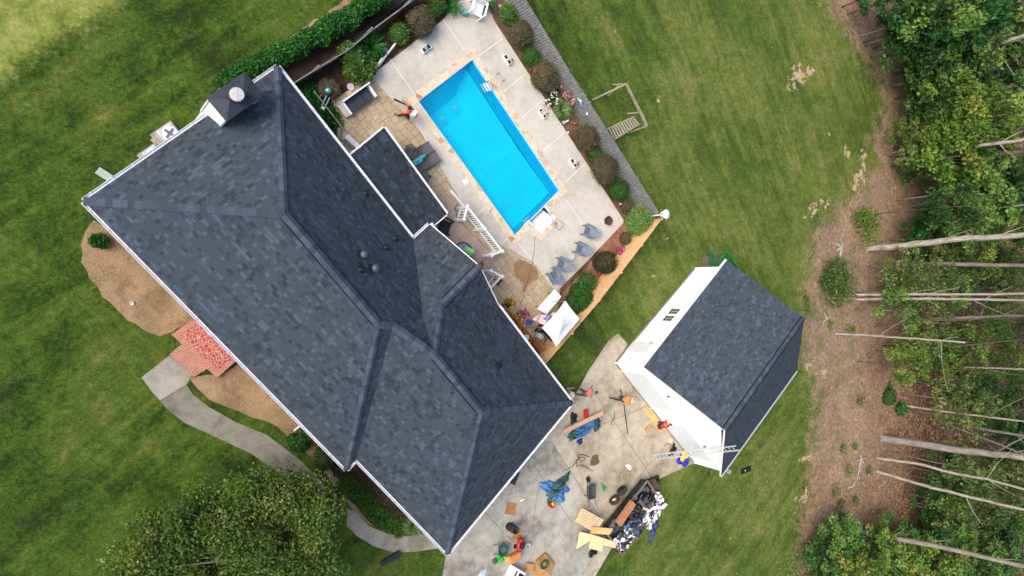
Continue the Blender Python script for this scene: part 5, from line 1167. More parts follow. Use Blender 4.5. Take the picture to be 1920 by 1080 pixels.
# yard swing
sw = thing('wooden_swing', 'old grey timber swing frame with a slatted bench hanging at one end on the lawn', 'swing', (0,0,0)); zt = 2.05; A_, B_ = at(1174,157,zt), at(1213,236,zt)
mb = MB(); mb.bar(A_, B_, .12, .15); mb.build('top_beam', m_oldwood, sw)
def bm_(nm, a, b, w_=.1): mb = MB(); mb.bar(a, b, w_, w_*.8); mb.build(nm, m_oldwood, sw)
bm_('leg', at(1111,187), A_); bm_('leg', at(1148,158.5,.9), A_, .07); bm_('leg', at(1177,250), B_); bm_('leg', at(1176,213,.9), at(1198,211,zt), .07); bm_('brace', at(1140,180,.6), at(1160,160,1.4), .06)
q = [at(1141,243,.35), at(1192,218,1.0), at(1199,231,1.0), at(1151,264,.3)]
q = [at(1140,241,.25), at(1190,218,.9), at(1200,232,.9), at(1151,263,.25)]
for k in range(11):
    if k in (1, 3, 5): wd = .12
    s0_, s1_ = k/11+.012, (k+.72)/11; a, b, c_, d_ = q[0].lerp(q[1], s0_), q[3].lerp(q[2], s0_), q[3].lerp(q[2], s1_), q[0].lerp(q[1], s1_)
    mb = MB(); mb.add([a,b,c_,d_]+[v-Vector((0,0,.04)) for v in (a,b,c_,d_)], [(0,1,2,3),(7,6,5,4),(0,4,5,1),(1,5,6,2),(2,6,7,3),(3,7,4,0)]); mb.build('bench_slat', m_oldwood, sw)
bm_('bench_rail', q[0]-Vector((0,0,.07)), q[1]-Vector((0,0,.07)), .08); bm_('bench_rail', q[3]-Vector((0,0,.07)), q[2]-Vector((0,0,.07)), .08); bm_('bench_rail', at(1138,243,.05), q[0], .08)
mb = MB(); mb.tube([at(1197,209,1.9), at(1192,219,1.0)], .02, 5); mb.tube([B_, at(1200,231,.95)], .02, 5); mb.build('chain', plain('blue_rope', C(120,170,200), .6), sw)

# ------------------------------------------------------------------ people
def skinned(name, verts, edges, radii, mat, parent, root=0, sub=1):
    me = bpy.data.meshes.new(name); me.from_pydata([tuple(v) for v in verts], edges, []); o = bpy.data.objects.new(name, me); col.objects.link(o)
    sk_ = o.modifiers.new('skin', 'SKIN'); sk_.use_smooth_shade = True; o.modifiers.new('sub', 'SUBSURF').levels = sub
    for i, r_ in enumerate(radii): me.skin_vertices[0].data[i].radius = (r_, r_) if not isinstance(r_, tuple) else r_
    me.skin_vertices[0].data[root].use_root = True
    dg = bpy.context.evaluated_depsgraph_get(); m2 = bpy.data.meshes.new_from_object(o.evaluated_get(dg)); o.modifiers.clear(); o.data = m2
    m2.materials.clear(); m2.materials.append(mat); o.parent = parent; return o
def person(label, x, y, ang, pose, shirt, pants, hat=None, hair=None, hgt=.9, boots=None, vest=None):
    c = at(x, y, hgt); t = thing('person', label, 'person', (c.x,c.y,0), ang)
    ln = R(pose.get('lean', 5)); tl = lambda s, f=0, side=0: Vector((math.sin(ln)*s+math.cos(ln)*f, side, math.cos(ln)*s-math.sin(ln)*f))
    feet = []; legs = []
    for s, key in ((1, 'legL'), (-1, 'legR')):
        hp, kb = pose.get(key, (5, 5)); hp, kb = R(hp), R(kb); hip = Vector((0, s*.1, 0)); kn = hip+Vector((math.sin(hp)*.44, s*.02, -math.cos(hp)*.44)); a = hp-kb
        an = kn+Vector((math.sin(a)*.42, 0, -math.cos(a)*.42)); toe = an+Vector((.19, s*.03, -.03)); legs.append((hip, kn, an, toe)); feet.append(an.z)
    pz_ = -min(feet)+.08+pose.get('lift', 0); base = Vector((0,0,pz_)); ch, nk, hd = tl(.34), tl(.52), tl(.56)
    hv = R(pose.get('head', 0)); hdir = Vector((math.sin(ln*.6+hv), 0, math.cos(ln*.6+hv))); head0, head1 = hd+hdir*.06, hd+hdir*.2
    V = [Vector((0,0,0)), tl(.16), ch, nk, head0, head1, head0+hdir*.06+Vector((hdir.z,0,-hdir.x))*.115]; Rr = [.125,.115,(.14,.12),.055,.085,.088,.012]; E_ = [(0,1),(1,2),(2,3),(3,4),(4,5),(4,6)]
    arms = []
    for s, (hip, kn, an, toe) in zip((1,-1), legs):
        i = len(V); V += [hip, kn, an, toe]; Rr += [.085,.058,.04,.035]; E_ += [(0,i),(i,i+1),(i+1,i+2),(i+2,i+3)]
    for s, key in ((1,'armL'), (-1,'armR')):
        sp, ab, el = pose.get(key, (10, 10, 20)); sp, ab, el = R(sp)+ln*0, R(ab), R(el); sh = tl(.46, 0, s*.19)
        d1 = Vector((math.sin(sp)*math.cos(ab), s*math.sin(ab), -math.cos(sp)*math.cos(ab))); e = sh+d1*.29; a2 = sp+el; d2 = Vector((math.sin(a2)*math.cos(ab*.5), s*math.sin(ab*.5), -math.cos(a2)*math.cos(ab*.5))); wv = e+d2*.25; hn = wv+d2*.08
        i = len(V); V += [sh, e, wv, hn]; Rr += [.06,.042,.03,.035]; E_ += [(2,i),(i,i+1),(i+1,i+2),(i+2,i+3)]; arms.append((sh,e,wv,hn,d2))
        sd2 = Vector((0,1,0)); pr_ = d2.cross(sd2).normalized()
        for k, (o_, l_) in enumerate(((-.03,.07),(-.01,.085),(.01,.08),(.03,.06))):
            j = len(V); V += [hn+sd2*o_+d2*(l_*.6), hn+sd2*o_*1.1+d2*l_+pr_*.03]; Rr += [.011,.009]; E_ += [(i+3,j),(j,j+1)]
        j = len(V); V += [wv+d2*.04+pr_*.05, wv+d2*.07+pr_*.07]; Rr += [.013,.010]; E_ += [(i+2,j),(j,j+1)]
    V = [v+base for v in V]; skinned('body', V, E_, Rr, m_skin, t, 0, 1)
    sv = [V[0]+Vector((0,0,.02)), V[1], V[2], V[3]-Vector((0,0,.03))]; sr = [.145,.14,(.17,.14),.08]; se = [(0,1),(1,2),(2,3)]
    for (sh,e,wv,hn,d2) in arms: i = len(sv); sv += [sh+base, e+base, (e*.35+wv*.65)+base]; sr += [.08,.062,.052]; se += [(2,i),(i,i+1),(i+1,i+2)]
    skinned('shirt', sv, se, sr, shirt, t, 0, 1)
    pv = [V[0]+Vector((0,0,.03))]; prr = [.14]; pe = []
    for (hip,kn,an,toe) in legs: i = len(pv); pv += [hip+base, kn+base, an+base+Vector((0,0,.05))]; prr += [.105,.075,.06]; pe += [(0,i),(i,i+1),(i+1,i+2)]
    skinned('trousers', pv, pe, prr, pants, t, 0, 1)
    for (hip,kn,an,toe) in legs: skinned('boot', [an+base+Vector((0,0,.04)), an+base-Vector((.02,0,.02)), toe+base], [(0,1),(1,2)], [.055,.055,.045], boots or m_black, t, 0, 1)
    top = base+hd+hdir*.2; M = Vector((0,0,1)).rotation_difference(hdir).to_matrix()
    if hat is None:
        mb = MB(); mb.lathe([(.088,-.06),(.105,0),(.085,.07),(0,.1)], top, 14, M); mb.build('hair', hair or m_black, t, smooth=True)
    elif hat[0] == 'cap':
        mb = MB(); mb.lathe([(.1,-.02),(.108,.02),(.085,.09),(0,.12)], top, 14, M); mb.bar(top+hdir*.0+Vector((.06,0,0)), top+Vector((.19,0,-.02)), .13, .015); mb.build('cap', hat[1], t, smooth=True)
    else:
        mb = MB(); mb.lathe([(.235,.0),(.24,.015),(.12,.03),(.11,.1),(.06,.13),(0,.12)], top, 22, M); h_ = mb.build('straw_hat', hat[1], t, smooth=True); mb = MB(); mb.lathe([(.125,.035),(.12,.06)], top, 20, M); mb.build('hat_band', m_dark, h_)
    return t, base, arms
m_hiviz = plain('orange_shirt', C(248,110,40), .8, var=.1); m_pinksh = plain('coral_shirt', C(236,112,116), .85, var=.1); m_orsh = plain('amber_shirt', C(240,140,60), .85, var=.12)
m_jeans = plain('dark_trousers', C(52,50,56), .9, var=.2); m_greytr = plain('grey_trousers', C(88,84,84), .9); m_straw = plain('straw', C(228,206,170), .8, var=.08); m_navycap = plain('navy_cap', C(40,60,140), .7)
m_orb = plain('orange_blower', C(238,118,60), .45)
# worker with the backpack leaf blower
pt_, b_, ar = person('worker in an orange shirt carrying a backpack leaf blower at the corner of the pool', 766, 213, R(150), dict(lean=24, legL=(26,14), legR=(-16,12), armL=(40,15,50), armR=(30,25,40)), m_hiviz, m_jeans)
t = thing('leaf_blower', 'white and orange backpack leaf blower with long black tube by the pool', 'leaf blower', tuple(pt_.location), R(150)); mb = MB(); mb.box((-.14,0,1.32), (.22,.34,.42)); mb.build('backpack', m_whitecloth, t, bevel=.04)
mb = MB(); mb.lathe([(.12,-.1),(.16,0),(.13,.12),(0,.13)], (-.26,.02,1.28), 14); mb.build('engine', m_orb, t); mb = MB(); mb.tube([(-.2,-.2,1.15),(.15,-.34,1.0),(.5,-.32,.85),(1.0,-.3,.55)], [.05,.05,.05,.06], 10); mb.build('blower_tube', m_black, t)
# walking worker with straw hat
person('worker in an amber shirt and straw hat striding across the driveway near the garage', 1168, 748, R(-15), dict(lean=30, legL=(35,15), legR=(-28,20), armL=(50,15,30), armR=(-20,15,20)), m_orsh, m_jeans, ('straw', m_straw))
# coral shirt worker bending
person('bending worker in a coral shirt and blue cap by the corner of the house', 1096, 738, R(5), dict(lean=75, head=10, legL=(24,14), legR=(-6,4), armL=(35,20,20), armR=(25,25,25)), m_pinksh, m_greytr, ('cap', m_navycap))
person('worker in a wide straw hat standing close against the eave corner of the house', 1070, 738, R(-60), dict(lean=12, legL=(10,6), legR=(-6,6), armL=(60,10,30), armR=(55,10,30)), plain('tan_shirt', C(184,150,112), .85), m_greytr, ('straw', plain('pale_straw', C(246,232,206), .8, var=.06)), hgt=1.62)
person('crouching worker in a red shirt and black cap beside the garage wall', 1240, 800, R(20), dict(lean=50, legL=(95,125), legR=(85,120), armL=(60,10,30), armR=(60,10,30)), plain('red_shirt', C(196,40,44), .8), m_jeans, ('cap', m_black), hgt=.6)

# ------------------------------------------------------------------ things on the driveway
def flatpiece(name, label, pts, h0, h1, mat, cat, bev=0):
    c = pxs(pts, h1); cx = sum((p for p in c), Vector())/len(c); t = thing(name, label, cat, (cx.x, cx.y, 0)); mb = MB(); mb.prism([p-cx for p in c], h0, h1); mb.build('panel', mat, t, bevel=bev); return t
def pile(name, label, cat, x, y, ang, L, W_, Hh, mat, seed, part='fabric'):
    c = at(x, y, .1); t = thing(name, label, cat, (c.x,c.y,.02), ang); crumple(part, t, L, W_, Hh, mat, seed, 34, 24); return t
t = pile('tarp', 'crumpled blue and green tarpaulin under a long plank near the house corner', 'tarp', 1098, 803, heading((1060,818),(1120,775)), 2.5, .75, .4, m_tarpblue, 11); q = crumple('green_fold', t, 1.4, .5, .45, m_tarpgreen, 12, 26, 18); q.location = (-.85,.12,.02); q = crumple('green_fold', t, 1.0, .5, .5, m_tarpgreen, 13, 26, 18); q.location = (.9,-.15,.02); q.rotation_euler.z = 1.1
t = pile('tarp', 'spread blue tarpaulin with dark green one heaped over it, on the old concrete', 'tarp', 1040, 920, heading((1012,915),(1062,940)), 2.3, 1.1, .3, m_tarpblue, 21); q = crumple('green_fold', t, 2.2, .6, .5, m_tarpgreen, 22, 28, 18); q.location = (.1,.35,.02); q.rotation_euler.z = 1.2
tk = thing('plank', 'long pale timber plank lying across the blue and green tarpaulin', 'plank'); mb = MB(); mb.bar(at(1057,809,.5), at(1131,774,.5), .28, .05); mb.build('board', plain('pink_pine', C(206,166,132), .8, var=.08), tk)
pile('black_bag', 'slumped black cloth bag next to the red toolbox', 'bag', 1076, 784, .4+1.1, .75, .5, .3, m_blacktarp, 31)
t = thing('toolbox', 'small red toolbox standing between black bag and plank', 'toolbox', tuple(at(1096,775,.02)), R(85)); mb = MB(); mb.box((0,0,.14),(.55,.24,.26)); mb.build('box', m_red, t, bevel=.02); mb = MB(); mb.tube([(-.15,0,.27),(-.13,0,.34),(.13,0,.34),(.15,0,.27)], .015, 6); mb.box((0,-.16,.08),(.5,.06,.1)); mb.build('handle', m_black, t)
pile('cloth', 'white crumpled cloth at the right end of the plank', 'cloth', 1122, 788, 1.0, .55, .28, .15, m_whitecloth, 33)
pile('clothes_heap', 'small navy and white heap below the tarpaulin', 'cloth', 1088, 828, .3, .45, .4, .22, m_tarpnavy, 34)
t = thing('long_pipe', 'thin black pipe lying on the driveway behind the striding worker', 'pipe'); MB().tube([at(1163,729,.06), at(1169,752,.06), at(1177,813,.06)], .03, 8).build('pipe', m_black, t)
t = thing('bent_rod', 'thin zigzag black rod lying on the driveway', 'rod'); MB().tube([at(1152,773,.05), at(1152,782,.05), at(1146,793,.05), at(1150,797,.05)], .02, 6).build('rod', m_black, t)
t = thing('sawhorse', 'wooden sawhorse by the house corner in front of the straw hat worker', 'sawhorse'); mb = MB(); mb.bar(at(1066,729,.75), at(1084,750,.75), .1, .09); mb.build('beam', m_oldwood, t)
for a, b in (((1064,728),(1058,736)),((1064,728),(1076,728)),((1080,747),(1074,757)),((1080,747),(1090,752))): mb = MB(); mb.bar(at(*a,.72), at(*b,.02), .06, .04); mb.build('leg', m_lumber, t)
t = thing('timber_offcut', 'short timber offcut lying below the sawhorse', 'timber'); MB().bar(at(1076,757,.05), at(1083,768,.05), .09, .05).build('board', m_lumber, t)
flatpiece('osb_sheet', 'sheet of yellow chipboard leaning flat beside the garage wall', [(1204,766),(1229,762),(1236,772),(1250,795),(1243,812),(1237,812),(1222,790)], .03, .06, m_osb, 'board')
for k in range(3): t = thing('timber_strip', 'pale timber strip lying beside the chipboard along the garage wall', 'timber', group='timber strips by the garage'); MB().bar(at(1232+4*k,775-2*k,.08), at(1244+4*k,793-2*k,.08), .07, .03).build('board', m_lumber, t)
flatpiece('cardboard_box', 'flat open cardboard box on the driveway below the chipboard', [(1210,805),(1218,796),(1224,800),(1216,813)], .03, .14, m_cardboard, 'box')
t = thing('wooden_crate', 'small broken wooden crate by the garage door next to the ladder foot', 'crate', tuple(at(1255,826,.02)), R(60)); mb = MB(); mb.box((0,0,.1),(.35,.35,.18)); mb.build('box', m_lumber, t); mb = MB(); mb.bar((-.5,-.3,.04),(.2,-.35,.04),.07,.04); mb.bar((-.5,.3,.04),(-.1,-.2,.04),.05,.04); mb.build('slats', m_oldwood, t)
pile('black_sack', 'black sack under the foot of the ladder beside the yellow sheet', 'bag', 1262, 845, .9, .9, .5, .3, m_blacktarp, 41)
t = pile('blue_sheet', 'royal blue sheet heaped on the grass edge by the garage corner', 'tarp', 1283, 862, heading((1273,868),(1298,865)), 1.25, .95, .25, m_tarproyal, 42)
t = thing('yellow_sheet', 'bright yellow folded sheet on top of the royal blue one under the ladder', 'tarp', tuple(at(1283,855,.3)), .6); crumple('fabric', t, .85, .6, .1, m_yellow, 43)
ld = thing('extension_ladder', 'long aluminium extension ladder leaning from the driveway onto the garage roof', 'ladder'); za_, zb_ = .05, 3.35; l0, l1, r0_, r1_ = at(1219,853,.05), at(1380,836,5.6), at(1228,861,.05), at(1386,844,5.6)
for a, b in ((l0,l1),(r0_,r1_)): mb = MB(); mb.bar(a, b, .05, .09); mb.build('rail', m_alu, ld)
n = 22
for k in range(1, n): mb = MB(); mb.bar(l0.lerp(l1, k/n), r0_.lerp(r1_, k/n), .035, .035); mb.build('rung', m_alu, ld)
t = thing('rubber_mat', 'black rectangular mat lying on the grass past the garage corner', 'mat', tuple(at(1398,881,.03)), heading((1387,885),(1409,877))); mb = MB(); mb.box((0,0,.04),(1.15,.42,.07)); mb.build('slab', m_black, t, bevel=.02); MB().lathe([(.05,.0),(.05,.02),(0,.02)], (-.15,0,.08), 8).build('button', m_whitecloth, t)
t = slab('oil_stain', smooth_poly([(1106,868),(1109,856),(1116,852),(1121,853),(1121,859),(1124,865),(1120,870),(1113,873),(1107,872)], 2), .040, plain('wet_oil', C(104,92,60), .5, var=.3, scale=8), z0=.036)
t = thing('coiled_cable', 'thin dark cable looped loosely on the driveway joint', 'cable'); MB().tube([at(x, y, .05) for x, y in smooth_poly([(1054,885),(1072,876),(1078,868),(1083,861),(1090,864),(1097,861),(1093,857),(1085,860),(1084,853),(1092,852),(1106,857),(1092,853),(1083,862),(1081,875),(1090,872),(1100,877),(1111,886)], 3)[:-3]], .018, 6).build('cable', m_black, t)
# wheelbarrow lying beside the trailer
wb = thing('wheelbarrow', 'dark grey wheelbarrow standing between the tarpaulin and the trailer', 'wheelbarrow', tuple(at(1100,918,.02)), heading((1104,932),(1103,906))); mb = MB(); prof = [(-.45,.28,.55,.55),(.45,.36,.62,.60)]
vs = [(-.28,-.18,.3),(.25,-.2,.3),(.25,.2,.3),(-.28,.18,.3),(-.48,-.28,.6),(.5,-.3,.62),(.58,0,.64),(.5,.3,.62),(-.48,.28,.6)]; mb.add(vs, [(3,2,1,0),(0,1,5,4),(1,2,7,6,5),(2,3,8,7),(3,0,4,8)]); mb.build('tray', plain('dark_tray', C(78,80,84), .4, var=.2), wb)
for s in (-1,1): mb = MB(); mb.tube([(.75,s*.05,.2),(.0,s*.2,.28),(-.95,s*.28,.62)], .022, 6); mb.build('handle', m_black, wb); mb = MB(); mb.tube([(-.3,s*.2,.3),(-.35,s*.22,0)], .02, 6); mb.build('leg', m_black, wb)
mb = MB(); M = Matrix.Rotation(R(90), 3, 'X'); mb.lathe([(.12,-.04),(.19,-.04),(.2,0),(.19,.04),(.12,.04)], (.72,0,.2), 18, M); mb.build('wheel', m_black, wb)
flatpiece('green_scrap', 'bright green triangular scrap on the driveway left of the trailer wheels', [(1128,906),(1138,913),(1132,922)], .04, .07, plain('green_sheet', C(30,150,90), .5), 'scrap')
pile('white_scrap', 'crumpled white paper beside the trailer hitch', 'paper', 1180, 876, -.6, .55, .3, .1, m_whitecloth, 52)
# dump trailer
tr_a, tr_b = at(1240,948,1.25), at(1168,1042,1.25); dirt_ = (tr_a-tr_b).normalized(); tn = Vector((-dirt_.y, dirt_.x, 0)); tl_ = at(1194,895,1.25); wid = abs((tl_-tr_a).dot(tn)); tn = tn if (tl_-tr_a).dot(tn) > 0 else -tn
TL = 4.6; org = tr_b; trl = thing('dump_trailer', 'black dump trailer with wooden side boards heaped with roofing debris', 'trailer')
def TP(s, w_, z): return Vector((org.x, org.y, 0))+dirt_*s+tn*w_+Vector((0,0,z))
m_tframe = plain('trailer_black', C(40,38,40), .6, var=.3, scale=5); m_tboard = plain('weathered_board', C(128,112,96), .85, var=.25, scale=5)
W2 = min(wid, 2.3); mb = MB(); mb.prism([TP(0,.05,0),TP(TL,.05,0),TP(TL,W2-.05,0),TP(0,W2-.05,0)], .55, .68); mb.build('bed_floor', m_tframe, trl)
for nm, a, b in (('side_panel',(0,.05),(TL,.05)),('side_panel',(0,W2-.05),(TL,W2-.05)),('front_panel',(TL,.05),(TL,W2-.05)),('tailgate',(0,.05),(0,W2-.05))):
    mb = MB(); mb.bar(TP(a[0],a[1],.9), TP(b[0],b[1],.9), .06, .52); p_ = mb.build(nm, m_tframe, trl); mb = MB(); mb.bar(TP(a[0],a[1],1.2), TP(b[0],b[1],1.2), .12, .1); mb.build('top_board', m_tboard, p_)
for k in range(6): mb = MB(); s = .4+k*.78; mb.bar(TP(s,W2-.01,.66), TP(s,W2-.01,1.16), .07, .05); mb.build('side_rib', m_tframe, trl)
m_rubber = plain('tyre_rubber', C(52,50,48), .9, var=.15); m_cream_r = plain('cream_rim', C(226,216,206), .5)
side_rot = Matrix((dirt_, Vector((0,0,1)), tn)).transposed()
def wheel(s, w_, rim_mat):
    mb = MB(); mb.lathe([(.20,-.11),(.32,-.12),(.38,-.07),(.385,0),(.38,.07),(.32,.12),(.20,.11)], TP(s, w_, .39), 26, side_rot, False); wl_ = mb.build('wheel', m_rubber, trl, smooth=True)
    mb = MB(); mb.lathe([(.21,.07),(.19,.03),(.07,.05),(.06,.1),(0,.1)], TP(s, w_, .39), 20, side_rot); mb.build('rim', rim_mat, wl_, smooth=True)
wheel(2.15, W2+.42, m_cream_r); wheel(3.0, W2+.42, m_rubber); wheel(2.15, -.2, m_cream_r); wheel(3.0, -.2, m_rubber)
for w_ in (.35, W2-.35): mb = MB(); mb.bar(TP(TL,w_,.55), TP(TL+1.3,W2/2,.5), .1, .12); mb.build('tongue', m_tframe, trl)
mb = MB(); mb.tube([TP(TL+1.0,W2/2,.0), TP(TL+1.0,W2/2,.9)], .05, 8); mb.build('jack', m_tframe, trl); mb = MB(); mb.box(TP(TL+.45,W2/2,.75), (.5,.7,.4), math.atan2(dirt_.y, dirt_.x)); mb.build('tool_box', plain('rust_box', C(96,72,62), .8, var=.3), trl)
# the load: each kind of rubbish its own heap object, larger pieces separately
heap = thing('debris_heap', 'heap of torn black felt, white wrappers and shingle scraps filling the trailer', 'debris', tuple(TP(TL/2, W2/2, 1.0)), math.atan2(dirt_.y, dirt_.x)); ch_ = crumple('core_heap', heap, TL+.1, W2-.15, .7, m_blacktarp, 71, 40, 26); ch_.location = (0, -.25, 0)
rng = np.random.default_rng(77)
def scraps(name, n, mat, smin, smax, parent, x0, x1, y0, y1, z0):
    V = []; F_ = []
    for k in range(n):
        cx, cy = rng.uniform(x0, x1), rng.uniform(y0, y1); cz = z0+.45*max(0, 1-(abs(cx)/(TL/2))**2)*max(.2, 1-(abs(cy)/(W2/2))**2)+rng.random()*.12; a = rng.random()*3.14; s = rng.uniform(smin, smax); m = int(rng.integers(4, 7)); i = len(V); tx, ty = rng.normal()*.25, rng.normal()*.25
        for j in range(m): b = a+6.283*j/m; r_ = s*rng.uniform(.5, 1.1); px_, py_ = math.cos(b)*r_, math.sin(b)*r_*.75; V.append((cx+px_, cy+py_, cz+px_*tx+py_*ty)); 
        F_.append(list(range(i, i+m)))
    me = bpy.data.meshes.new(name); me.from_pydata(V, [], F_); me.materials.append(mat); o = bpy.data.objects.new(name, me); col.objects.link(o); o.parent = parent; o['kind'] = 'stuff'
scraps('shingle_scraps', 170, plain('charcoal_scraps', C(82,86,94), .9, var=.5, scale=3), .1, .32, heap, -2.3, 2.4, -1.3, 1.2, .12)
scraps('white_wrappers', 110, m_whitecloth, .08, .28, heap, .2, 2.5, -1.5, -.2, .16); scraps('white_wrappers', 50, m_whitecloth, .08, .22, heap, -2.3, -.9, -1.0, .3, .14); scraps('blue_wrappers', 14, m_tarpblue, .06, .2, heap, -1.6, 0, -.8, .6, .2); scraps('brown_scraps', 20, m_cardboard, .05, .18, heap, -2, 2, -1, 1, .2)
t = thing('long_carton', 'long brown cardboard carton lying on the debris in the trailer', 'carton', tuple(at(1173,962,1.7)), heading((1158,985),(1188,941))); mb = MB(); mb.box((0,0,0),(1.75,.4,.32)); mb.build('carton', plain('brown_carton', C(186,124,92), .85, var=.1), t, bevel=.01)
t = thing('board', 'grey board sticking out of the debris toward the right side of the trailer', 'board'); MB().bar(at(1199,938,1.75), at(1212,955,1.75), .22, .05).build('board', plain('grey_board', C(96,98,104), .8), t)
t = thing('board', 'light timber offcut at the right edge of the trailer load', 'board'); MB().bar(at(1206,953,1.8), at(1217,957,1.8), .16, .06).build('board', m_lumber, t)
t = thing('rubbish_bag', 'black rubbish bag with a small blue label on the trailer load', 'bag', tuple(at(1188,968,1.5)), .5); crumple('bag', t, .85, .75, .4, m_blacktarp, 81)
t = thing('rubbish_bag', 'second black rubbish bag, higher up beside the grey board', 'bag', tuple(at(1199,960,1.5)), 1.5); crumple('bag', t, .9, .7, .38, m_blacktarp, 82)
# pallet
pa = [at(1092,953,1.15), at(1132,974,1.15), at(1118,1000,1.15), at(1079,979,1.15)]; pa = [at(1092,953,.6), at(1132,975,1.15), at(1117,1001,1.15), at(1079,978,.6)]
pl = thing('wooden_pallet', 'pale wooden pallet tilted against the tail end of the trailer', 'pallet')
for k in range(8):
    s0_, s1_ = k/8+.01, (k+.72)/8; a, b, c_, d_ = pa[0].lerp(pa[3], s0_), pa[1].lerp(pa[2], s0_), pa[1].lerp(pa[2], s1_), pa[0].lerp(pa[3], s1_); dz = Vector((0,0,-.03)); mb = MB(); mb.add([a,b,c_,d_,a+dz,b+dz,c_+dz,d_+dz], [(0,1,2,3),(7,6,5,4),(0,4,5,1),(1,5,6,2),(2,6,7,3),(3,7,4,0)]); mb.build('slat', m_lumber, pl)
for s in (.03,.5,.97): mb = MB(); mb.bar(pa[0].lerp(pa[1], s)-Vector((0,0,.08)), pa[3].lerp(pa[2], s)-Vector((0,0,.08)), .05, .1); mb.build('stringer', m_lumber, pl)
def sheet(label, pts, hs, mat=None):
    t = thing('plywood_sheet', label, 'plywood'); P_ = [at(x, y, h) for (x, y), h in zip(pts, hs)]; n = len(P_); dz = Vector((0,0,-.025)); mb = MB(); mb.add(P_+[p+dz for p in P_], [tuple(range(n)), tuple(range(2*n-1, n-1, -1))]+[(i, n+i, n+(i+1) % n, (i+1) % n) for i in range(n)]); mb.build('sheet', mat or m_osb, t)
m_ply = plain('pale_plywood', C(238,204,154), .8, var=.06, scale=4)
sheet('broken triangular pale plywood sheet at the tail of the trailer', [(1087,997),(1113,1003),(1105,1015),(1081,1029)], [.5,.95,.9,.3], m_ply)
sheet('L-shaped pale plywood sheet lying across the tail of the trailer', [(1113,1003),(1155,1017),(1154,1028),(1131,1022),(1128,1034),(1104,1028),(1107,1014)], [.97,1.35,1.3,1.2,1.1,.9,.95], m_ply)
sheet('yellowish chipboard piece just below the pallet on the trailer', [(1109,988),(1150,991),(1143,1003),(1107,1000)], [1.2,1.42,1.4,1.2])
pile('black_bag', 'shiny black bin bag on the ground behind the trailer tail', 'bag', 1112, 1037, .2, .8, .45, .3, m_blacktarp, 91)
t = pile('navy_tarp', 'long narrow navy tarpaulin lying on the grass right of the trailer', 'tarp', 1226, 995, heading((1219,1013),(1232,974)), 1.6, .55, .2, m_tarpnavy, 92)
t = thing('green_hoop', 'green plastic hoop on the grass at the bottom edge', 'hoop', tuple(at(1169,1074,.03))); MB().tube([Vector((math.cos(a/20*6.283)*.2, math.sin(a/20*6.283)*.24, .03)) for a in range(21)], .03, 6).build('ring', plain('green_ring', C(40,130,80), .5), t)
# lower driveway clutter
t = thing('bucket', 'red bucket with a yellow flame-shaped cloth beside the blue tarpaulin', 'bucket', tuple(at(1031,945,.1))); t.location.z = .03; mb = MB(); mb.lathe([(.15,0),(.19,.34),(.2,.36),(.175,.34),(.14,.1),(0,.1)], n=20); mb.build('bucket', m_red, t, smooth=True); mb = MB(); mb.box((.06,.06,.3),(.12,.2,.12), .5); mb.build('rag', m_yellow, t)
flatpiece('cardboard_sheet', 'square brown cardboard sheet with small holes on the old concrete', [(951,942),(968,945),(966,966),(947,964)], .03, .08, m_brownboard, 'cardboard')
flatpiece('cardboard_sheet', 'small damp cardboard square under the rusty barrel', [(971,992),(979,991),(979,1010),(961,1011),(962,1000)], .03, .06, m_brownboard, 'cardboard')
t = thing('barrel', 'rusty black steel barrel standing on the old concrete', 'barrel', tuple(at(960,990,.4))); t.location.z = .03; MB().lathe([(.24,0),(.25,.02),(.24,.28),(.255,.3),(.24,.33),(.24,.58),(.255,.6),(.24,.63),(.24,.86),(.21,.87),(.2,.5),(0,.48)], n=24).build('drum', plain('rusty_black', C(46,38,38), .7, var=.3), t, smooth=True)
t = thing('air_compressor', 'red air compressor with black hose in the clutter below the barrel', 'compressor', tuple(at(975,1021,.3)), R(75)); t.location.z = .03; mb = MB(); mb.tube([(-.35,0,.25),(-.3,0,.25),(.3,0,.25),(.35,0,.25)], [.12,.2,.2,.12], 16); mb.build('tank', m_red, t, smooth=True); mb = MB(); mb.box((0,0,.52),(.35,.26,.2)); mb.build('motor', plain('dark_motor', C(70,30,32), .6), t)
for s in (-1,1): mb = MB(); M_ = Matrix.Rotation(R(90), 3, 'X'); mb.lathe([(.03,-.03),(.12,-.03),(.12,.03),(.03,.03)], (-.2,s*.22,.12), 14, M_); mb.build('wheel', m_black, t)
MB().tube([(.1,.2,.5),(.4,.4,.3),(.5,.0,.05),(.2,-.4,.04),(-.4,-.45,.04)], .015, 6).build('hose', m_black, t)
t = thing('white_bucket', 'small white bucket with metal rim right of the red compressor', 'bucket', tuple(at(987,1021,.1))); t.location.z = .03; MB().lathe([(.13,0),(.16,.3),(.14,.3),(.12,.05),(0,.05)], n=18).build('bucket', m_alu, t)
t = thing('camp_chair', 'teal folding chair piled with a green coiled hose', 'chair', tuple(at(940,1030,.3)), R(180)); t.location.z = .03; mb = MB(); mb.box((0,0,.42),(.6,.6,.04)); mb.build('seat', plain('teal_canvas', C(70,110,120), .8, var=.2), t); 
for s in (-1,1): mb = MB(); mb.tube([(.45,s*.3,0),(-.3,s*.3,.7)], .02, 6); mb.tube([(-.35,s*.3,0),(.3,s*.3,.6)], .02, 6); mb.build('leg', plain('blue_tube', C(60,90,120), .4), t)
MB().tube([(math.cos(k*.5)*(.2+.004*k), math.sin(k*.5)*(.22+.003*k), .46+.002*k) for k in range(50)], .022, 6).build('hose_coil', plain('green_hose', C(44,84,60), .5), t)
pile('green_bag', 'vivid green plastic bag spilling below the teal chair', 'bag', 940, 1047, -.4, .75, .5, .2, plain('vivid_green', C(40,190,70), .5, var=.3), 101)
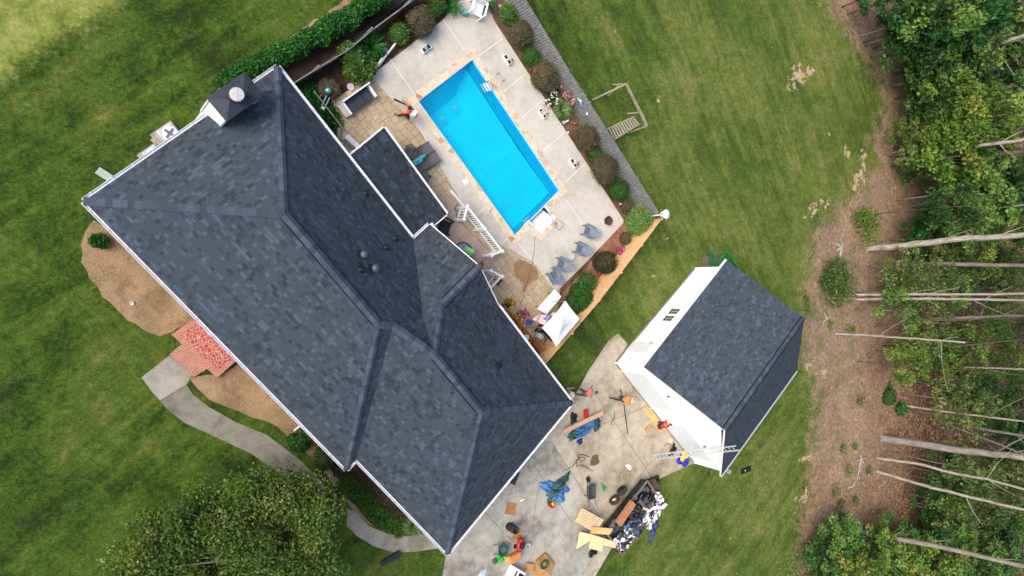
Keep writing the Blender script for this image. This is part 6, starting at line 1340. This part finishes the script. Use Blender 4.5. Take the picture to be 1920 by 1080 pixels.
t = thing('hose_reel', 'dark green rounded hose reel on the concrete left of the vivid green bag', 'hose reel', tuple(at(928,1052,.1))); t.location.z = .03; MB().lathe([(.16,0),(.17,.12),(.1,.16),(0,.16)], n=16).build('reel', plain('moss_plastic', C(70,92,70), .6), t)
t = thing('orange_box', 'upright orange-brown cardboard box in front of the clutter', 'box', tuple(at(964,1044,.25)), heading((955,1050),(975,1040))); t.location.z = .03; mb = MB(); mb.box((0,0,.22),(.75,.42,.42)); mb.build('box', plain('orange_card', C(204,138,72), .85, var=.1), t, bevel=.01); mb = MB(); mb.bar((-.38,0,.3),(-.6,0,.1),.4,.015); mb.build('flap', m_cardboard, t)
t = thing('plank', 'short timber plank between the barrel and the red compressor', 'plank'); MB().bar(at(948,1007,.08), at(962,1019,.08), .13, .05).build('board', plain('pink_pine', C(206,166,132), .8), t)
flatpiece('carton', 'big open brown cardboard carton holding a coil of green rope', [(1023,1038),(1040,1058),(1033,1074),(1006,1052)], .03, .22, m_brownboard, 'carton')
t = thing('rope_coil', 'coil of dark green rope lying in the big open carton', 'rope', tuple(at(1020,1058,.28))); MB().tube([(math.cos(k*.5)*(.16+.003*k), math.sin(k*.5)*(.17+.002*k), .02+.001*k) for k in range(60)], .02, 6).build('rope', plain('green_hose', C(44,84,60), .5), t)
flatpiece('carton', 'small closed cardboard box left of the open carton', [(989,1057),(1001,1058),(1000,1074),(987,1072)], .03, .3, m_cardboard, 'box')
flatpiece('carton', 'flattened cardboard pieces at the bottom edge right of the white case', [(1000,1074),(1005,1056),(1034,1078),(1030,1092),(1002,1092)], .03, .1, m_cardboard, 'cardboard')
t = thing('appliance', 'white boxy appliance with two dark openings at the bottom edge', 'appliance', tuple(at(966,1078,.4)), heading((960,1060),(986,1076))); t.location.z = .03; mb = MB(); mb.box((0,0,.35),(.85,.8,.7)); mb.build('case', m_whitecloth, t, bevel=.03); mb = MB(); mb.box((-.26,.02,.702),(.1,.5,.03)); mb.build('slot', m_black, t); mb = MB(); mb.box((.16,-.02,.702),(.4,.55,.03)); mb.build('window', m_black, t)
pile('light_cloth', 'pale blue cloth on the concrete at the very bottom edge', 'cloth', 905, 1079, .8, .7, .4, .1, plain('pale_blue_cloth', C(190,214,228), .8), 103)
t = thing('downspout_boot', 'flat black rubber sheet leaning against the house wall above the square cardboard', 'sheet', tuple(at(965,895,.05))); mb = MB(); mb.bar(at(970,885,.08)-t.location, at(961,908,.08)-t.location, .35, .05); mb.build('sheet', plain('black_sheet', C(44,48,58), .7), t)
t = thing('pen', 'small white tube lying alone on the old concrete', 'tube'); MB().bar(at(976,939,.07), at(983,936,.07), .09, .07).build('tube', m_whitecloth, t)
# lawn and front-garden details
t = thing('downspout_extension', 'black ribbed gutter extension lying on the lawn below the curved path', 'drain pipe', tuple(at(728,1048,.05)), heading((710,1058),(745,1038))); mb = MB(); mb.box((0,0,.08),(.95,.26,.12)); mb.build('channel', m_dark if 0 else plain('charcoal_plastic', C(40,44,54), .6), t); mb = MB(); mb.box((.5,.02,.13),(.35,.32,.2)); mb.build('head', plain('charcoal_plastic', C(40,44,54), .6), t)
pile('dark_bag', 'dark slate plastic bag in the bed at the edge of the front tree', 'bag', 628, 925, 1.4, .7, .35, .15, plain('slate_plastic', C(48,56,70), .5), 105)
t = thing('utility_box', 'pale green utility box lid set in the lawn beside the house corner', 'utility box', tuple(at(195,327,.05)), heading((187,322),(203,332))); mb = MB(); mb.box((0,0,.03),(.62,.34,.08)); mb.build('lid', plain('pale_green_lid', C(170,186,176), .6), t, bevel=.01)
t = thing('sprinkler_cap', 'tiny white ring cap in the bare front bed', 'sprinkler', tuple(at(247,569,.03))); MB().lathe([(.08,0),(.09,.05),(.05,.05),(.03,.02),(0,.02)], n=14).build('cap', plain('mint_cap', C(200,224,220), .5), t)
for x, y, l in ((1070,667,'small grey grate in the side lawn nearest the cedar fence'), (1044,701,'small dark grate in the side lawn close to the house eave')):
    t = thing('drain_grate', l, 'drain', tuple(at(x,y,.02)), .8); mb = MB(); mb.box((0,0,.02),(.32,.3,.05)); mb.build('frame', m_slab, t); mb = MB()
    for k in range(5): mb = MB(); mb.box((-.1+.05*k,0,.055),(.02,.2,.02)); mb.build('bar', m_dark, t)
def ac(label, x, y, ang, s=1.0):
    c = at(x, y, .7*s); t = thing('air_conditioner', label, 'air conditioner', (c.x,c.y,0), ang); mb = MB(); mb.box((0,0,.05),(1.15*s,1.0*s,.1)); mb.build('pad', m_path2, t); mb = MB(); mb.box((0,0,.42*s),(.8*s,.8*s,.72*s)); mb.build('cabinet', plain('light_grey_case', C(190,196,200), .5), t, bevel=.06); mb = MB(); mb.lathe([(.30*s,.83*s),(.33*s,.84*s),(.33*s,.86*s),(.30*s,.86*s)], n=24); mb.build('fan_ring', m_white, t); mb = MB(); mb.lathe([(.29*s,.80*s+.03),(.29*s,.81*s+.03),(0,.83*s+.03)], n=24); mb.build('fan_well', m_black, t)
    for k in range(4): mb = MB(); a = k*1.57+.3; mb.bar((0,0,.86*s),(math.cos(a)*.27*s,math.sin(a)*.27*s,.85*s),.13*s,.02); mb.build('fan_blade', plain('fan_grey', C(110,114,122), .5), t)
nwd = heading((157,377),(518,125)); ac('square grey air conditioner on a pale pad just outside the eave below the chimney', 318, 251, nwd); ac('smaller grey air conditioner almost hidden by the eave, left of the square one', 288, 290, nwd, .85)
slab('ac_pad', [(281,262),(318,240),(330,252),(296,276)], .05, m_path2)
t = thing('drain_pipe', 'black corrugated drain pipe lying along the old fence beside the hedge', 'pipe'); MB().tube([at(x, y, .1) for x, y in ((644,90),(647,83),(655,75),(680,58),(715,32),(745,10),(775,-10))], .09, 10).build('pipe', m_black, t)
MB().tube([at(x, y, .1) for x, y in ((650,86),(656,80),(690,56),(722,31),(755,8))], .05, 8).build('thin_pipe', m_black, t)
# green implement behind the garage
m_gp = plain('implement_green', C(20,130,60), .4); im = thing('green_implement', 'green steel implement frame parked on the slab behind the garage', 'implement')
def bar_(a, b, h0, h1, w_=.1): mb = MB(); mb.bar(at(*a,h0), at(*b,h1), w_, w_); mb.build('frame_bar', m_gp, im)
bar_((1330,468),(1340,480),.7,.7); bar_((1330,468),(1336,500),.7,.4); bar_((1340,480),(1336,500),.7,.4); bar_((1344,497),(1362,470),.9,.9,.14); bar_((1352,503),(1370,480),.8,.8,.1); bar_((1344,497),(1352,503),.9,.8); bar_((1362,470),(1372,484),.9,.8); bar_((1362,470),(1386,505),.9,.9,.12); bar_((1366,478),(1382,503),.5,.5)
mb = MB(); mb.lathe([(.0,0),(.14,0),(.14,.15),(0,.15)], at(1328,476,.3), 14); mb.build('wheel', m_rust, im)
t = thing('tree_stump', 'pale cut stump in the grass at the garage corner by the mat', 'stump', tuple(at(1366,884,.05))); MB().lathe([(.2,0),(.18,.14),(0,.15)], n=12).build('stump', m_bark, t)

# ------------------------------------------------------------------ woods
def hfit(b, t_):
    best = (1e9, 1)
    for k in range(2, 260):
        h = k*.1; d = (at(*t_, h)-Vector((b.x, b.y, h))).length
        if d < best[0]: best = (d, h)
    return best[1]
trunks = [([(1627,466),(1700,460),(1800,448),(1920,441)], .31, m_bark, 'thickest pale grey trunk at the edge of the woods, curving slightly upward in view'),
 ([(1685,493),(1780,495),(1920,498)], .22, m_barkgrey, 'straight grey-brown trunk just below the thickest pale one'),
 ([(1600,553),(1700,552),(1920,551)], .13, m_bark, 'upper slender trunk of the twin pale trunks in the middle of the wood edge'),
 ([(1600,561),(1700,560),(1800,561),(1920,563)], .13, m_bark, 'lower slender trunk of the twin pale trunks in the middle of the wood edge'),
 ([(1656,823),(1780,841),(1920,858)], .36, m_barkgrey, 'massive straight grey-brown trunk crossing the open leaf litter'),
 ([(1645,859),(1720,869),(1790,888),(1850,898),(1920,917)], .13, m_bark, 'thin crooked trunk just below the massive one'),
 ([(1645,884),(1740,912),(1810,930),(1920,955)], .15, m_bark, 'thin bowed pale trunk, second below the massive one'),
 ([(1605,996),(1655,1006),(1750,1022)], .27, m_barkgrey, 'broad trunk rising out of the bushes at the bottom of the wood edge'),
 ([(1568,626),(1615,628),(1700,634),(1810,642)], .11, m_bark, 'short crooked white trunk at the left edge of the woods below the twin trunks'),
 ([(1694,760),(1760,770),(1920,790)], .11, m_bark, 'thin pale trunk starting from the low round bush'),
 ([(1771,791),(1850,806),(1920,817)], .17, m_barkgrey, 'grey trunk on the right above the massive one'),
 ([(1772,794),(1840,820),(1905,846)], .08, m_bark, 'very thin pale stem leaning away from the grey trunk above the massive one'),
 ([(1720,313),(1770,305),(1843,292),(1920,284)], .32, m_bark2, 'stout brown trunk under the yellow-green canopy in the upper right'),
 ([(1683,300),(1740,291),(1843,272),(1920,262)], .2, m_bark, 'pale straight trunk right above the stout brown one'),
 ([(1720,130),(1790,105),(1870,82)], .28, m_bark, 'pale trunk glimpsed through the dark canopy in the upper right'),
 ([(1790,107),(1830,93),(1900,72)], .26, m_barkgrey, 'grey trunk in the dark canopy, above the other glimpsed trunk'),
 ([(1755,405),(1820,396),(1920,384)], .15, m_barkgrey, 'grey trunk under the low canopy above the thickest pale trunk'),
 ([(1718,600),(1800,596),(1900,592)], .17, m_barkgrey, 'grey trunk behind the olive understory below the twin trunks'),
 ([(1640,612),(1720,600),(1800,600),(1880,595)], .09, m_bark2, 'thin twisted brown stem in the olive understory'),
 ([(1730,687),(1820,689),(1920,692)], .09, m_bark, 'thin straight pale stem over the dark right-hand litter'),
 ([(1700,637),(1790,650),(1920,636)], .09, m_bark2, 'thin leaning stem in the understory below the white trunk'),
 ([(1740,20),(1765,8),(1820,-8)], .09, m_bark, 'thin pale stem at the very top right of the woods'),
 ([(1717,948),(1745,955),(1790,965)], .16, m_barkgrey, 'stubby grey trunk half hidden by the bottom bushes')]
rng = np.random.default_rng(5)
# leafy crowns, a few prototypes copied over the whole wood
protos = {}
def proto(kind, mat, seed, n=2300, leaf=.15):
    rg = np.random.default_rng(seed); t = thing('woodland_tree', 'x', 'tree'); L = []
    for i in range(20):
        a = rg.random()*6.28; q = rg.random()**.5*1.05; s_ = rg.uniform(.2,.42); L.append((math.cos(a)*q, math.sin(a)*q, 2.0+rg.uniform(-.5,.5)-q*.35, s_, s_*rg.uniform(.7,1.2), s_*.5))
    foliage('crown', L, n, leaf/2.3, mat, t, rg, .7, .65, .3); mb = MB(); mb.tube([(0,0,0),(.03,.02,1.0),(0,0,2.1)], [.03,.022,.01], 7)
    tr = mb.build('trunk', m_barkgrey if seed % 2 else m_bark2, t, smooth=True)
    for l in L[:9]: mb = MB(); mb.tube([(0,0,1.3), (l[0]*.5, l[1]*.5, 1.6), (l[0], l[1], l[2])], [.014,.01,.004], 5); mb.build('limb', m_bark2, tr)
    protos.setdefault(kind, []).append(t)
for k, (kd, mt, n_) in enumerate((('dark', m_lf_fdark, 2300), ('mid', m_lf_fmid, 2000), ('yellow', m_lf_fyel, 1700), ('olive', m_lf_olive, 800))):
    for j in range(3): proto(kd, mt, 50+k*3+j, n_)
used = set()
words = {'dark': 'dense dark green tree', 'mid': 'mid-green leafy tree', 'yellow': 'yellow-green tree', 'olive': 'thin sparse olive tree'}
places = ['in the thick canopy at the top right', 'at the upper wood edge above the stout brown trunk', 'over the right-hand end of the stout brown trunk', 'between the stout brown and the thickest pale trunk', 'at the inner litter edge above the thickest pale trunk', 'between the grey-brown trunk and the twin trunks', 'right beside the thickest pale trunk', 'in the understory below the twin trunks', 'at the right edge above the massive trunk', 'at the foot of the shade below the thin bowed trunk', 'in the bushy wood edge at the bottom right', 'over the ends of the two thin crooked trunks']
def put(kind, x, y, h, r, label=None):
    for _ in range(12):
        q_ = at(x, y, h); a_ = np.array([[q_.x, q_.y, 0]])
        if seg_dist(a_, litter_poly)[0] > .9 or h < 1.4: break
        h *= .82
    if h < 3.2: r = min(r, h*.62)
    j = int(rng.integers(0, 3)); pr_ = protos[kind][j]; p = at(x, y, h); first = (kind, j) not in used; used.add((kind, j))
    o = pr_ if first else copy_thing(pr_); o.location = (p.x, p.y, 0); o.rotation_euler = (0, 0, rng.random()*6.28); o.scale = (r, r, h/2.1); o['label'] = words[kind]+(' '+label if label else ''); o['group'] = 'trees crowding the woods'
def inpoly(x, y, poly):
    c = False; n = len(poly)
    for i in range(n):
        (ax, ay), (bx, by) = poly[i], poly[(i+1) % n]
        if (ay > y) != (by > y) and x < (bx-ax)*(y-ay)/(by-ay)+ax: c = not c
    return c
regions = [([(1655,-30),(1700,60),(1745,140),(1785,215),(1960,190),(1960,-60)], ['dark','dark','dark','mid'], (5.5,9), (2.1,3.2), 30),
 ([(1690,235),(1705,290),(1780,295),(1800,230),(1740,210)], ['yellow','mid','mid'], (3.5,5), (1.5,2.1), 5),
 ([(1800,200),(1790,300),(1960,270),(1960,180)], ['yellow','yellow','mid'], (6,9), (2.0,2.8), 9),
 ([(1775,320),(1790,430),(1960,425),(1960,300)], ['yellow','mid','mid','dark'], (5,8), (1.9,2.7), 15),
 ([(1740,380),(1750,440),(1800,440),(1800,380)], ['dark'], (3,4), (1.5,2.0), 3),
 ([(1690,490),(1700,550),(1960,550),(1960,480)], ['yellow','mid','olive','olive'], (3.5,6), (1.3,1.9), 17),
 ([(1700,440),(1960,470),(1960,500),(1720,490)], ['dark'], (1.8,3), (1.5,2.2), 8),
 ([(1685,580),(1700,680),(1780,715),(1960,720),(1960,575)], ['olive','olive','yellow','mid'], (3,6), (1.3,2.0), 20),
 ([(1810,700),(1800,790),(1960,860),(1960,700)], ['dark','olive','mid'], (3.5,7), (1.6,2.3), 10),
 ([(1760,890),(1745,950),(1790,985),(1960,985),(1960,900)], ['dark','mid','olive'], (3,6), (1.6,2.2), 10),
 ([(1510,1012),(1498,1100),(1960,1110),(1960,975),(1760,990),(1640,1030),(1580,985)], ['mid','mid','yellow','dark'], (2.6,5.2), (1.7,2.4), 38),
 ([(1820,860),(1960,890),(1960,960),(1830,940)], ['olive','mid'], (6,8), (1.6,2.2), 6)]
for ri, (poly, kinds, hr_, rr, n_) in enumerate(regions):
    pts_ = []; tries = 0; xs_ = [p[0] for p in poly]; ys_ = [p[1] for p in poly]
    while len(pts_) < n_ and tries < 4000:
        tries += 1; x, y = rng.uniform(min(xs_), max(xs_)), rng.uniform(min(ys_), max(ys_))
        if not inpoly(x, y, poly): continue
        if min([math.hypot(x-a, y-b) for a, b in pts_], default=99) < (22 if tries < 2500 else 14): continue
        pts_.append((x, y)); put(kinds[int(rng.integers(0, len(kinds)))], x, y, rng.uniform(*hr_), rng.uniform(*rr), places[ri])
# tall stems with high crowns beyond the picture
for i, (pts_, r_, bk, lb) in enumerate(trunks):
    b = at(*pts_[0]); W = [b-Vector((0,0,.2)), b]
    for q in pts_[1:]: h = hfit(b, q); W.append(at(*q, h))
    t = thing('tall_tree', 'tree with a '+lb, 'tree', tuple(b)); t['label'] = lb
    top = W[-1]; d = (W[-1]-W[-2]).normalized(); zt_ = 17+rng.random()*5
    if top.z < zt_ and i not in (8, 22): W.append(top+Vector((d.x/d.z*.5, d.y/d.z*.5, 1))*(zt_-top.z))
    n = len(W); rad = [r_*1.35]+[r_*(1.12-.55*k/(n-1)) for k in range(1, n)]
    L = [w_-b for w_ in W]; PP = []; RR = []
    for k in range(n-1):
        for j in range(5): s = j/5; w_ = L[k].lerp(L[k+1], s); PP.append(w_+Vector((rng.normal(), rng.normal(), 0))*r_*.10); RR.append(rad[k]*(1-s)+rad[k+1]*s)
    PP.append(L[-1]); RR.append(rad[-1]); mb = MB(); mb.tube(PP, RR, 10); tr = mb.build('trunk', bk, t, smooth=True); tz = L[-1]
    for k in range(4):
        s = rng.uniform(.45,.95); w_ = PP[int(s*(len(PP)-1))]; e = w_+Vector((rng.normal()*1.6, rng.normal()*1.6, 1.0+rng.random())); mb = MB(); mb.tube([w_, w_.lerp(e,.5)+Vector((0,0,-.15)), e], [r_*.25, r_*.15, .015], 5); mb.build('limb', bk, tr)
    if i not in (8, 22):
        LB = [(tz.x+rng.normal()*1.4, tz.y+rng.normal()*1.4, tz.z+rng.uniform(-1.5,1.5), 1.9, 1.9, 1.2) for _ in range(6)]; foliage('crown', LB, 1500, .2, [m_lf_fmid, m_lf_fdark][i % 2], t, rng, .4, .5, .3)
# roots and fallen wood on the bare margin
def deadwood(label, c, arms_, r_=.08):
    t = thing('dead_wood', label, 'dead wood', tuple(at(*c))); o = at(*c); mb = MB()
    for a in arms_: mb.tube([Vector((0,0,.12)), (at((c[0]+a[0])/2+random.uniform(-2,2), (c[1]+a[1])/2+random.uniform(-2,2))-o)+Vector((0,0,.1)), (at(*a)-o)+Vector((0,0,.03))], [r_, r_*.6, r_*.15], 7)
    mb.build('branches', m_bark, t)
deadwood('bleached root spreading on the bare soil at the wood edge above the garage', (1575,465), [(1562,456),(1580,455),(1573,485),(1566,470),(1582,475)], .16)
deadwood('pale root pieces on the soil right beside the garage roof ridge', (1548,598), [(1540,610),(1558,590),(1545,585)], .1)
deadwood('branching dead limb on the leaf litter left of the massive trunk', (1612,860), [(1615,848),(1600,866),(1612,885),(1605,905),(1622,872),(1628,855)], .11)
deadwood('dark rotten stub on the leaf litter under the dead limb', (1595,912), [(1588,918),(1603,900)], .12)
deadwood('two short white sticks on the leaf litter below the white trunk', (1628,742), [(1622,752),(1634,732),(1634,752)], .05)
deadwood('thin pale stick on the leaf litter near the weeds', (1548,950), [(1540,958),(1556,962)], .05)
# undergrowth in the shade
rg = np.random.default_rng(33); P_ = []
for poly, n_ in (([(1700,440),(1960,470),(1960,545),(1690,540)], 8000), ([(1690,580),(1700,690),(1800,720),(1960,720),(1960,575)], 5000), ([(1810,700),(1800,790),(1960,860),(1960,700)], 2500), ([(1500,1005),(1490,1100),(1960,1110),(1960,975),(1760,990),(1640,1030),(1560,990)], 12000), ([(1650,20),(1700,130),(1720,240),(1690,330),(1960,300),(1960,0)], 9000)):
    xs_ = [p[0] for p in poly]; ys_ = [p[1] for p in poly]; cl = [(rg.uniform(min(xs_), max(xs_)), rg.uniform(min(ys_), max(ys_))) for _ in range(n_//160)]
    for cx, cy in cl:
        if not inpoly(cx, cy, poly): continue
        o = at(cx, cy, .5); s = rg.uniform(.5,1.3); q = rg.normal(size=(160,3))*[s, s, .3]+[o.x, o.y, .5]; P_.append(q)
P_ = np.concatenate(P_); P_[:, 2] = np.abs(P_[:, 2]); o = arr_mesh('undergrowth', *leaf_arrays(P_, .11, None, .5, .6, rg)[:2], m_lf_fmid, None, rg.beta(2, 2, len(P_))); tag(o, kind='stuff')
# fallen leaves scattered on the litter and lawn
q = rg.random(size=(5200, 2)); P2 = [at(1500+460*a, -20+1120*b, .03) for a, b in q]; P2 = np.array([tuple(p) for p in P2]); lv = seg_dist(P2, litter_poly) > 0; P2 = P2[lv]
o = arr_mesh('fallen_leaves', *leaf_arrays(P2, .085, None, 2.5, .7, rg)[:2], leafmat('dry_leaves', C(104,66,42), C(164,112,74), C(216,176,132)), None, rg.random(len(P2))); tag(o, kind='stuff')
q = rg.random(size=(420, 2)); P3 = np.array([tuple(at(1300+260*a, 640+440*b, .04)) for a, b in q]); P3 = P3[seg_dist(P3, litter_poly) < 0]
o = arr_mesh('lawn_leaves', *leaf_arrays(P3, .05, None, 2.5, .7, rg)[:2], leafmat('yellow_dry_leaves', C(170,150,80), C(206,186,110), C(230,214,160)), None, rg.random(len(P3))); tag(o, kind='stuff')
